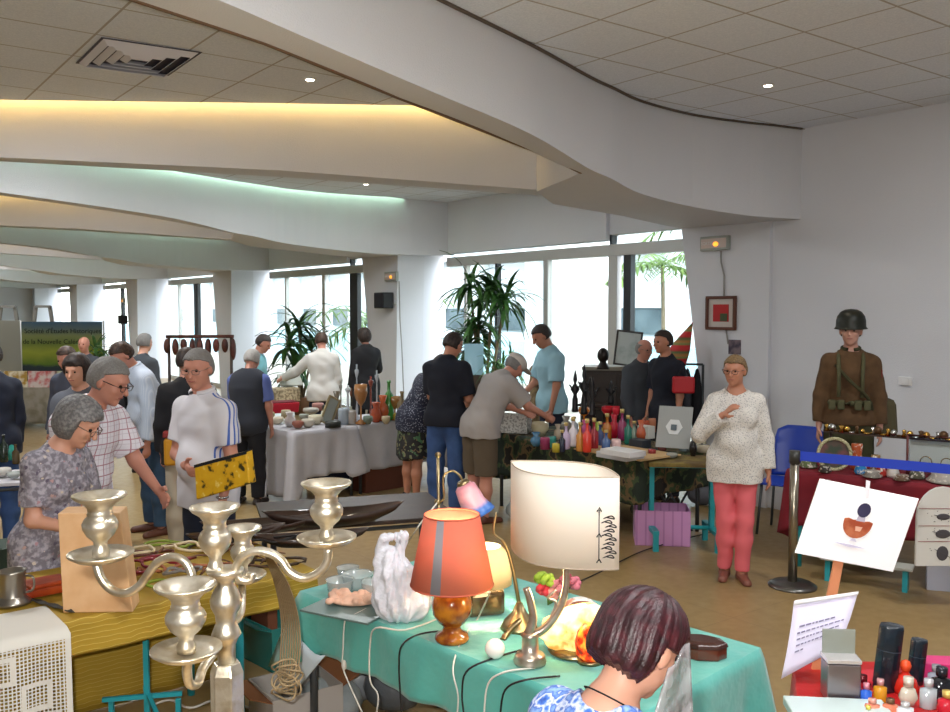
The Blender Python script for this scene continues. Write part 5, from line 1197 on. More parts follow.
o = MB().tube([PY(404, 548, 3.9), PY(420, 524, 3.9), PY(437, 503, 3.9)], .004, 6, False).build('power_cable', M_cable_w); tag(o, 'cream cable stretched up to the gooseneck lamp clamp', 'cable')
# chair for the seated woman and her paper
ch_ = empty('chair', (.25, 2.06, 0), p_fg['fa'], 'plain chair under the seated woman with reddish hair', 'chair'); M_gp = mat('grey_plastic', '5a5f66', .5)
MB().box((0, .06, .405), (.42, .42, .03)).build('seat', M_gp, ch_, bevel=.01); MB().box((0, -.21, .60), (.40, .03, .25)).build('backrest', M_gp, ch_, bevel=.01)
for sx in (-.18, .18):
    for sy in (-.13, .25): MB().cyl((sx, sy, 0), (sx, sy, .39), .012).build('leg', M_dleg, ch_)
    MB().cyl((sx, -.19, .39), (sx, -.22, .72), .012).build('back_post', M_dleg, ch_)
q0, q1, q2, q3 = PY(690, 643, 1.78), PY(694, 730, 1.74), PY(645, 745, 1.66), PY(668, 668, 1.70)
t = NT('clear_sleeve', .2); t.b.inputs['Base Color'].default_value = (*lin('8f8a8c'), 1); t.b.inputs['Alpha'].default_value = .6; t.bump(t.noise(18, 2), .8, .03)
o = MB().sheet(lambda a, b: (q3*(1-a)+q0*a)*(1-b)+(q2*(1-a)+q1*a)*b+Vector((0, -.012*math.sin(a*6), 0)), 12, 12).build('plastic_sleeve', t.m, solid=.004); tag(o, 'crumpled clear plastic sleeve held up in front of the seated woman', 'sleeve')
# ================================================================ right foreground: perfume stall
M_redc = mat('red_satin', '9c1418', .4, noise=('bd2422', 5, .35, .7), bump=.5, bscale=10)
RP = rectpts((1.0, 2.70), (1, 0), 1.5, (.30, .95), .44)
table('low perfume table in the right foreground under red satin', RP, TZ, M_ply, M_dleg)
drape('tablecloth', RP, TZ, [.3, .3, .3, .3], M_redc, 'bright red satin cloth over the perfume table at lower right', wave=.02, seed=12, corner=.05)
def onp(px, py, z=.757): return PZ(px, py, z)
# sign with the perfume bottle picture on a stick
M_board = mat('white_board', 'f4f4f6', .5)
Ys = 3.05; A_ = PY(820, 479, Ys); B_ = PY(919, 499, Ys-.05); C_ = PY(893, 572, Ys-.02); D_ = PY(795, 553, Ys+.03)
cen = (A_+B_+C_+D_)/4; sg = empty('sign_board', PZ(822, 690, .757), 0, 'white picture board showing an amber perfume bottle, mounted on a wooden stick', 'sign')
nrm = (B_-A_).cross(D_-A_).normalized(); nrm = -nrm if nrm.y > 0 else nrm
wrap(MB().prism([A_, B_, C_, D_], -nrm*.008).build('board', M_board, bevel=.001), sg)
ex = (B_-A_).normalized(); ey = (A_-D_).normalized(); Lx = (B_-A_).length; Ly = (A_-D_).length
def bp2(a, b, o=.002): return D_+(C_-D_)*a+(A_-D_)*b+nrm*o+((B_-A_)-(C_-D_))*a*b
def bpoly(name, pts, m, o=.002): 
    P = [bp2(a, b, o) for a, b in pts]; return wrap(MB().prism(P, nrm*.0015).build(name, m), sg)
fan = [(.505+.13*math.cos(PI+PI*i/12), .55+.20*math.sin(PI+PI*i/12)) for i in range(13)]+[(.635, .585), (.60, .60), (.555, .585), (.505, .60), (.455, .585), (.41, .60), (.375, .585)]
bpoly('printed_bottle', [(.51+(a-.51)*1.1, b-.01) for a, b in fan], mat('print_amber', '9a4327', .5, noise=('b86a48', 20, .4, .6)))
bpoly('printed_neck', [(.475, .57), (.565, .57), (.55, .66), (.49, .66)], mat('print_grey', 'b7aebf', .5), .0022)
bpoly('printed_stopper', [(.52+.065*math.cos(i*PI/8), .72+.095*math.sin(i*PI/8)) for i in range(16)], mat('print_navy', '34304f', .5), .003)
bpoly('printed_foot', [(.47, .30), (.55, .30), (.53, .335), (.50, .335)], mat('print_grey2', 'cfc8dc', .5))
bpoly('printed_shadow', [(.33, .245), (.50, .25), (.66, .235), (.50, .215)], mat('print_lilac', 'c9c4dc', .5))
bpoly('printed_label', [(.49, .50), (.56, .50), (.55, .44), (.50, .44)], mat('print_rose', 'd8a48c', .5), .003)
stick0 = PY(838, 560, Ys+.02); stick1 = PY(829, 600, Ys+.02)
wrap(MB().prism([PY(836, 555, Ys+.02), PY(845, 555, Ys+.02), PY(817, 700, Ys), PY(806, 700, Ys)], (0, .012, 0)).build('stick', mat('stick_orange', 'c9825a', .6)), sg)
wrap(MB().prism([PY(866, 480, Ys-.05), PY(870, 481, Ys-.05), PY(868, 498, Ys-.05), PY(865, 498, Ys-.05)], (0, -.003, 0)).build('tape', mat('tape_pale', 'e8dfe4', .4)), sg)
a, b, c, d_ = PY(794, 601, 2.98), PY(858, 592, 2.93), PY(838, 648, 2.9), PY(781, 679, 2.95)
nt_ = empty('notice_sheet', PZ(815, 700, .757), 0, 'white printed text sheet hanging from the stick below the bottle picture', 'notice')
Pn = lambda u, v: (a*(1-u)+b*u)*(1-v)+(d_*(1-u)+c*u)*v+Vector((0, -.01*math.sin(PI*v), 0))
wrap(MB().sheet(Pn, 8, 8).build('sheet', mat('paper_lilac', 'd4cfe4', .7), solid=.002), nt_)
wrap(MB().sheet(lambda u, v: Pn(u, v*.06)+Vector((0, -.006, .004)), 6, 1).build('top_strip', mat('strip_white', 'e4e2e6', .6), solid=.003), nt_)
tx = MB(); rr = random.Random(2)
for row, (u0, u1) in enumerate([(.14, .72), (.12, .88), (.13, .86), (.14, .84), (.14, .28)]):
    u = u0; v = .33+row*.085
    while u < u1-.02:
        w_ = rr.uniform(.03, .09); e = min(u+w_, u1); q = [Pn(u, v), Pn(e, v), Pn(e, v+.022), Pn(u, v+.022)]; tx.prism([p+Vector((0, -.004, 0)) for p in q], (0, -.0008, 0)); u = e+.018
wrap(tx.build('printed_text', mat('text_grey', '77728c', .8)), nt_)
# silver box with transparent lid
p = onp(840, 700); sb = empty('perfume_box', p, -.08, 'brushed silver box with a clear raised lid, left on the perfume table', 'box')
s = p.y/F; M_sil = mat('brushed_silver', '9a9094', .3, .9)
MB().box((0, 0, 22*s), (33*s, 24*s, 38*s)).build('body', M_sil, sb, bevel=.004); MB().box((0, 0, 44*s), (34*s, 25*s, 4*s)).build('rim', mat('bright_rim', 'e8e4e6', .2, .6), sb, bevel=.002)
MB().box((0, 8*s, 58*s), (33*s, 2*s, 26*s)).build('lid', mat('clear_lid', '9aa096', .1, alpha=.75), sb, bevel=.002)
p = onp(835, 712); o = MB().box(p+Vector((0, -.02, .015)), (.30, .12, .03), rz=-.1).build('glass_block', mat('pale_glass', 'c4d4d2', .1, spec=.8), bevel=.004); tag(o, 'pale glass slab lying in front of the silver box', 'slab')
def bottle(px, py, prof, m, label, capm=None, capprof=None, group=None, n=20, tilt=None, sx=1, sy=1, name='perfume_bottle', loc=None, cat='bottle'):
    p = loc or onp(px, py); r = empty(name, p, 0, label, cat, group)
    MB().lathe(prof, (0, 0, 0), n, sx=sx, sy=sy).build('body', m, r)
    if capm: MB().lathe(capprof, (0, 0, 0), n if n > 8 else 16).build('cap', capm, r)
    if tilt: r.rotation_euler = tilt
    return r
M_blk = mat('black_lacquer', '15202a', .25, coat=.4)
def tallb(px, py, w_, h_, label):
    p = onp(px, py); s = p.y/F; r = empty('perfume_bottle', p, 0, label, 'bottle'); r.rotation_euler = (0, .10, 0)
    mb = MB().lathe([(0, 0), (w_*s*.9, 0), (w_*s, .006), (w_*s, h_*s-.01), (w_*s*.92, h_*s), (0, h_*s)], (0, 0, 0), 8, sy=.8); mb.build('body', M_blk, r, bevel=.002)
    MB().lathe([(w_*s*1.02, h_*s*.62), (w_*s*1.02, h_*s*.63)], (0, 0, 0), 8, sy=.8, closed=False).build('seam', mat('seam_grey', '3c4650', .3), r)
tallb(884, 690, 13, 68, 'tall black lacquer perfume bottle, the larger of the two black columns')
tallb(914, 684, 9, 47, 'shorter black lacquer perfume bottle behind the red glass one')
p = onp(909, 680); s = p.y/F
bottle(905, 692, [(0, 0), (12*s, 0), (13*s, 6*s), (10*s, 14*s), (4*s, 19*s), (3*s, 21*s), (0, 21*s)], mat('red_glass', 'c8281a', .1, coat=.7), 'round red glass perfume bottle with a ball stopper', mat('orange_ball', 'e0502a', .2), [(0, 21*s), (4*s, 22*s), (5.5*s, 27*s), (4*s, 31*s), (0, 33*s)])
def small(px, py, w_, h_, col, label, cap_='d0b060', shape=0, cp=None):
    p = onp(px, py); s = p.y/F; m = mat('gl_'+col, col, .12, coat=.6)
    prof = [[(0, 0), (w_*s*.9, 0), (w_*s, .004), (w_*s, h_*s*.65), (w_*s*.4, h_*s*.72), (w_*s*.35, h_*s*.76), (0, h_*s*.76)], [(0, 0), (w_*s*.5, 0), (w_*s, h_*s*.3), (w_*s*.7, h_*s*.6), (w_*s*.3, h_*s*.7), (0, h_*s*.7)]][shape]
    z0 = h_*s*(.76 if shape == 0 else .7)
    return bottle(px, py, prof, m, label, mat('cap_'+cap_, cap_, .25, .3), [(0, z0), (w_*s*.5, z0), (w_*s*.5, h_*s), (0, h_*s)], n=8 if shape == 0 else 18, sy=.7)
small(862, 700, 9, 26, '8c1020', 'dark red square perfume bottle behind the blue one', '5c0c18')
small(866, 706, 6, 24, '2f5fc4', 'small blue perfume bottle with a pink cap beside the silver box', 'd88a98')
small(880, 702, 7, 24, 'c98a22', 'small amber perfume bottle with a pink cap left of the seashell flacon', 'd8a0a0')
small(908, 706, 10, 30, 'c9bfae', 'pale frosted bird-shaped flacon in the middle of the perfume table', 'd8d0c0', 1)
small(928, 708, 9, 30, 'aab0b4', 'clear crystal perfume bottle with a silver cap near the right edge', 'c0c0c4')
small(941, 702, 11, 36, '1c1c22', 'squat black perfume bottle in the right corner', '2c2c34')
small(936, 690, 9, 26, '8f93a0', 'grey-blue perfume bottle in front of the pink box', '9a9aa0')
small(947, 716, 10, 26, 'c02030', 'red perfume bottle cut by the right edge', 'd0b060')
small(872, 716, 8, 18, 'e08a70', 'salmon pink perfume bottle low in the front row', 'e0a090')
small(890, 716, 8, 18, 'd97a5c', 'coral orange perfume bottle low in the front row', '70543c')
small(905, 718, 9, 16, 'd8dce0', 'white glass perfume bottle low in the front row', 'c8c8c8')
small(868, 719, 5, 14, 'e0c030', 'tiny yellow perfume bottle below the blue one', 'e0d060')
o = MB().box(onp(930, 680)+Vector((0.02, 0, .035)), (.13, .08, .07), rz=-.1).build('perfume_carton', mat('magenta_card', 'c2306c', .5), bevel=.003); tag(o, 'magenta pink perfume carton behind the small bottles', 'box')
o = MB().box(onp(868, 684)+Vector((-.01, .0, .015)), (.13, .10, .03), rz=.05).build('perfume_carton', mat('red_card', 'b82632', .5), bevel=.003); tag(o, 'long red perfume carton behind the amber bottle', 'box')
# ================================================================ barrier
Yb = 6.43; xb = GX(797, Yb); pb = empty('barrier_post', (xb, Yb, 0), 0, 'chrome barrier post on a round dark base by the red table', 'barrier post')
M_post = mat('barrier_chrome', 'a09888', .25, .9)
MB().lathe([(0, 0), (.17, 0), (.17, .012), (.14, .03), (.03, .04), (0, .04)], (0, 0, 0), 32).build('base', mat('base_dark', '6c6a66', .3, .8), pb)
MB().cyl((0, 0, .03), (0, 0, .93), .032, n=20).build('tube', M_post, pb); MB().cyl((0, 0, .90), (0, 0, .99), .038, n=20).build('head', mat('post_head', '3c3c38', .4), pb)
R1 = PY(955, 470, 6.05); p2x = GX(990, 5.9)
o = MB().prism([(xb+.03, Yb-.03, .99), (p2x, 5.9, .96), (p2x, 5.9, .895), (xb+.03, Yb-.03, .922)], (0, .004, 0)).build('barrier_belt', mat('belt_blue', '1c3fc0', .5)); tag(o, 'bright blue retractable belt stretched from the post towards the right edge', 'belt')
pc = empty('barrier_post', (p2x+.03, 5.9, 0), 0, 'second barrier post just outside the right edge of the photo', 'barrier post')
for k in list(pb.children): c = k.copy(); C.objects.link(c); c.parent = pc
# ================================================================ red table with medals
RR = rectpts((2.44, 6.98), (.8, -.6), 1.85, (.6, .8), .62)
table('long table under dark red cloth in front of the mannequin', RR, TZ, M_ply, M_turq, inset=.1, r=.02)
drape('tablecloth', RR, TZ, [.42, .5, .4, .56], mat('dark_red_cloth', '7c1422', .8, noise=('691020', 5, .3, .7), bump=.3, bscale=9), 'dark red cloth hanging over the militaria table', wave=.02, seed=21, corner=.06)
def onr(a, w, z=TZ+.012): q = RR[0]+Vector((.8, -.6, 0))*a+Vector((.6, .8, 0))*w; return Vector((q.x, q.y, z))
M_gold = mat('gold_brass', 'c9a050', .25, 1)
# shell-case row / brass rail of medals
rl = empty('brass_display_rail', onr(.35, .45, TZ+.012), -.6435, 'long rail crowded with small shiny brass badges on the red table', 'display rail')
MB().box((.45, 0, .255), (1.3, .05, .012)).build('rail', mat('dark_rail', '3a2a20', .5), rl)
for q in (-.15, 1.05): MB().cyl((q, 0, 0), (q, 0, .25), .012).build('support', mat('dark_rail', '3a2a20', .5), rl)
rr = random.Random(11)
for i in range(34):
    x_ = -.18+1.27*i/33; mb = MB(); r_ = rr.uniform(.018, .034)
    if i % 3 == 0: mb.lathe([(0, 0), (r_, 0), (r_*.5, .03), (r_*.8, .05), (0, .06)], (x_, rr.uniform(-.015, .015), .262), 10)
    elif i % 3 == 1: mb.ball((x_, rr.uniform(-.015, .015), .262+r_), r_, 8, 6)
    else: mb.lathe([(0, 0), (r_, 0), (r_, .012), (0, .014)], (x_, 0, .262), 10)
    mb.build('badge', [M_gold, M_steel, mat('badge_dark', '5a4028', .4, .6)][i % 4 % 3], rl)
# round dial / horseshoe frame
p = onr(.32, .12); rd = empty('round_frame', p, -.15, 'round frame with a beaded cream rim at the left end of the red table', 'frame')
MB().tube([(.12*math.cos(a*PI/14), 0, .13+.12*math.sin(a*PI/14)) for a in range(29)], .013, 8, False).build('rim', mat('bead_rim', '8f8a62', .6, noise=('c9c4a0', 90, .45, .55)), rd); MB().cyl((0, .008, .13), (0, .014, .13), .115, n=28).build('picture', mat('dial_green', '3d4a3c', .5, noise=('7a4a4c', 9, .4, .6)), rd)
items = [(.12, .15, .07, .10, '6a7a52', 'mossy green figure by the round frame'), (.52, .10, .05, .12, '2a88c8', 'bright blue cup in front of the medal rail'), (.66, .10, .045, .10, 'b0342c', 'red lacquer box in front of the medal rail'), (.74, .12, .05, .11, 'd8d4cc', 'white china cup beside the red lacquer box'), (.60, .2, .04, .14, '8a6a3a', 'brown bottle behind the blue cup'), (.90, .14, .06, .10, '5a5a4a', 'dark metal tin right of the white cup'), (.44, .3, .05, .2, 'b0522a', 'orange-brown ornament rising above the medals'),
         (1.1, .12, .14, .09, 'b9b4ac', 'long grey metal tray on the red table'), (1.3, .14, .12, .10, 'a7a198', 'pale open case near the red table right end'), (.28, .02, .05, .05, '3c3430', 'black and white trinket at the front edge'), (.62, .02, .07, .05, '8f8a84', 'grey pattern dish at the front edge of the red table'), (.82, .02, .06, .04, '6f5a4a', 'brown trinket dish at the front edge of the red table')]
for a, w_, r_, h_, c, lb in items:
    o = MB().lathe([(0, 0), (r_*.8, 0), (r_, h_*.15), (r_*.7, h_*.6), (r_*.85, h_*.9), (r_*.8, h_), (0, h_*.97)], onr(a, w_), 14).build('trinket', mat('tk_'+c, c, .4, noise=('e0dcd0', 40, .55, .62))); tag(o, lb, 'trinket', 'trinkets on the red table')
gc = empty('glass_case', onr(1.12, .3), -.6435, 'glass display case with a dark rim at the right end of the red table', 'display case')
for (x0, z0_, x1, z1_) in ((-.32, .30, .4, .30), (-.32, .0, -.32, .30), (.4, 0, .4, .3), (-.32, .01, .4, .01)): MB().tube([(x0, 0, z0_), ((x0+x1)/2, 0, (z0_+z1_)/2), (x1, 0, z1_)], .009, 6, False).build('frame', mat('case_frame', '5c2a26', .5), gc)
MB().box((.04, .01, .15), (.70, .004, .28)).build('pane', gl, gc); MB().box((.0, .16, .14), (.66, .004, .24)).build('card', mat('pale_card', 'c9c9ca', .7), gc)
for i in range(4): MB().tube([(-.2+.14*i+.04*math.cos(a*PI/6), .05, .10+.04*math.sin(a*PI/6)) for a in range(13)], .004, 6, False).build('ring', M_gold, gc)
# white board with insect drawings
bw = PY(942, 566, 5.9); wb = empty('white_display_board', bw, 0, 'white round-topped board with three ink drawings leaning at the right edge', 'board')
pts = []; W2 = .29/2*1.2; Hh = .53
for i in range(13): a = PI-PI*i/12; pts.append((W2*math.cos(a), 0, Hh-.20+.20*math.sin(a)))
MB().prism([(-W2, 0, 0)]+pts+[(W2, 0, 0)], (0, .02, 0)).build('board', mat('board_white', 'd6d4ce', .6), wb)
inkm = mat('ink_drawing', '4a464a', .8); redm = mat('ink_red', '8c3c3c', .8)
for z_ in (.385, .27, .165): MB().box((0, -.002, z_), (2*W2-.02, .002, .003)).build('printed_line', redm, wb)
for z_, w_, h_ in ((.33, .045, .022), (.215, .05, .03), (.085, .04, .05)):
    MB().ball((0, -.001, z_), (w_, .003, h_), 12, 8).build('printed_insect', inkm, wb); MB().tube([(-w_*1.4, -.003, z_+h_*.6), (0, -.003, z_), (w_*1.4, -.003, z_-h_*.6)], .002, 5).build('printed_legs', inkm, wb)
    mb = MB()
    for i in range(10): mb.ball((rr.uniform(-.12, .12), -.002, z_+rr.uniform(-.04, .04)), .003, 5, 4)
    mb.build('printed_dots', inkm, wb)
# shelf/bench parts below the red table
tq = empty('low_bench', PZ(866, 585, 0), -.55, 'low turquoise bench with a pale shelf below the red table', 'bench')
MB().box((0, 0, .17), (.62, .16, .02)).build('shelf', mat('pale_shelf', 'b5b6ae', .6), tq, bevel=.004)
for x_ in (-.26, .26): MB().box((x_, 0, .08), (.035, .10, .16)).build('leg', M_turq, tq)
for i, c in enumerate(('6b5236', '8a7a55', '4a3626')):
    o = MB().box(PZ(850+i*14, 580, .0)+Vector((0, .02, .23)), (.085, .05, .095), rz=-.55).build('small_box', mat('sbx'+c, c, .7), bevel=.003); tag(o, ['brown', 'straw-coloured', 'dark brown'][i]+' small box on the pale low shelf', 'box')
tq2 = empty('bench_frame', PZ(905, 560, 0), -.55, 'turquoise steel frame leg unit behind the picture board', 'bench frame')
MB().box((0, 0, .26), (.5, .04, .04)).build('rail', M_turq, tq2)
for x_ in (-.2, .2): MB().box((x_, 0, .12), (.04, .04, .24)).build('leg', M_turq, tq2)
o = MB().box(PZ(942, 592, 0)+Vector((0, .05, .10)), (.16, .05, .2), rz=-.3).build('printed_card_box', mat('barcode', 'b9bccb', .6)); tag(o, 'white and grey striped carton on the floor below the drawings board', 'box')
# blue chair
bc = empty('plastic_chair', (GX(792, 8.0), 8.0, 0), -.62, 'bright blue moulded plastic chair behind the barrier post', 'chair'); M_bch = mat('blue_plastic', '1b3fae', .35)
def bk(a, b): x_ = (a-.5)*.46*(1-.25*max(0, b-.8)*4*abs(a-.5)); return (x_, .22-.05*(1-(2*a-1)**2)*-1+.10*b, .47+.46*b-.10*max(0, abs(2*a-1)-.6)*(b > .7))
MB().sheet(bk, 14, 12).build('backrest', M_bch, bc, solid=.012); MB().box((0, 0, .46), (.46, .44, .022)).build('seat', M_bch, bc, bevel=.01)
for sx in (-.19, .19):
    for sy in (-.18, .18): MB().cyl((sx, sy, .45), (sx*1.15, sy*1.15, 0), .012).build('leg', M_dleg, bc)
# ================================================================ wall things
def wallP(px, py, off=.0): # point on the window-wall plane v = 7.75
    d = ray(px, py); nn = Vector((.8, .6, 0)); v = 7.75-off; tt = (v-0)/d.dot(nn); return Vector((0, 0, CAMZ))+d*tt
RW = facing((-.8, -.6, 0))
def wallthing(name, label, cat, px, py, off=.0):
    P = wallP(px, py); r = empty(name, P, 0, label, cat); r.rotation_euler = RW.to_euler(); return r     # local x along the wall, y up, z towards the room
def exit_sign(px, py, label, s=1.0):
    r = wallthing('exit_sign', label, 'sign', px, py); M_case = mat('sign_case', '9aa098', .5)
    MB().box((0, 0, .03), (.36*s, .15*s, .055)).build('case', M_case, r, bevel=.008)
    MB().box((.0, 0, .059), (.32*s, .10*s, .004)).build('panel', mat('sign_panel', 'c9b8b0', .5), r)
    MB().ball((.03, -.01, .062), (.034, .026, .016), 14, 8).build('lamp', mat('sign_glow', 'ffc060', .4, emit='ffa030', es=1.6), r)
    text_obj('lettering', 'SORTIE', mat('sign_text', 'dedede', .6), r, (-.085*s, 0, .062), (0, 0, 0), .046*s)
    return r
exit_sign(717, 243.5, 'small grey emergency exit light high on the nearest pillar, glowing orange')
exit_sign(393, 276.5, 'emergency exit light above the black loudspeaker on the middle pillar')
exit_sign(124, 300.5, 'faint emergency light on the far left pillar')
def speaker(px, py, label):
    r = wallthing('wall_speaker', label, 'loudspeaker', px, py); MB().box((0, 0, .12), (.30, .26, .2)).build('cabinet', mat('speaker_black', '151519', .5), r, bevel=.015); MB().box((0, 0, .222), (.26, .22, .008)).build('grille', mat('grille', '24242c', .8), r); MB().box((.14, -.05, .02), (.1, .03, .03)).build('bracket', M_alu, r)
speaker(390, 300.5, 'black wall loudspeaker on the middle pillar below the exit light'); speaker(127, 319.5, 'black wall loudspeaker on the far left pillar')
def conduit(pts, label):
    o = MB().tube([wallP(px, py, .012) for px, py in pts], .009, 6, False).build('cable_conduit', mat('conduit', '9b9a96', .6)); tag(o, label, 'conduit')
conduit([(721, 251), (721, 262), (724, 275), (724, 298)], 'thin grey conduit running from the exit light down to the red picture'); conduit([(726, 328), (727, 336), (728, 344)], 'short conduit below the framed red picture'); conduit([(399, 281), (400, 320), (402, 350), (404, 400)], 'pale cable running down the middle pillar')
pf = wallthing('framed_picture', 'brown framed picture with a red and green image on the nearest pillar', 'picture', 722, 313)
a_ = .0
for (x_, y_, sx, sy) in ((0, .18, .42, .035), (0, -.18, .42, .035), (-.195, 0, .035, .36), (.195, 0, .035, .36)): MB().box((x_, y_, .02), (sx, sy, .035)).build('frame', mat('frame_brown', '5c3424', .5), pf, bevel=.004)
MB().box((0, 0, .012), (.37, .34, .01)).build('mount', mat('mount_pale', 'c2b8b0', .7), pf); MB().box((0, .0, .02), (.22, .20, .006)).build('print', mat('print_red', 'b01f20', .6), pf); MB().box((.045, -.05, .025), (.10, .09, .004)).build('print_detail', mat('print_green', '3d4a2a', .6), pf); pf.scale = (.9, .9, 1)
ph = wallthing('small_photo', 'small dark photograph pinned to the pillar above the woman in pink trousers', 'photograph', 735, 347); MB().box((0, 0, .006), (.15, .15, .008)).build('print', mat('photo_dark', '3c3444', .6, noise=('7a6a70', 12, .4, .6)), ph)
for px, py, lb in ((906, 381, 'white wall socket at the right of the mannequin'),):
    d = ray(px, py); tt = 7.8/d.dot(Vector((.8, .6, 0))); P = Vector((0, 0, CAMZ))+d*tt; r = empty('wall_socket', P, 0, lb, 'socket'); r.rotation_euler = RW.to_euler(); MB().box((0, 0, .012), (.12, .075, .02)).build('plate', M_white, r, bevel=.004); MB().box((.0, 0, .024), (.05, .04, .006)).build('cover', mat('cover_white', 'e0e0e0', .5), r)
# ================================================================ middle distance
M_camo = None
t = NT('camouflage_cloth', .9); n = t.noise(7, 3); M_camo = t.col(t.ramp(n, [(.36, '1f2a20'), (.46, '3b4a2e'), (.53, '6b5a3c'), (.6, '2a2620')])); 
for e in M_camo.node_tree.nodes:
    if e.type == 'VALTORGB': e.color_ramp.interpolation = 'CONSTANT'
RS = rectpts((.22, 9.14), (.6, -.8), 2.0, (.8, .6), .80)
table('long trestle table of the bottle stall under camouflage cloth', RS, TZ, M_ply, M_dleg)
drape('tablecloth', RS, TZ, [.42, .34, .3, .5], M_camo, 'dark camouflage cloth hanging over the bottle stall table', wave=.02, seed=31, corner=.05)
o = MB().box((RS[1]+RS[2])/2+Vector((-.42, .02, TZ+.014)), (.8, .5, .012), rz=-.927).build('wooden_board', M_ply); tag(o, 'pale wooden board lying on the camouflage cloth under the bottles', 'board')
PR = [lambda w, h: [(0, 0), (w*.9, 0), (w, h*.05), (w, h*.6), (w*.35, h*.74), (w*.3, h*.92), (w*.4, h*.94), (w*.4, h), (0, h)],           # bottle
      lambda w, h: [(0, 0), (w*.6, 0), (w, h*.35), (w*.8, h*.6), (w*.4, h*.72), (w*.75, h), (w*.65, h), (0, h*.8)],                       # vase
      lambda w, h: [(0, 0), (w*.8, 0), (w*.8, h*.04), (w*.15, h*.12), (w*.13, h*.45), (w*.7, h*.6), (w, h*.8), (w*.9, h), (w*.8, h*.98), (0, h*.62)],  # goblet
      lambda w, h: [(0, 0), (w, 0), (w, h*.85), (w*.9, h), (0, h)],                                                                          # tin
      lambda w, h: [(0, 0), (w, 0), (w*.9, h*.04), (w*.25, h*.10), (w*.35, h*.2), (w*.18, h*.3), (w*.22, h*.6), (w*.15, h*.75), (w*.5, h*.86), (w*.5, h*.9), (w*.2, h*.92), (w*.2, h), (0, h)],  # candlestick
      lambda w, h: [(0, 0), (w*.5, 0), (w, h*.5), (w*1.0, h*.8), (w*.9, h), (w*.85, h), (w*.8, h*.6), (0, h*.2)]]                             # bowl
def ware(name, px, py, w_, h_, shape, col, label, cat, z=TZ+.012, rough=.25, metal=0, group=None, cap_=None, P=None, n=14, trans=0):
    p = P or PZ(px, py, z); s = p.y/F; m = mat('ware_%s_%d_%d' % (col, int(rough*100), int(trans*10)), col, rough, metal, coat=.4 if rough < .3 else 0, trans=trans)
    r = empty(name, p, 0, label, cat, group); MB().lathe(PR[shape](w_/2*s, h_*s), (0, 0, 0), n).build('body', m, r)
    if cap_: MB().lathe([(0, 0), (w_*.24*s, 0), (w_*.24*s, h_*.14*s), (0, h_*.15*s)], (0, 0, h_*s*.98), 10).build('cap', mat('cap_'+cap_, cap_, .3, .4), r)
    return r
G_ = 'glass bottles and jars on the bottle stall'
bott = [(566, 449, 9, 24, 0, 'b8a8c8', 'lilac'), (573, 446, 9, 26, 0, 'd8d0d8', 'clear white'), (580, 451, 8, 26, 0, 'c8883c', 'honey amber'), (587, 452, 9, 30, 0, 'd23a2a', 'bright red'), (594, 449, 9, 28, 0, '8c1c28', 'deep ruby'), (600, 446, 8, 22, 0, '2c3c6a', 'navy blue'),
        (586, 436, 12, 16, 1, 'c85a8c', 'rose pink'), (598, 437, 12, 15, 1, '9cb04a', 'lime green'), (607, 440, 9, 24, 0, 'b06a20', 'orange brown'), (614, 438, 10, 24, 1, 'c01c34', 'crimson'), (622, 440, 9, 28, 0, '8a2858', 'magenta plum'), (628, 444, 8, 26, 0, '1f6a5a', 'emerald green'),
        (606, 452, 9, 20, 0, '3a5a8a', 'steel blue'), (616, 452, 10, 13, 5, 'd8b8b8', 'pale pink'), (634, 441, 9, 18, 0, '7a8c7c', 'grey green'), (641, 442, 10, 22, 1, 'b85a3a', 'terracotta'), (584, 424, 12, 17, 2, 'd8802c', 'orange goblet-shaped'), (608, 424, 14, 18, 2, 'c8202c', 'scarlet goblet-shaped'), (616, 426, 8, 20, 2, 'e03040', 'light red stemmed'),
        (636, 424, 15, 20, 1, 'c09040', 'mustard yellow'), (645, 434, 9, 14, 3, 'a8482c', 'rust-coloured'), (652, 432, 8, 14, 3, 'b87858', 'tan'), (558, 440, 9, 16, 1, 'a89a88', 'sand-coloured'), (566, 432, 12, 16, 1, '8a8478', 'stone grey'), (574, 432, 8, 14, 0, 'b8c0c8', 'ice blue'), (562, 452, 7, 20, 0, '1c2438', 'blue-black')]
for px, py, w_, h_, sh_, c, nm in bott:
    d = ray(px, py)
    ware('glass_bottle' if sh_ in (0,) else 'glass_vase', px, py, w_, h_, sh_, c, nm+' glass '+('bottle' if sh_ == 0 else 'piece')+' on the bottle stall', 'bottle' if sh_ == 0 else 'vase', group=G_, cap_='c8b070' if sh_ == 0 else None)
for px, py, w_, h_, sh_, c, nm in [(536, 446, 12, 14, 1, '3c6a8a', 'blue'), (545, 449, 10, 12, 3, '8a3058', 'purple'), (552, 447, 9, 11, 3, '2c8078', 'teal'), (540, 436, 18, 14, 5, 'c8c0a0', 'cream flower-topped'), (556, 452, 8, 9, 3, 'b8a83c', 'yellow')]:
    ware('small_pot', px, py, w_, h_, sh_, c, nm+' small pot between the cap man and the glass bottles', 'pot', group='small pots at the left of the bottle stall')
r = boxthing('perforated_basket', 'white perforated plastic basket under the cap man\'s hands', 'basket', 515, 432, TZ+.012, (.30, .22, .18), -.3, mat('basket_white', 'c4c2bc', .6, noise=('8f8d88', 45, .5, .56)), True)
for k in list(r.children):
    if k.name.startswith('flap'): bpy.data.objects.remove(k)
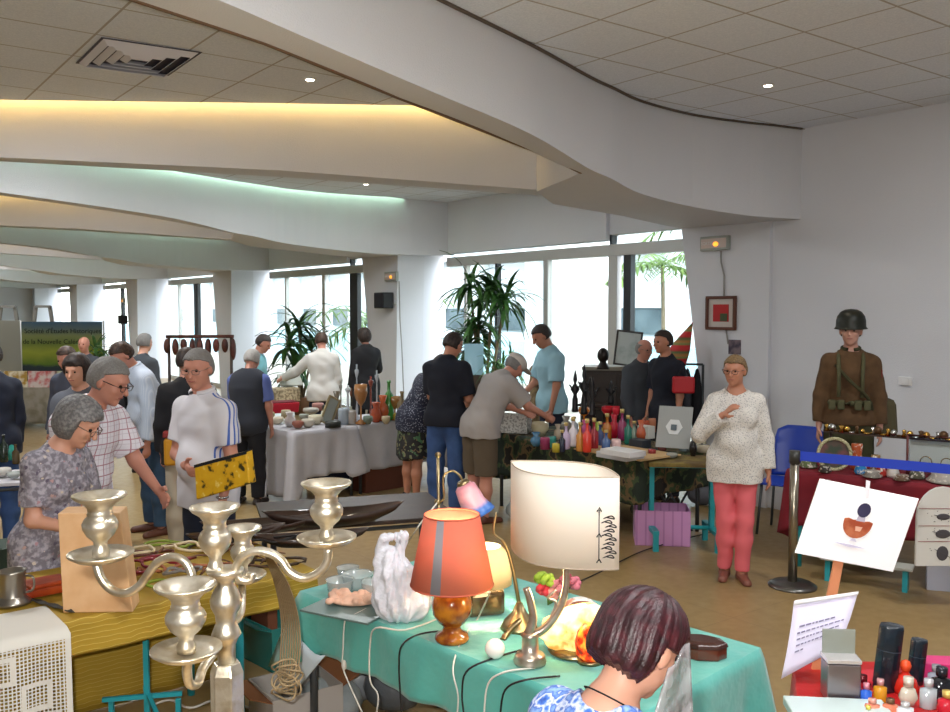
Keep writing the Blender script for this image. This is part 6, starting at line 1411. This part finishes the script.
for i, (px, py, sx, sy, sz, c, lb) in enumerate([(620, 458, .34, .22, .05, 'b9bcc4', 'white book box with blue print at the front of the bottle stall'), (623, 455, .32, .2, .045, 'd0d0d2', 'white flat carton on top of the book box'), (640, 447, .16, .12, .07, '2a3038', 'black framed card behind the white cartons'), (646, 438, .14, .1, .12, 'c8c8c0', 'white mug-shaped box in front of the grey panel'), (654, 428, .13, .1, .13, '6a5a48', 'brown patterned tin beside the grey panel')]):
    z_ = TZ+.012+(.055 if i == 1 else 0); p = PZ(px, py, z_); o = MB().box((0, 0, sz/2), (sx, sy, sz), rz=-.9).build('carton', mat('ct'+c, c, .6), bevel=.004, loc=p); tag(o, lb, 'box')
p = PZ(672, 452, TZ+.012); gp = empty('grey_panel', p, -.5, 'grey leaning sign panel with a white hexagon badge on the stall end', 'panel'); Rl = Matrix.Rotation(-.30, 3, 'X')
MB().box(Rl@Vector((0, 0, .22)), (.30, .015, .37), R=Rl).build('board', mat('panel_grey', '969a9a', .6), gp)
mb = MB().lathe([(0, -.004), (.075, -.004), (.075, 0), (0, 0)], Rl@Vector((0, -.012, .22)), 6, axis=Rl@Vector((0, -1, 0))); mb.sm = [False]*len(mb.sm); mb.build('hexagon_badge', mat('badge_white', 'd2d6d8', .5), gp)
MB().box(Rl@Vector((0, -.02, .215)), (.05, .004, .05), R=Rl).build('badge_mark', mat('badge_mark', '55606a', .5), gp)
# turquoise school table
RSc = rectpts((1.45, 7.38), (.97, -.1), .56, (.1, .97), .42)
st = empty('school_table', (RSc[0]+RSc[2])/2, 0, 'small turquoise steel school table with a yellow-brown cloth on top', 'table'); c0 = (RSc[0]+RSc[2])/2
MB().prism([p-c0+Vector((0, 0, .70)) for p in RSc], (0, 0, .03)).build('tabletop', M_turq, st, bevel=.004)
A_ = RSc[0]-c0; B_ = RSc[1]-c0; mA = (RSc[0]+RSc[3])/2-c0; mB_ = (RSc[1]+RSc[2])/2-c0
for q in (mA, mB_):
    MB().box(q*.9+Vector((0, 0, .42)), (.04, .05, .56)).build('column', M_turq, st); MB().box(q*.9+Vector((0, 0, .155)), (.05, .46, .035)).build('foot_bar', M_turq, st)
    for s_ in (-1, 1): MB().box(q*.9+Vector((0, s_*.21, .07)), (.045, .035, .14)).build('foot', M_turq, st)
MB().cyl(mA*.9+Vector((0, 0, .16)), mB_*.9+Vector((0, 0, .16)), .018).build('stretcher', M_turq, st)
drape('table_cover', [p for p in RSc], .735, [.03, .02, .02, .03], mat('ochre_cloth', '7a6a34', .8, noise=('5c4a2c', 9, .4, .6)), 'ochre cloth lying on the turquoise school table', 'cloth', wave=.004, corner=.01, nper=12)
for px, py, w_, h_, sh_, c, lb in [(693, 456, 8, 22, 1, '1c1a1c', 'small black carved figure on the school table'), (662, 452, 9, 6, 5, '6a3a34', 'brown shallow dish on the school table'), (672, 458, 12, 5, 5, '8f8f86', 'grey saucer on the school table'), (704, 452, 14, 7, 3, 'b5aa94', 'beige tin by the woman in pink trousers'), (683, 452, 8, 6, 3, '7c8a8c', 'grey-blue tin on the school table'), (652, 456, 8, 7, 3, '8a3030', 'dark red tin at the left of the school table')]:
    ware('trinket', px, py, w_, h_, sh_, c, lb, 'trinket', z=.745)
t = NT('pink_crate', .4); x = t.sep(); t.col(t.mix(t.stripe(x[0], .075, .2), 'c48cbc', 'ae78a8'))
boxthing('storage_crate', 'lilac pink plastic crate on the floor under the bottle stall', 'crate', 661, 541, 0, (.46, .34, .30), -.12, t.m, True, t.m)
for k in [q for q in bpy.data.objects if q.name.startswith('flap') and q.parent and q.parent.name.startswith('storage_crate')]: bpy.data.objects.remove(k)
p = PZ(684, 505, 0); s_ = empty('stool', (1.80, 8.15, 0), .3, 'small dark folding stool under the stall behind the school table', 'stool'); MB().box((0, 0, .45), (.34, .3, .03)).build('seat', mat('navy_seat', '24305c', .6), s_, bevel=.008)
for a, b in ((-.14, .14), (.14, -.14)):
    for y_ in (-.12, .12): MB().cyl((a, y_, 0), (b, y_, .44), .011).build('leg', M_dleg, s_)
for px, py, sz, c, lb in [(646, 520, .22, '6f7468', 'grey-green bundle on the floor behind the pink crate'), (702, 505, .22, '5a5c64', 'grey box on the floor right of the pink crate'), (520, 520, .2, 'a9b4b4', 'pale plastic bag on the floor behind the lamps')]:
    p = PZ(px, py, 0); r = empty('floor_bundle', p, 0, lb, 'bundle'); MB().ball((0, 0, sz*.5), (sz*.7, sz*.5, sz*.5), 14, 8).build('body', mat('bun'+c, c, .7, bump=.8, bscale=10), r)
o = MB().tube([PZ(px, py, .012) for px, py in ((560, 590), (600, 572), (640, 552), (680, 540), (715, 531), (745, 522))], .005, 6).build('floor_cable', M_cable_b); tag(o, 'dark cable crossing the floor in front of the pink crate', 'cable')
# sideboard, framed print, bust, carvings
M_side = mat('dark_sideboard', '2e221c', .5, noise=('3c2c22', 6, .3, .7))
sd = empty('sideboard', (1.67, 10.45, 0), -.2, 'tall dark wooden sideboard in front of the window behind the bottle stall', 'cabinet')
MB().box((0, 0, .66), (.75, .42, 1.3)).build('carcass', M_side, sd, bevel=.01); MB().box((0, 0, 1.33), (.82, .48, .04)).build('top', mat('side_top', '8a8070', .5), sd, bevel=.006)
for s_ in (-1, 1): d_ = MB().box((s_*.18, -.22, .72), (.34, .02, 1.1)).build('door', M_side, sd, bevel=.004); MB().ball((s_*.03, -.24, .75), .014, 8, 6).build('knob', M_brass, d_)
fp = empty('framed_print', PZ(626, 366, 1.355), -.1, 'pale print in a dark frame leaning on the sideboard before the window', 'picture'); Rl = Matrix.Rotation(-.16, 3, 'X')@Matrix.Rotation(.12, 3, 'Y')
for (x_, z_, sx, sz) in ((0, .40, .30, .022), (0, .01, .30, .022), (-.14, .2, .022, .4), (.14, .2, .022, .4)): MB().box(Rl@Vector((x_, 0, z_)), (sx, .02, sz), R=Rl).build('frame', mat('frame_dark', '2c2624', .5), fp)
MB().box(Rl@Vector((0, .004, .205)), (.27, .008, .38), R=Rl).build('print', mat('print_pale', 'b5bcb8', .6, noise=('8a9690', 5, .45, .65)), fp)
bu = empty('bronze_bust', PZ(603, 369, 1.355), 0, 'dark bronze bust of a head at the left end of the sideboard', 'bust'); MB().ball((0, 0, .15), (.065, .075, .085), 14, 10).build('head', mat('bronze', '2a2422', .35, .6), bu); MB().lathe([(.075, 0), (.06, .03), (.035, .08), (.03, .1)], (0, 0, 0), 14).build('neck', MATS['bronze'], bu)
for px, py, h_, lb in [(575, 412, 42, 'tall thin dark carved figure against the white window'), (584, 414, 50, 'spiky dark carved figure, taller of the pair before the window'), (592, 416, 40, 'broad dark carved figure next to the sideboard'), (611, 404, 24, 'small dark carving in front of the sideboard')]:
    p = PZ(px, py, .95); s = p.y/F; r = empty('carved_figure', p, 0, lb, 'carving'); H2 = h_*s; mb = MB(); k = .5+.25*(px % 3)
    mb.lathe([(0, 0), (.035, 0), (.035, .02), (.015*k*2, .05), (.03, H2*.3), (.018, H2*.42), (.032*k*1.6, H2*.55), (.012, H2*.68), (.024, H2*.78), (.016, H2*.88), (.004, H2)], (0, 0, 0), 10); mb.tube([(-.06, 0, H2*.66), (-.03, 0, H2*.58), (.03, 0, H2*.58), (.06, 0, H2*.72)], .010, 6); mb.build('figure', mat('ebony', '191618', .4), r)
    
R4 = rectpts((1.15, 10.05), (.95, -.3), .34, (.3, .95), .35); table('small high stand holding the dark carved figures', R4, .948, M_side, M_side)
tm = ware('carved_post', 536, 440, 13, 68, 1, '8a7656', 'pale carved wooden post standing behind the bottle stall', 'carving', z=TZ, P=Vector((GX(536, 10.7), 10.7, .0)))
for k in tm.children: k.scale = (1, 1, 1.0)
tm.children[0].data = MB().lathe([(0, 0), (.085, 0), (.08, .1), (.07, .8), (.085, .9), (.07, 1.0), (.088, 1.12), (.07, 1.2), (.08, 1.3), (.05, 1.34), (0, 1.34)], (0, 0, 0), 14).build('tmp', mat('pale_post', '8a7656', .7, noise=('5c4a34', 14, .45, .6))).data
bpy.data.objects.remove(bpy.data.objects['tmp'])
# striped cone, red bag and dark clothes by the pillar
t = NT('striped_cone', .7); x = t.sep(); f_ = t.math('FRACT', t.math('MULTIPLY', x[2], 7.0)); t.col(t.ramp(f_, [(.0, 'c02a2c'), (.35, 'c02a2c'), (.45, '6a8a4a'), (.65, 'b0703a'), (.85, '4a6a3a'), (1, '9a2a2a')]))
cn_ = empty('striped_kite', (GX(681, 9.55), 9.62, .0), 0, 'red and green striped cone-shaped hanging beside the nearest pillar', 'hanging'); Rl = Matrix.Rotation(.42, 3, 'Y')
MB().cyl((-.02, 0, 0), (-.02, 0, 1.45), .014).build('pole', M_side, cn_); mb = MB().lathe([(.13, 0), (.10, .2), (.0, .5)], Vector((-.06, 0, 1.42)), 16, axis=Rl@Vector((0, 0, 1)), closed=True); mb.build('cone', t.m, cn_)
rb = empty('clothes_rack', (GX(688, 9.62), 9.62, 0), -.3, 'rack of dark clothes and a red bag in front of the nearest pillar', 'rack')
for x_ in (-.16, .16): MB().cyl((x_, 0, 0), (x_, 0, 1.42), .014).build('post', M_dleg, rb)
MB().cyl((-.16, 0, 1.42), (.16, 0, 1.42), .012).build('rail', M_dleg, rb)
for i, (x_, c) in enumerate(((-.10, '1a1c22'), (.0, '3a3c44'), (.10, '16161a'))): MB().ball((x_, 0, .98), (.055, .10, .40), 10, 10).build('garment', mat('gar'+c, c, .9, bump=.6, bscale=12), rb)
hb = empty('red_bag', (GX(684, 9.0), 9.0, 1.25), -.1, 'bright red bag hanging beside the young man in black', 'bag'); MB().box((0, 0, 0), (.22, .07, .17)).build('body', mat('bag_red', 'b01c24', .5), hb, bevel=.02); MB().tube([(-.06, 0, .08), (0, 0, .17), (.06, 0, .08)], .008, 6).build('strap', M_blackc, hb)
# ================================================================ white tables
AW = Vector((-1.84, 9.1, 0)); eW = (.72, .69); wW = (-.69, .72)
R1 = rectpts(AW, eW, .78, wW, .66); R2 = rectpts(AW+Vector((*eW, 0)).normalized()*.80, eW, 1.25, wW, .78)
table('first table under the white cloths, nearer corner', R1, TZ, M_ply, M_dleg); table('second table under the white cloths, towards the dotted blouse', R2, TZ, M_ply, M_dleg)
drape('tablecloth', R1, TZ, [.48, .1, .5, .70], M_wcloth, 'white cloth over the nearer white table, hanging to the floor at its corner', wave=.03, seed=41, corner=.10, cornerdrop=.2, nper=26)
drape('tablecloth', R2, TZ, [.50, .5, .5, .1], M_wcloth, 'white cloth over the farther white table beside the dotted blouse', wave=.02, seed=44, corner=.06, cornerdrop=.12, nper=30)
boxthing('navy_crate', 'dark navy crate on the floor under the nearer white table', 'crate', 335, 488, 0, (.55, .3, .22), .75, mat('navy_crate', '1a2238', .6)); boxthing('brown_crate', 'red-brown wooden crate on the floor under the farther white table', 'crate', 385, 487, 0, (.75, .3, .26), .75, mat('brown_crate', '5e3222', .6))
zt = TZ+.014
p = PZ(281, 412, zt); tr_ = empty('red_tray', p, .5, 'bright red plastic tray box on the white table', 'tray'); mb = MB(); mb.box((0, 0, .06), (.36, .26, .12), taper=1.08); mb.build('body', mat('tray_red', 'b0182c', .35), tr_, bevel=.01); MB().box((0, 0, .125), (.36, .25, .012)).build('contents', mat('tray_inner', '5c1a20', .8), tr_)
cs = empty('open_case', PZ(286, 402, zt+.0), .5, 'open pale suitcase full of odds and ends on the white table', 'case'); MB().box((-.02, .06, .10), (.40, .26, .18)).build('base', mat('case_tan', '8a7a60', .7, noise=('c0b090', 30, .45, .55)), cs, bevel=.01); Rl = Matrix.Rotation(-.9, 3, 'X'); MB().box(Vector((.12, .2, .28)), (.32, .025, .24), R=Rl).build('lid', mat('case_lid', 'a9aca6', .6), cs, bevel=.01)
fr2 = empty('leaning_frame', PZ(325, 424, zt), .75, 'gilt picture frame leaning backwards on the white table', 'frame'); Rl = Matrix.Rotation(.45, 3, 'Y')
for (x_, z_, sx, sz) in ((0, .30, .14, .02), (0, .01, .14, .02), (-.07, .155, .02, .31), (.07, .155, .02, .31)): MB().box(Rl@Vector((x_, 0, z_)), (sx, .02, sz), R=Rl).build('frame', mat('frame_gilt', '9a8a66', .45, .3), fr2)
MB().box(Rl@Vector((0, .004, .155)), (.12, .006, .29), R=Rl).build('print', mat('print_grey3', '8f948c', .7), fr2)
wl_ = [(266, 420, 18, 8, 5, '9a8a5c', 'olive wicker dish'), (277, 424, 14, 7, 5, 'c4b8a0', 'cream dish'), (290, 426, 12, 14, 1, 'd8cfcc', 'white china figurine'), (298, 428, 12, 7, 5, '9a5c4a', 'brick red saucer'), (308, 427, 14, 8, 5, 'b8b0a0', 'stone coloured bowl'), (316, 424, 16, 9, 5, 'c4bca4', 'ivory bowl'), (311, 414, 16, 6, 5, '9a968c', 'grey plate stack'), (304, 420, 10, 6, 5, '8a8c80', 'grey green cup'), (327, 414, 9, 9, 3, '3a3c38', 'black tin'), (333, 427, 16, 6, 3, '1f2422', 'flat black box'), (318, 410, 12, 7, 3, '9c6c64', 'dusty pink tin'), (286, 418, 10, 8, 3, 'a09478', 'khaki tin')]
for px, py, w_, h_, sh_, c, nm in wl_: ware('dish' if sh_ == 5 else 'trinket', px, py, w_, h_, sh_, c, nm+' on the nearer white table', 'dish' if sh_ == 5 else 'trinket', z=zt, rough=.45, group='crockery on the nearer white table')
wl_ = [(341, 421, 7, 40, 4, '8f8c84', 'pewter candlestick'), (348, 419, 12, 34, 4, 'b8bcc0', 'tall glass candlestick with base'), (361, 424, 14, 40, 2, '9a6a40', 'amber glass oil lamp'), (357, 420, 8, 56, 4, 'a8b0b8', 'slender crystal candlestick'), (371, 420, 10, 44, 4, '7a3a30', 'reddish candlestick'), (377, 420, 8, 50, 4, 'a0a4a8', 'silver candlestick'), (383, 421, 12, 26, 1, 'b0542c', 'orange glass vase'), (376, 422, 12, 20, 1, 'a84a2c', 'rust glass vase'), (389, 420, 10, 40, 0, '3f8a3c', 'bright green bottle'), (395, 420, 12, 24, 2, '8a6438', 'brown glass goblet'), (402, 421, 10, 30, 0, '7a6a4c', 'tan bottle'), (398, 423, 10, 10, 5, '8a7c2c', 'olive yellow bowl'), (386, 424, 9, 8, 5, 'b8a888', 'beige bowl'), (368, 424, 10, 8, 5, '6a7a6c', 'green-grey bowl'), (344, 424, 12, 16, 3, '9aa4ac', 'grey-blue tin'), (352, 424, 9, 14, 3, 'a8a29a', 'pale metal box'), (408, 423, 10, 16, 1, '8f7c60', 'brown pot'), (337, 419, 10, 28, 1, '6a6050', 'dark brass jug')]
for px, py, w_, h_, sh_, c, nm in wl_: ware('candlestick' if sh_ == 4 else 'glassware', px, py, w_, h_, sh_, c, nm+' on the farther white table', 'candlestick' if sh_ == 4 else 'glassware', z=zt, rough=.2, group='glass and brass on the farther white table')
# ================================================================ plants indoors
def strap_plant(px, Y, heads, label, m, zpot=0, L=.75, w=.035, pot='7a5a44', n=26, seed=1, name='potted_plant'):
    P = Vector((GX(px, Y), Y, zpot)); root = empty(name, P, 0, label, 'plant'); rr = random.Random(seed)
    MB().lathe([(0, 0), (.15, 0), (.2, .32), (.21, .34), (.18, .34), (0, .3)], (0, 0, 0), 18).build('pot', mat('pot_'+pot, pot, .7), root)
    for hx, hy_ in heads:
        c = PY(hx, hy_, Y)-P; c.y += rr.uniform(-.2, .2); MB().tube([(0, 0, .3), (c.x*.4, c.y*.4, c.z*.5), c], [.03, .018], 8).build('stem', mat('cane', '6f6248', .8), root); stm = root.children[-1] if False else None; mb = MB()
        for i in range(n):
            a = rr.uniform(0, 2*PI); el = rr.uniform(-.25, 1.3); d = Vector((math.cos(a)*math.cos(el), math.sin(a)*math.cos(el)*.8, math.sin(el))); leaf(mb, c+Vector((0, 0, rr.uniform(-.12, .08))), d, L*rr.uniform(.75, 1.1), w, rr.uniform(1.2, 2.4), 6)
        mb.build('leaves', m, root)
    return root
M_lf = mat('dark_leaf', '22401f', .45, noise=('3f6a2c', 7, .35, .7)); M_lf2 = mat('mid_leaf', '2c5226', .45, noise=('5c8a3c', 8, .35, .7))
strap_plant(484, 13.0, [(470, 285), (493, 292), (478, 325), (505, 300), (470, 345)], 'tall yucca plant with drooping dark leaves in front of the window by the middle pillar', M_lf, L=.60, w=.034, n=44, seed=2)
strap_plant(503, 12.2, [(503, 368), (495, 366), (512, 368)], 'bright green fern behind the cap man', M_lf2, zpot=.72, L=.36, w=.014, n=26, seed=5, pot='5a6a5c'); R4 = rectpts((GX(503, 12.2)-.25, 11.95), (1, 0), .5, (0, 1), .5); table('small stand under the bright green fern', R4, .715, M_side, M_side)
strap_plant(302, 17.2, [(300, 325), (290, 345), (311, 350), (298, 375)], 'broad dark-leaved dracaena by the window left of the white shirt man', M_lf, L=.75, w=.05, n=24, seed=8)
strap_plant(104, 16.3, [(96, 350), (104, 362), (90, 372)], 'dark green potted plant at the right edge of the banner', M_lf2, L=.45, w=.03, n=22, seed=11)
tk = empty('glass_tank', (GX(474, 12.3), 12.3, 0), 0, 'pale blue glass tank on a stand by the middle pillar', 'tank'); MB().box((0, 0, 1.33), (.26, .2, .42)).build('tank', mat('tank_blue', '9cc4d4', .1, alpha=.7), tk, bevel=.004); MB().box((0, 0, .56), (.3, .24, 1.1)).build('stand', M_side, tk)
# ================================================================ far left
cr_ = empty('coat_rack', (GX(200, 13.6), 13.6, 0), .1, 'wooden rack hung with brown leather bags behind the polo shirt man', 'rack'); M_lea = mat('brown_leather', '5c2a1c', .5, noise=('3c1c14', 6, .4, .6))
for x_ in (-.46, .46): MB().cyl((x_, 0, 0), (x_, 0, 1.62), .022).build('post', M_side, cr_)
MB().cyl((-.5, 0, 1.6), (.5, 0, 1.6), .025).build('rail', M_lea, cr_)
rr = random.Random(4)
for i in range(9):
    x_ = -.48+.12*i; hh = rr.uniform(.16, .34); o = MB().ball((x_, rr.uniform(-.04, .04), 1.56-hh*.5), (.05, .07, hh*.55), 10, 8).build('leather_bag', M_lea, cr_)
gd = [(172, 380, 'dark brown'), (178, 372, 'black')]
bn = empty('banner', (GX(62, 17), 17.0, 0), .0, 'green landscape banner lettered with the historical studies society name', 'banner')
t = NT('banner_print', .6); x = t.sep(); n = t.noise(3.5, 4); zz2 = t.math('ADD', x[2], t.math('MULTIPLY', n, .18)); t.col(t.ramp(t.math('DIVIDE', t.math('SUBTRACT', zz2, .85), 1.0), [(.0, '1c2c34'), (.17, '24343a'), (.22, '5c7a20'), (.45, 'a0a838'), (.6, '7a8c3c'), (.75, '8c9660'), (.88, '6a7c7c'), (1.0, '4a6a86')]))
MB().box((0, 0, 1.29), (1.52, .012, .98)).build('cloth', t.m, bn); tm_ = mat('banner_text', '14201a', .7)
text_obj('lettering', "Société d'Études Historiques", tm_, bn, (.02, -.012, 1.60), (PI/2, 0, 0), .125, .002); text_obj('lettering', 'de la Nouvelle Calédonie', tm_, bn, (-.10, -.012, 1.40), (PI/2, 0, 0), .125, .002)
for x_ in (-.78, .78): MB().cyl((x_, .02, 0), (x_, .02, 1.80), .016).build('pole', M_alu, bn)
for i, px in enumerate((8, 43)):
    r = empty('easel', (GX(px, 18.2), 18.2, 0), 0, ['grey A-shaped easel behind the banner at the far left', 'grey A-shaped easel, the right one behind the banner'][i], 'easel'); me_ = mat('easel_grey', '76736c', .7)
    MB().box((0, 0, 2.07), (.32, .05, .05)).build('crossbar', me_, r)
    for s_ in (-1, 1): MB().prism([(s_*.14-.035, 0, 2.08), (s_*.14+.035, 0, 2.08), (s_*.42+.035, 0, 0), (s_*.42-.035, 0, 0)], (0, .04, 0)).build('leg', me_, r)
pn = MB().box((0, 0, .9), (.9, .04, 1.8)).build('display_screen', mat('panel_pale', '9a9a90', .7), loc=(GX(-2, 17.3), 17.3, 0)); tag(pn, 'pale grey display panel left of the banner', 'panel')
R4 = rectpts((GX(-22, 15.2), 15.2), (1, .04), 1.75, (-.04, 1), .6); table('far table in front of the banner carrying three pictures', R4, TZ, M_ply, M_dleg)
drape('tablecloth', R4, TZ, [.68, .6, .5, .6], mat('far_cloth', '9c968a', .85, noise=('86806f', 6, .4, .6), bump=.5, bscale=5), 'greyish patterned cloth on the far table in front of the banner', wave=.03, seed=51, corner=.05)
for i, (px, w_, c1, c2) in enumerate([(16, .36, 'a8863c', 'd8d0b8'), (43, .46, 'c4b8b4', 'b85a5c'), (62, .2, '9a9c80', 'c8c8b0'), (81, .3, 'b8b4a8', '8a9a7c')]):
    r = empty('small_painting', PZ(px, 388, TZ+.012), 0, ['yellow and brown painting at the left of the far table', 'painting with pink blossoms in the middle of the far table', 'narrow green-grey painting right of the pink blossoms', 'pale painting behind the dark-haired woman'][i], 'painting')
    MB().box((0, 0, .14), (w_, .02, .26)).build('canvas', mat('canvas%d' % i, c1, .7, noise=(c2, 9, .45, .6)), r)
# side table left of the floral woman
R4 = rectpts((-4.15, 6.2), (.9, .3), 1.15, (-.3, .9), .6); table('side table with bottles at the far left behind the floral blouse', R4, TZ, M_wcloth, M_dleg)
for px, py, w_, h_, sh_, c, nm in [(4, 462, 8, 28, 0, '1c2a20', 'dark green bottle'), (10, 460, 8, 24, 0, '2c9a8c', 'turquoise bottle'), (16, 464, 7, 20, 0, '4a3c24', 'brown bottle'), (3, 476, 16, 8, 5, 'c4c0b8', 'white dish'), (14, 478, 14, 6, 5, '9aa09c', 'grey dish')]:
    ware('bottle' if sh_ == 0 else 'dish', px, py, w_, h_, sh_, c, nm+' on the side table at the far left', 'bottle' if sh_ == 0 else 'dish', group='things on the side table')
bgx = boxthing('green_case', 'dark green case on the floor behind the pewter mug', 'case', 6, 620, 0, (.4, .3, .5), .6, mat('case_green', '24382c', .6))
# bags carried
M_ybag = None; t = NT('yellow_bag', .5); n = t.noise(16, 3); M_ybag = t.col(t.ramp(n, [(.36, '3a3414'), (.42, 'd8a418'), (.62, 'e0b020'), (.7, 'f0dc80')]))
Yp = 5.12; q = [PY(194, 465, Yp), PY(246, 451, Yp-.1), PY(250, 484, Yp-.1), PY(196, 500, Yp)]; c = sum(q, Vector())/4
yb = empty('yellow_bag', c, 0, 'yellow patterned shopping bag held by the man in the striped polo shirt', 'bag'); wrap(MB().prism(q, (0.02, .07, 0)).build('body', M_ybag, bevel=.008), yb); wrap(MB().prism([q[0]+Vector((0, -.004, 0)), q[1]+Vector((0, -.004, 0)), q[1]+Vector((0, -.004, -.018)), q[0]+Vector((0, -.004, -.018))], (.02, .078, 0)).build('zip_edge', M_blackc), yb)
Yp = 7.1; c = PZ(170, 455, .95); r = empty('orange_bag', Vector((GX(172, 7.15), 7.15, .95)), .2, 'small orange-yellow bag hanging beside the light blue shirt man', 'bag'); MB().box((0, 0, -.08), (.15, .08, .22)).build('body', mat('bag_orange', 'c48a1c', .5), r, bevel=.02); MB().box((0, -.002, .06), (.16, .085, .05)).build('top_band', mat('bag_redband', '8a2a28', .5), r, bevel=.01)
wq = p_po; e = wq['arms'][0]; MB().tube([e[3]+Vector((.032*math.cos(a), .032*math.sin(a), .02)) for a in [2*PI*i/12 for i in range(13)]], .007, 6, False).build('wristwatch', M_steel, wq['root'])
sb_ = MB().ball((0, 0, 0), (.15, .08, .19), 14, 10); w0 = p_lb['W'](p_lb['waist']+Vector((.10, .16, -.04)))
r = empty('shoulder_bag', w0, 0, 'black shoulder bag slung in front of the light blue shirt', 'bag'); sb_.build('body', M_blackc, r, bevel=0)
j = p_lb; MB().tube([j['W'](j['chest']+j['Rt']@Vector((-.12, -.06, .15)))-w0, j['W'](j['chest']+j['Rt']@Vector((-.05, .13, .08)))-w0, j['W'](j['chest']+j['Rt']@Vector((.04, .16, -.08)))-w0, Vector((0, 0, .14))], .013, 6).build('strap', M_blackc, r)
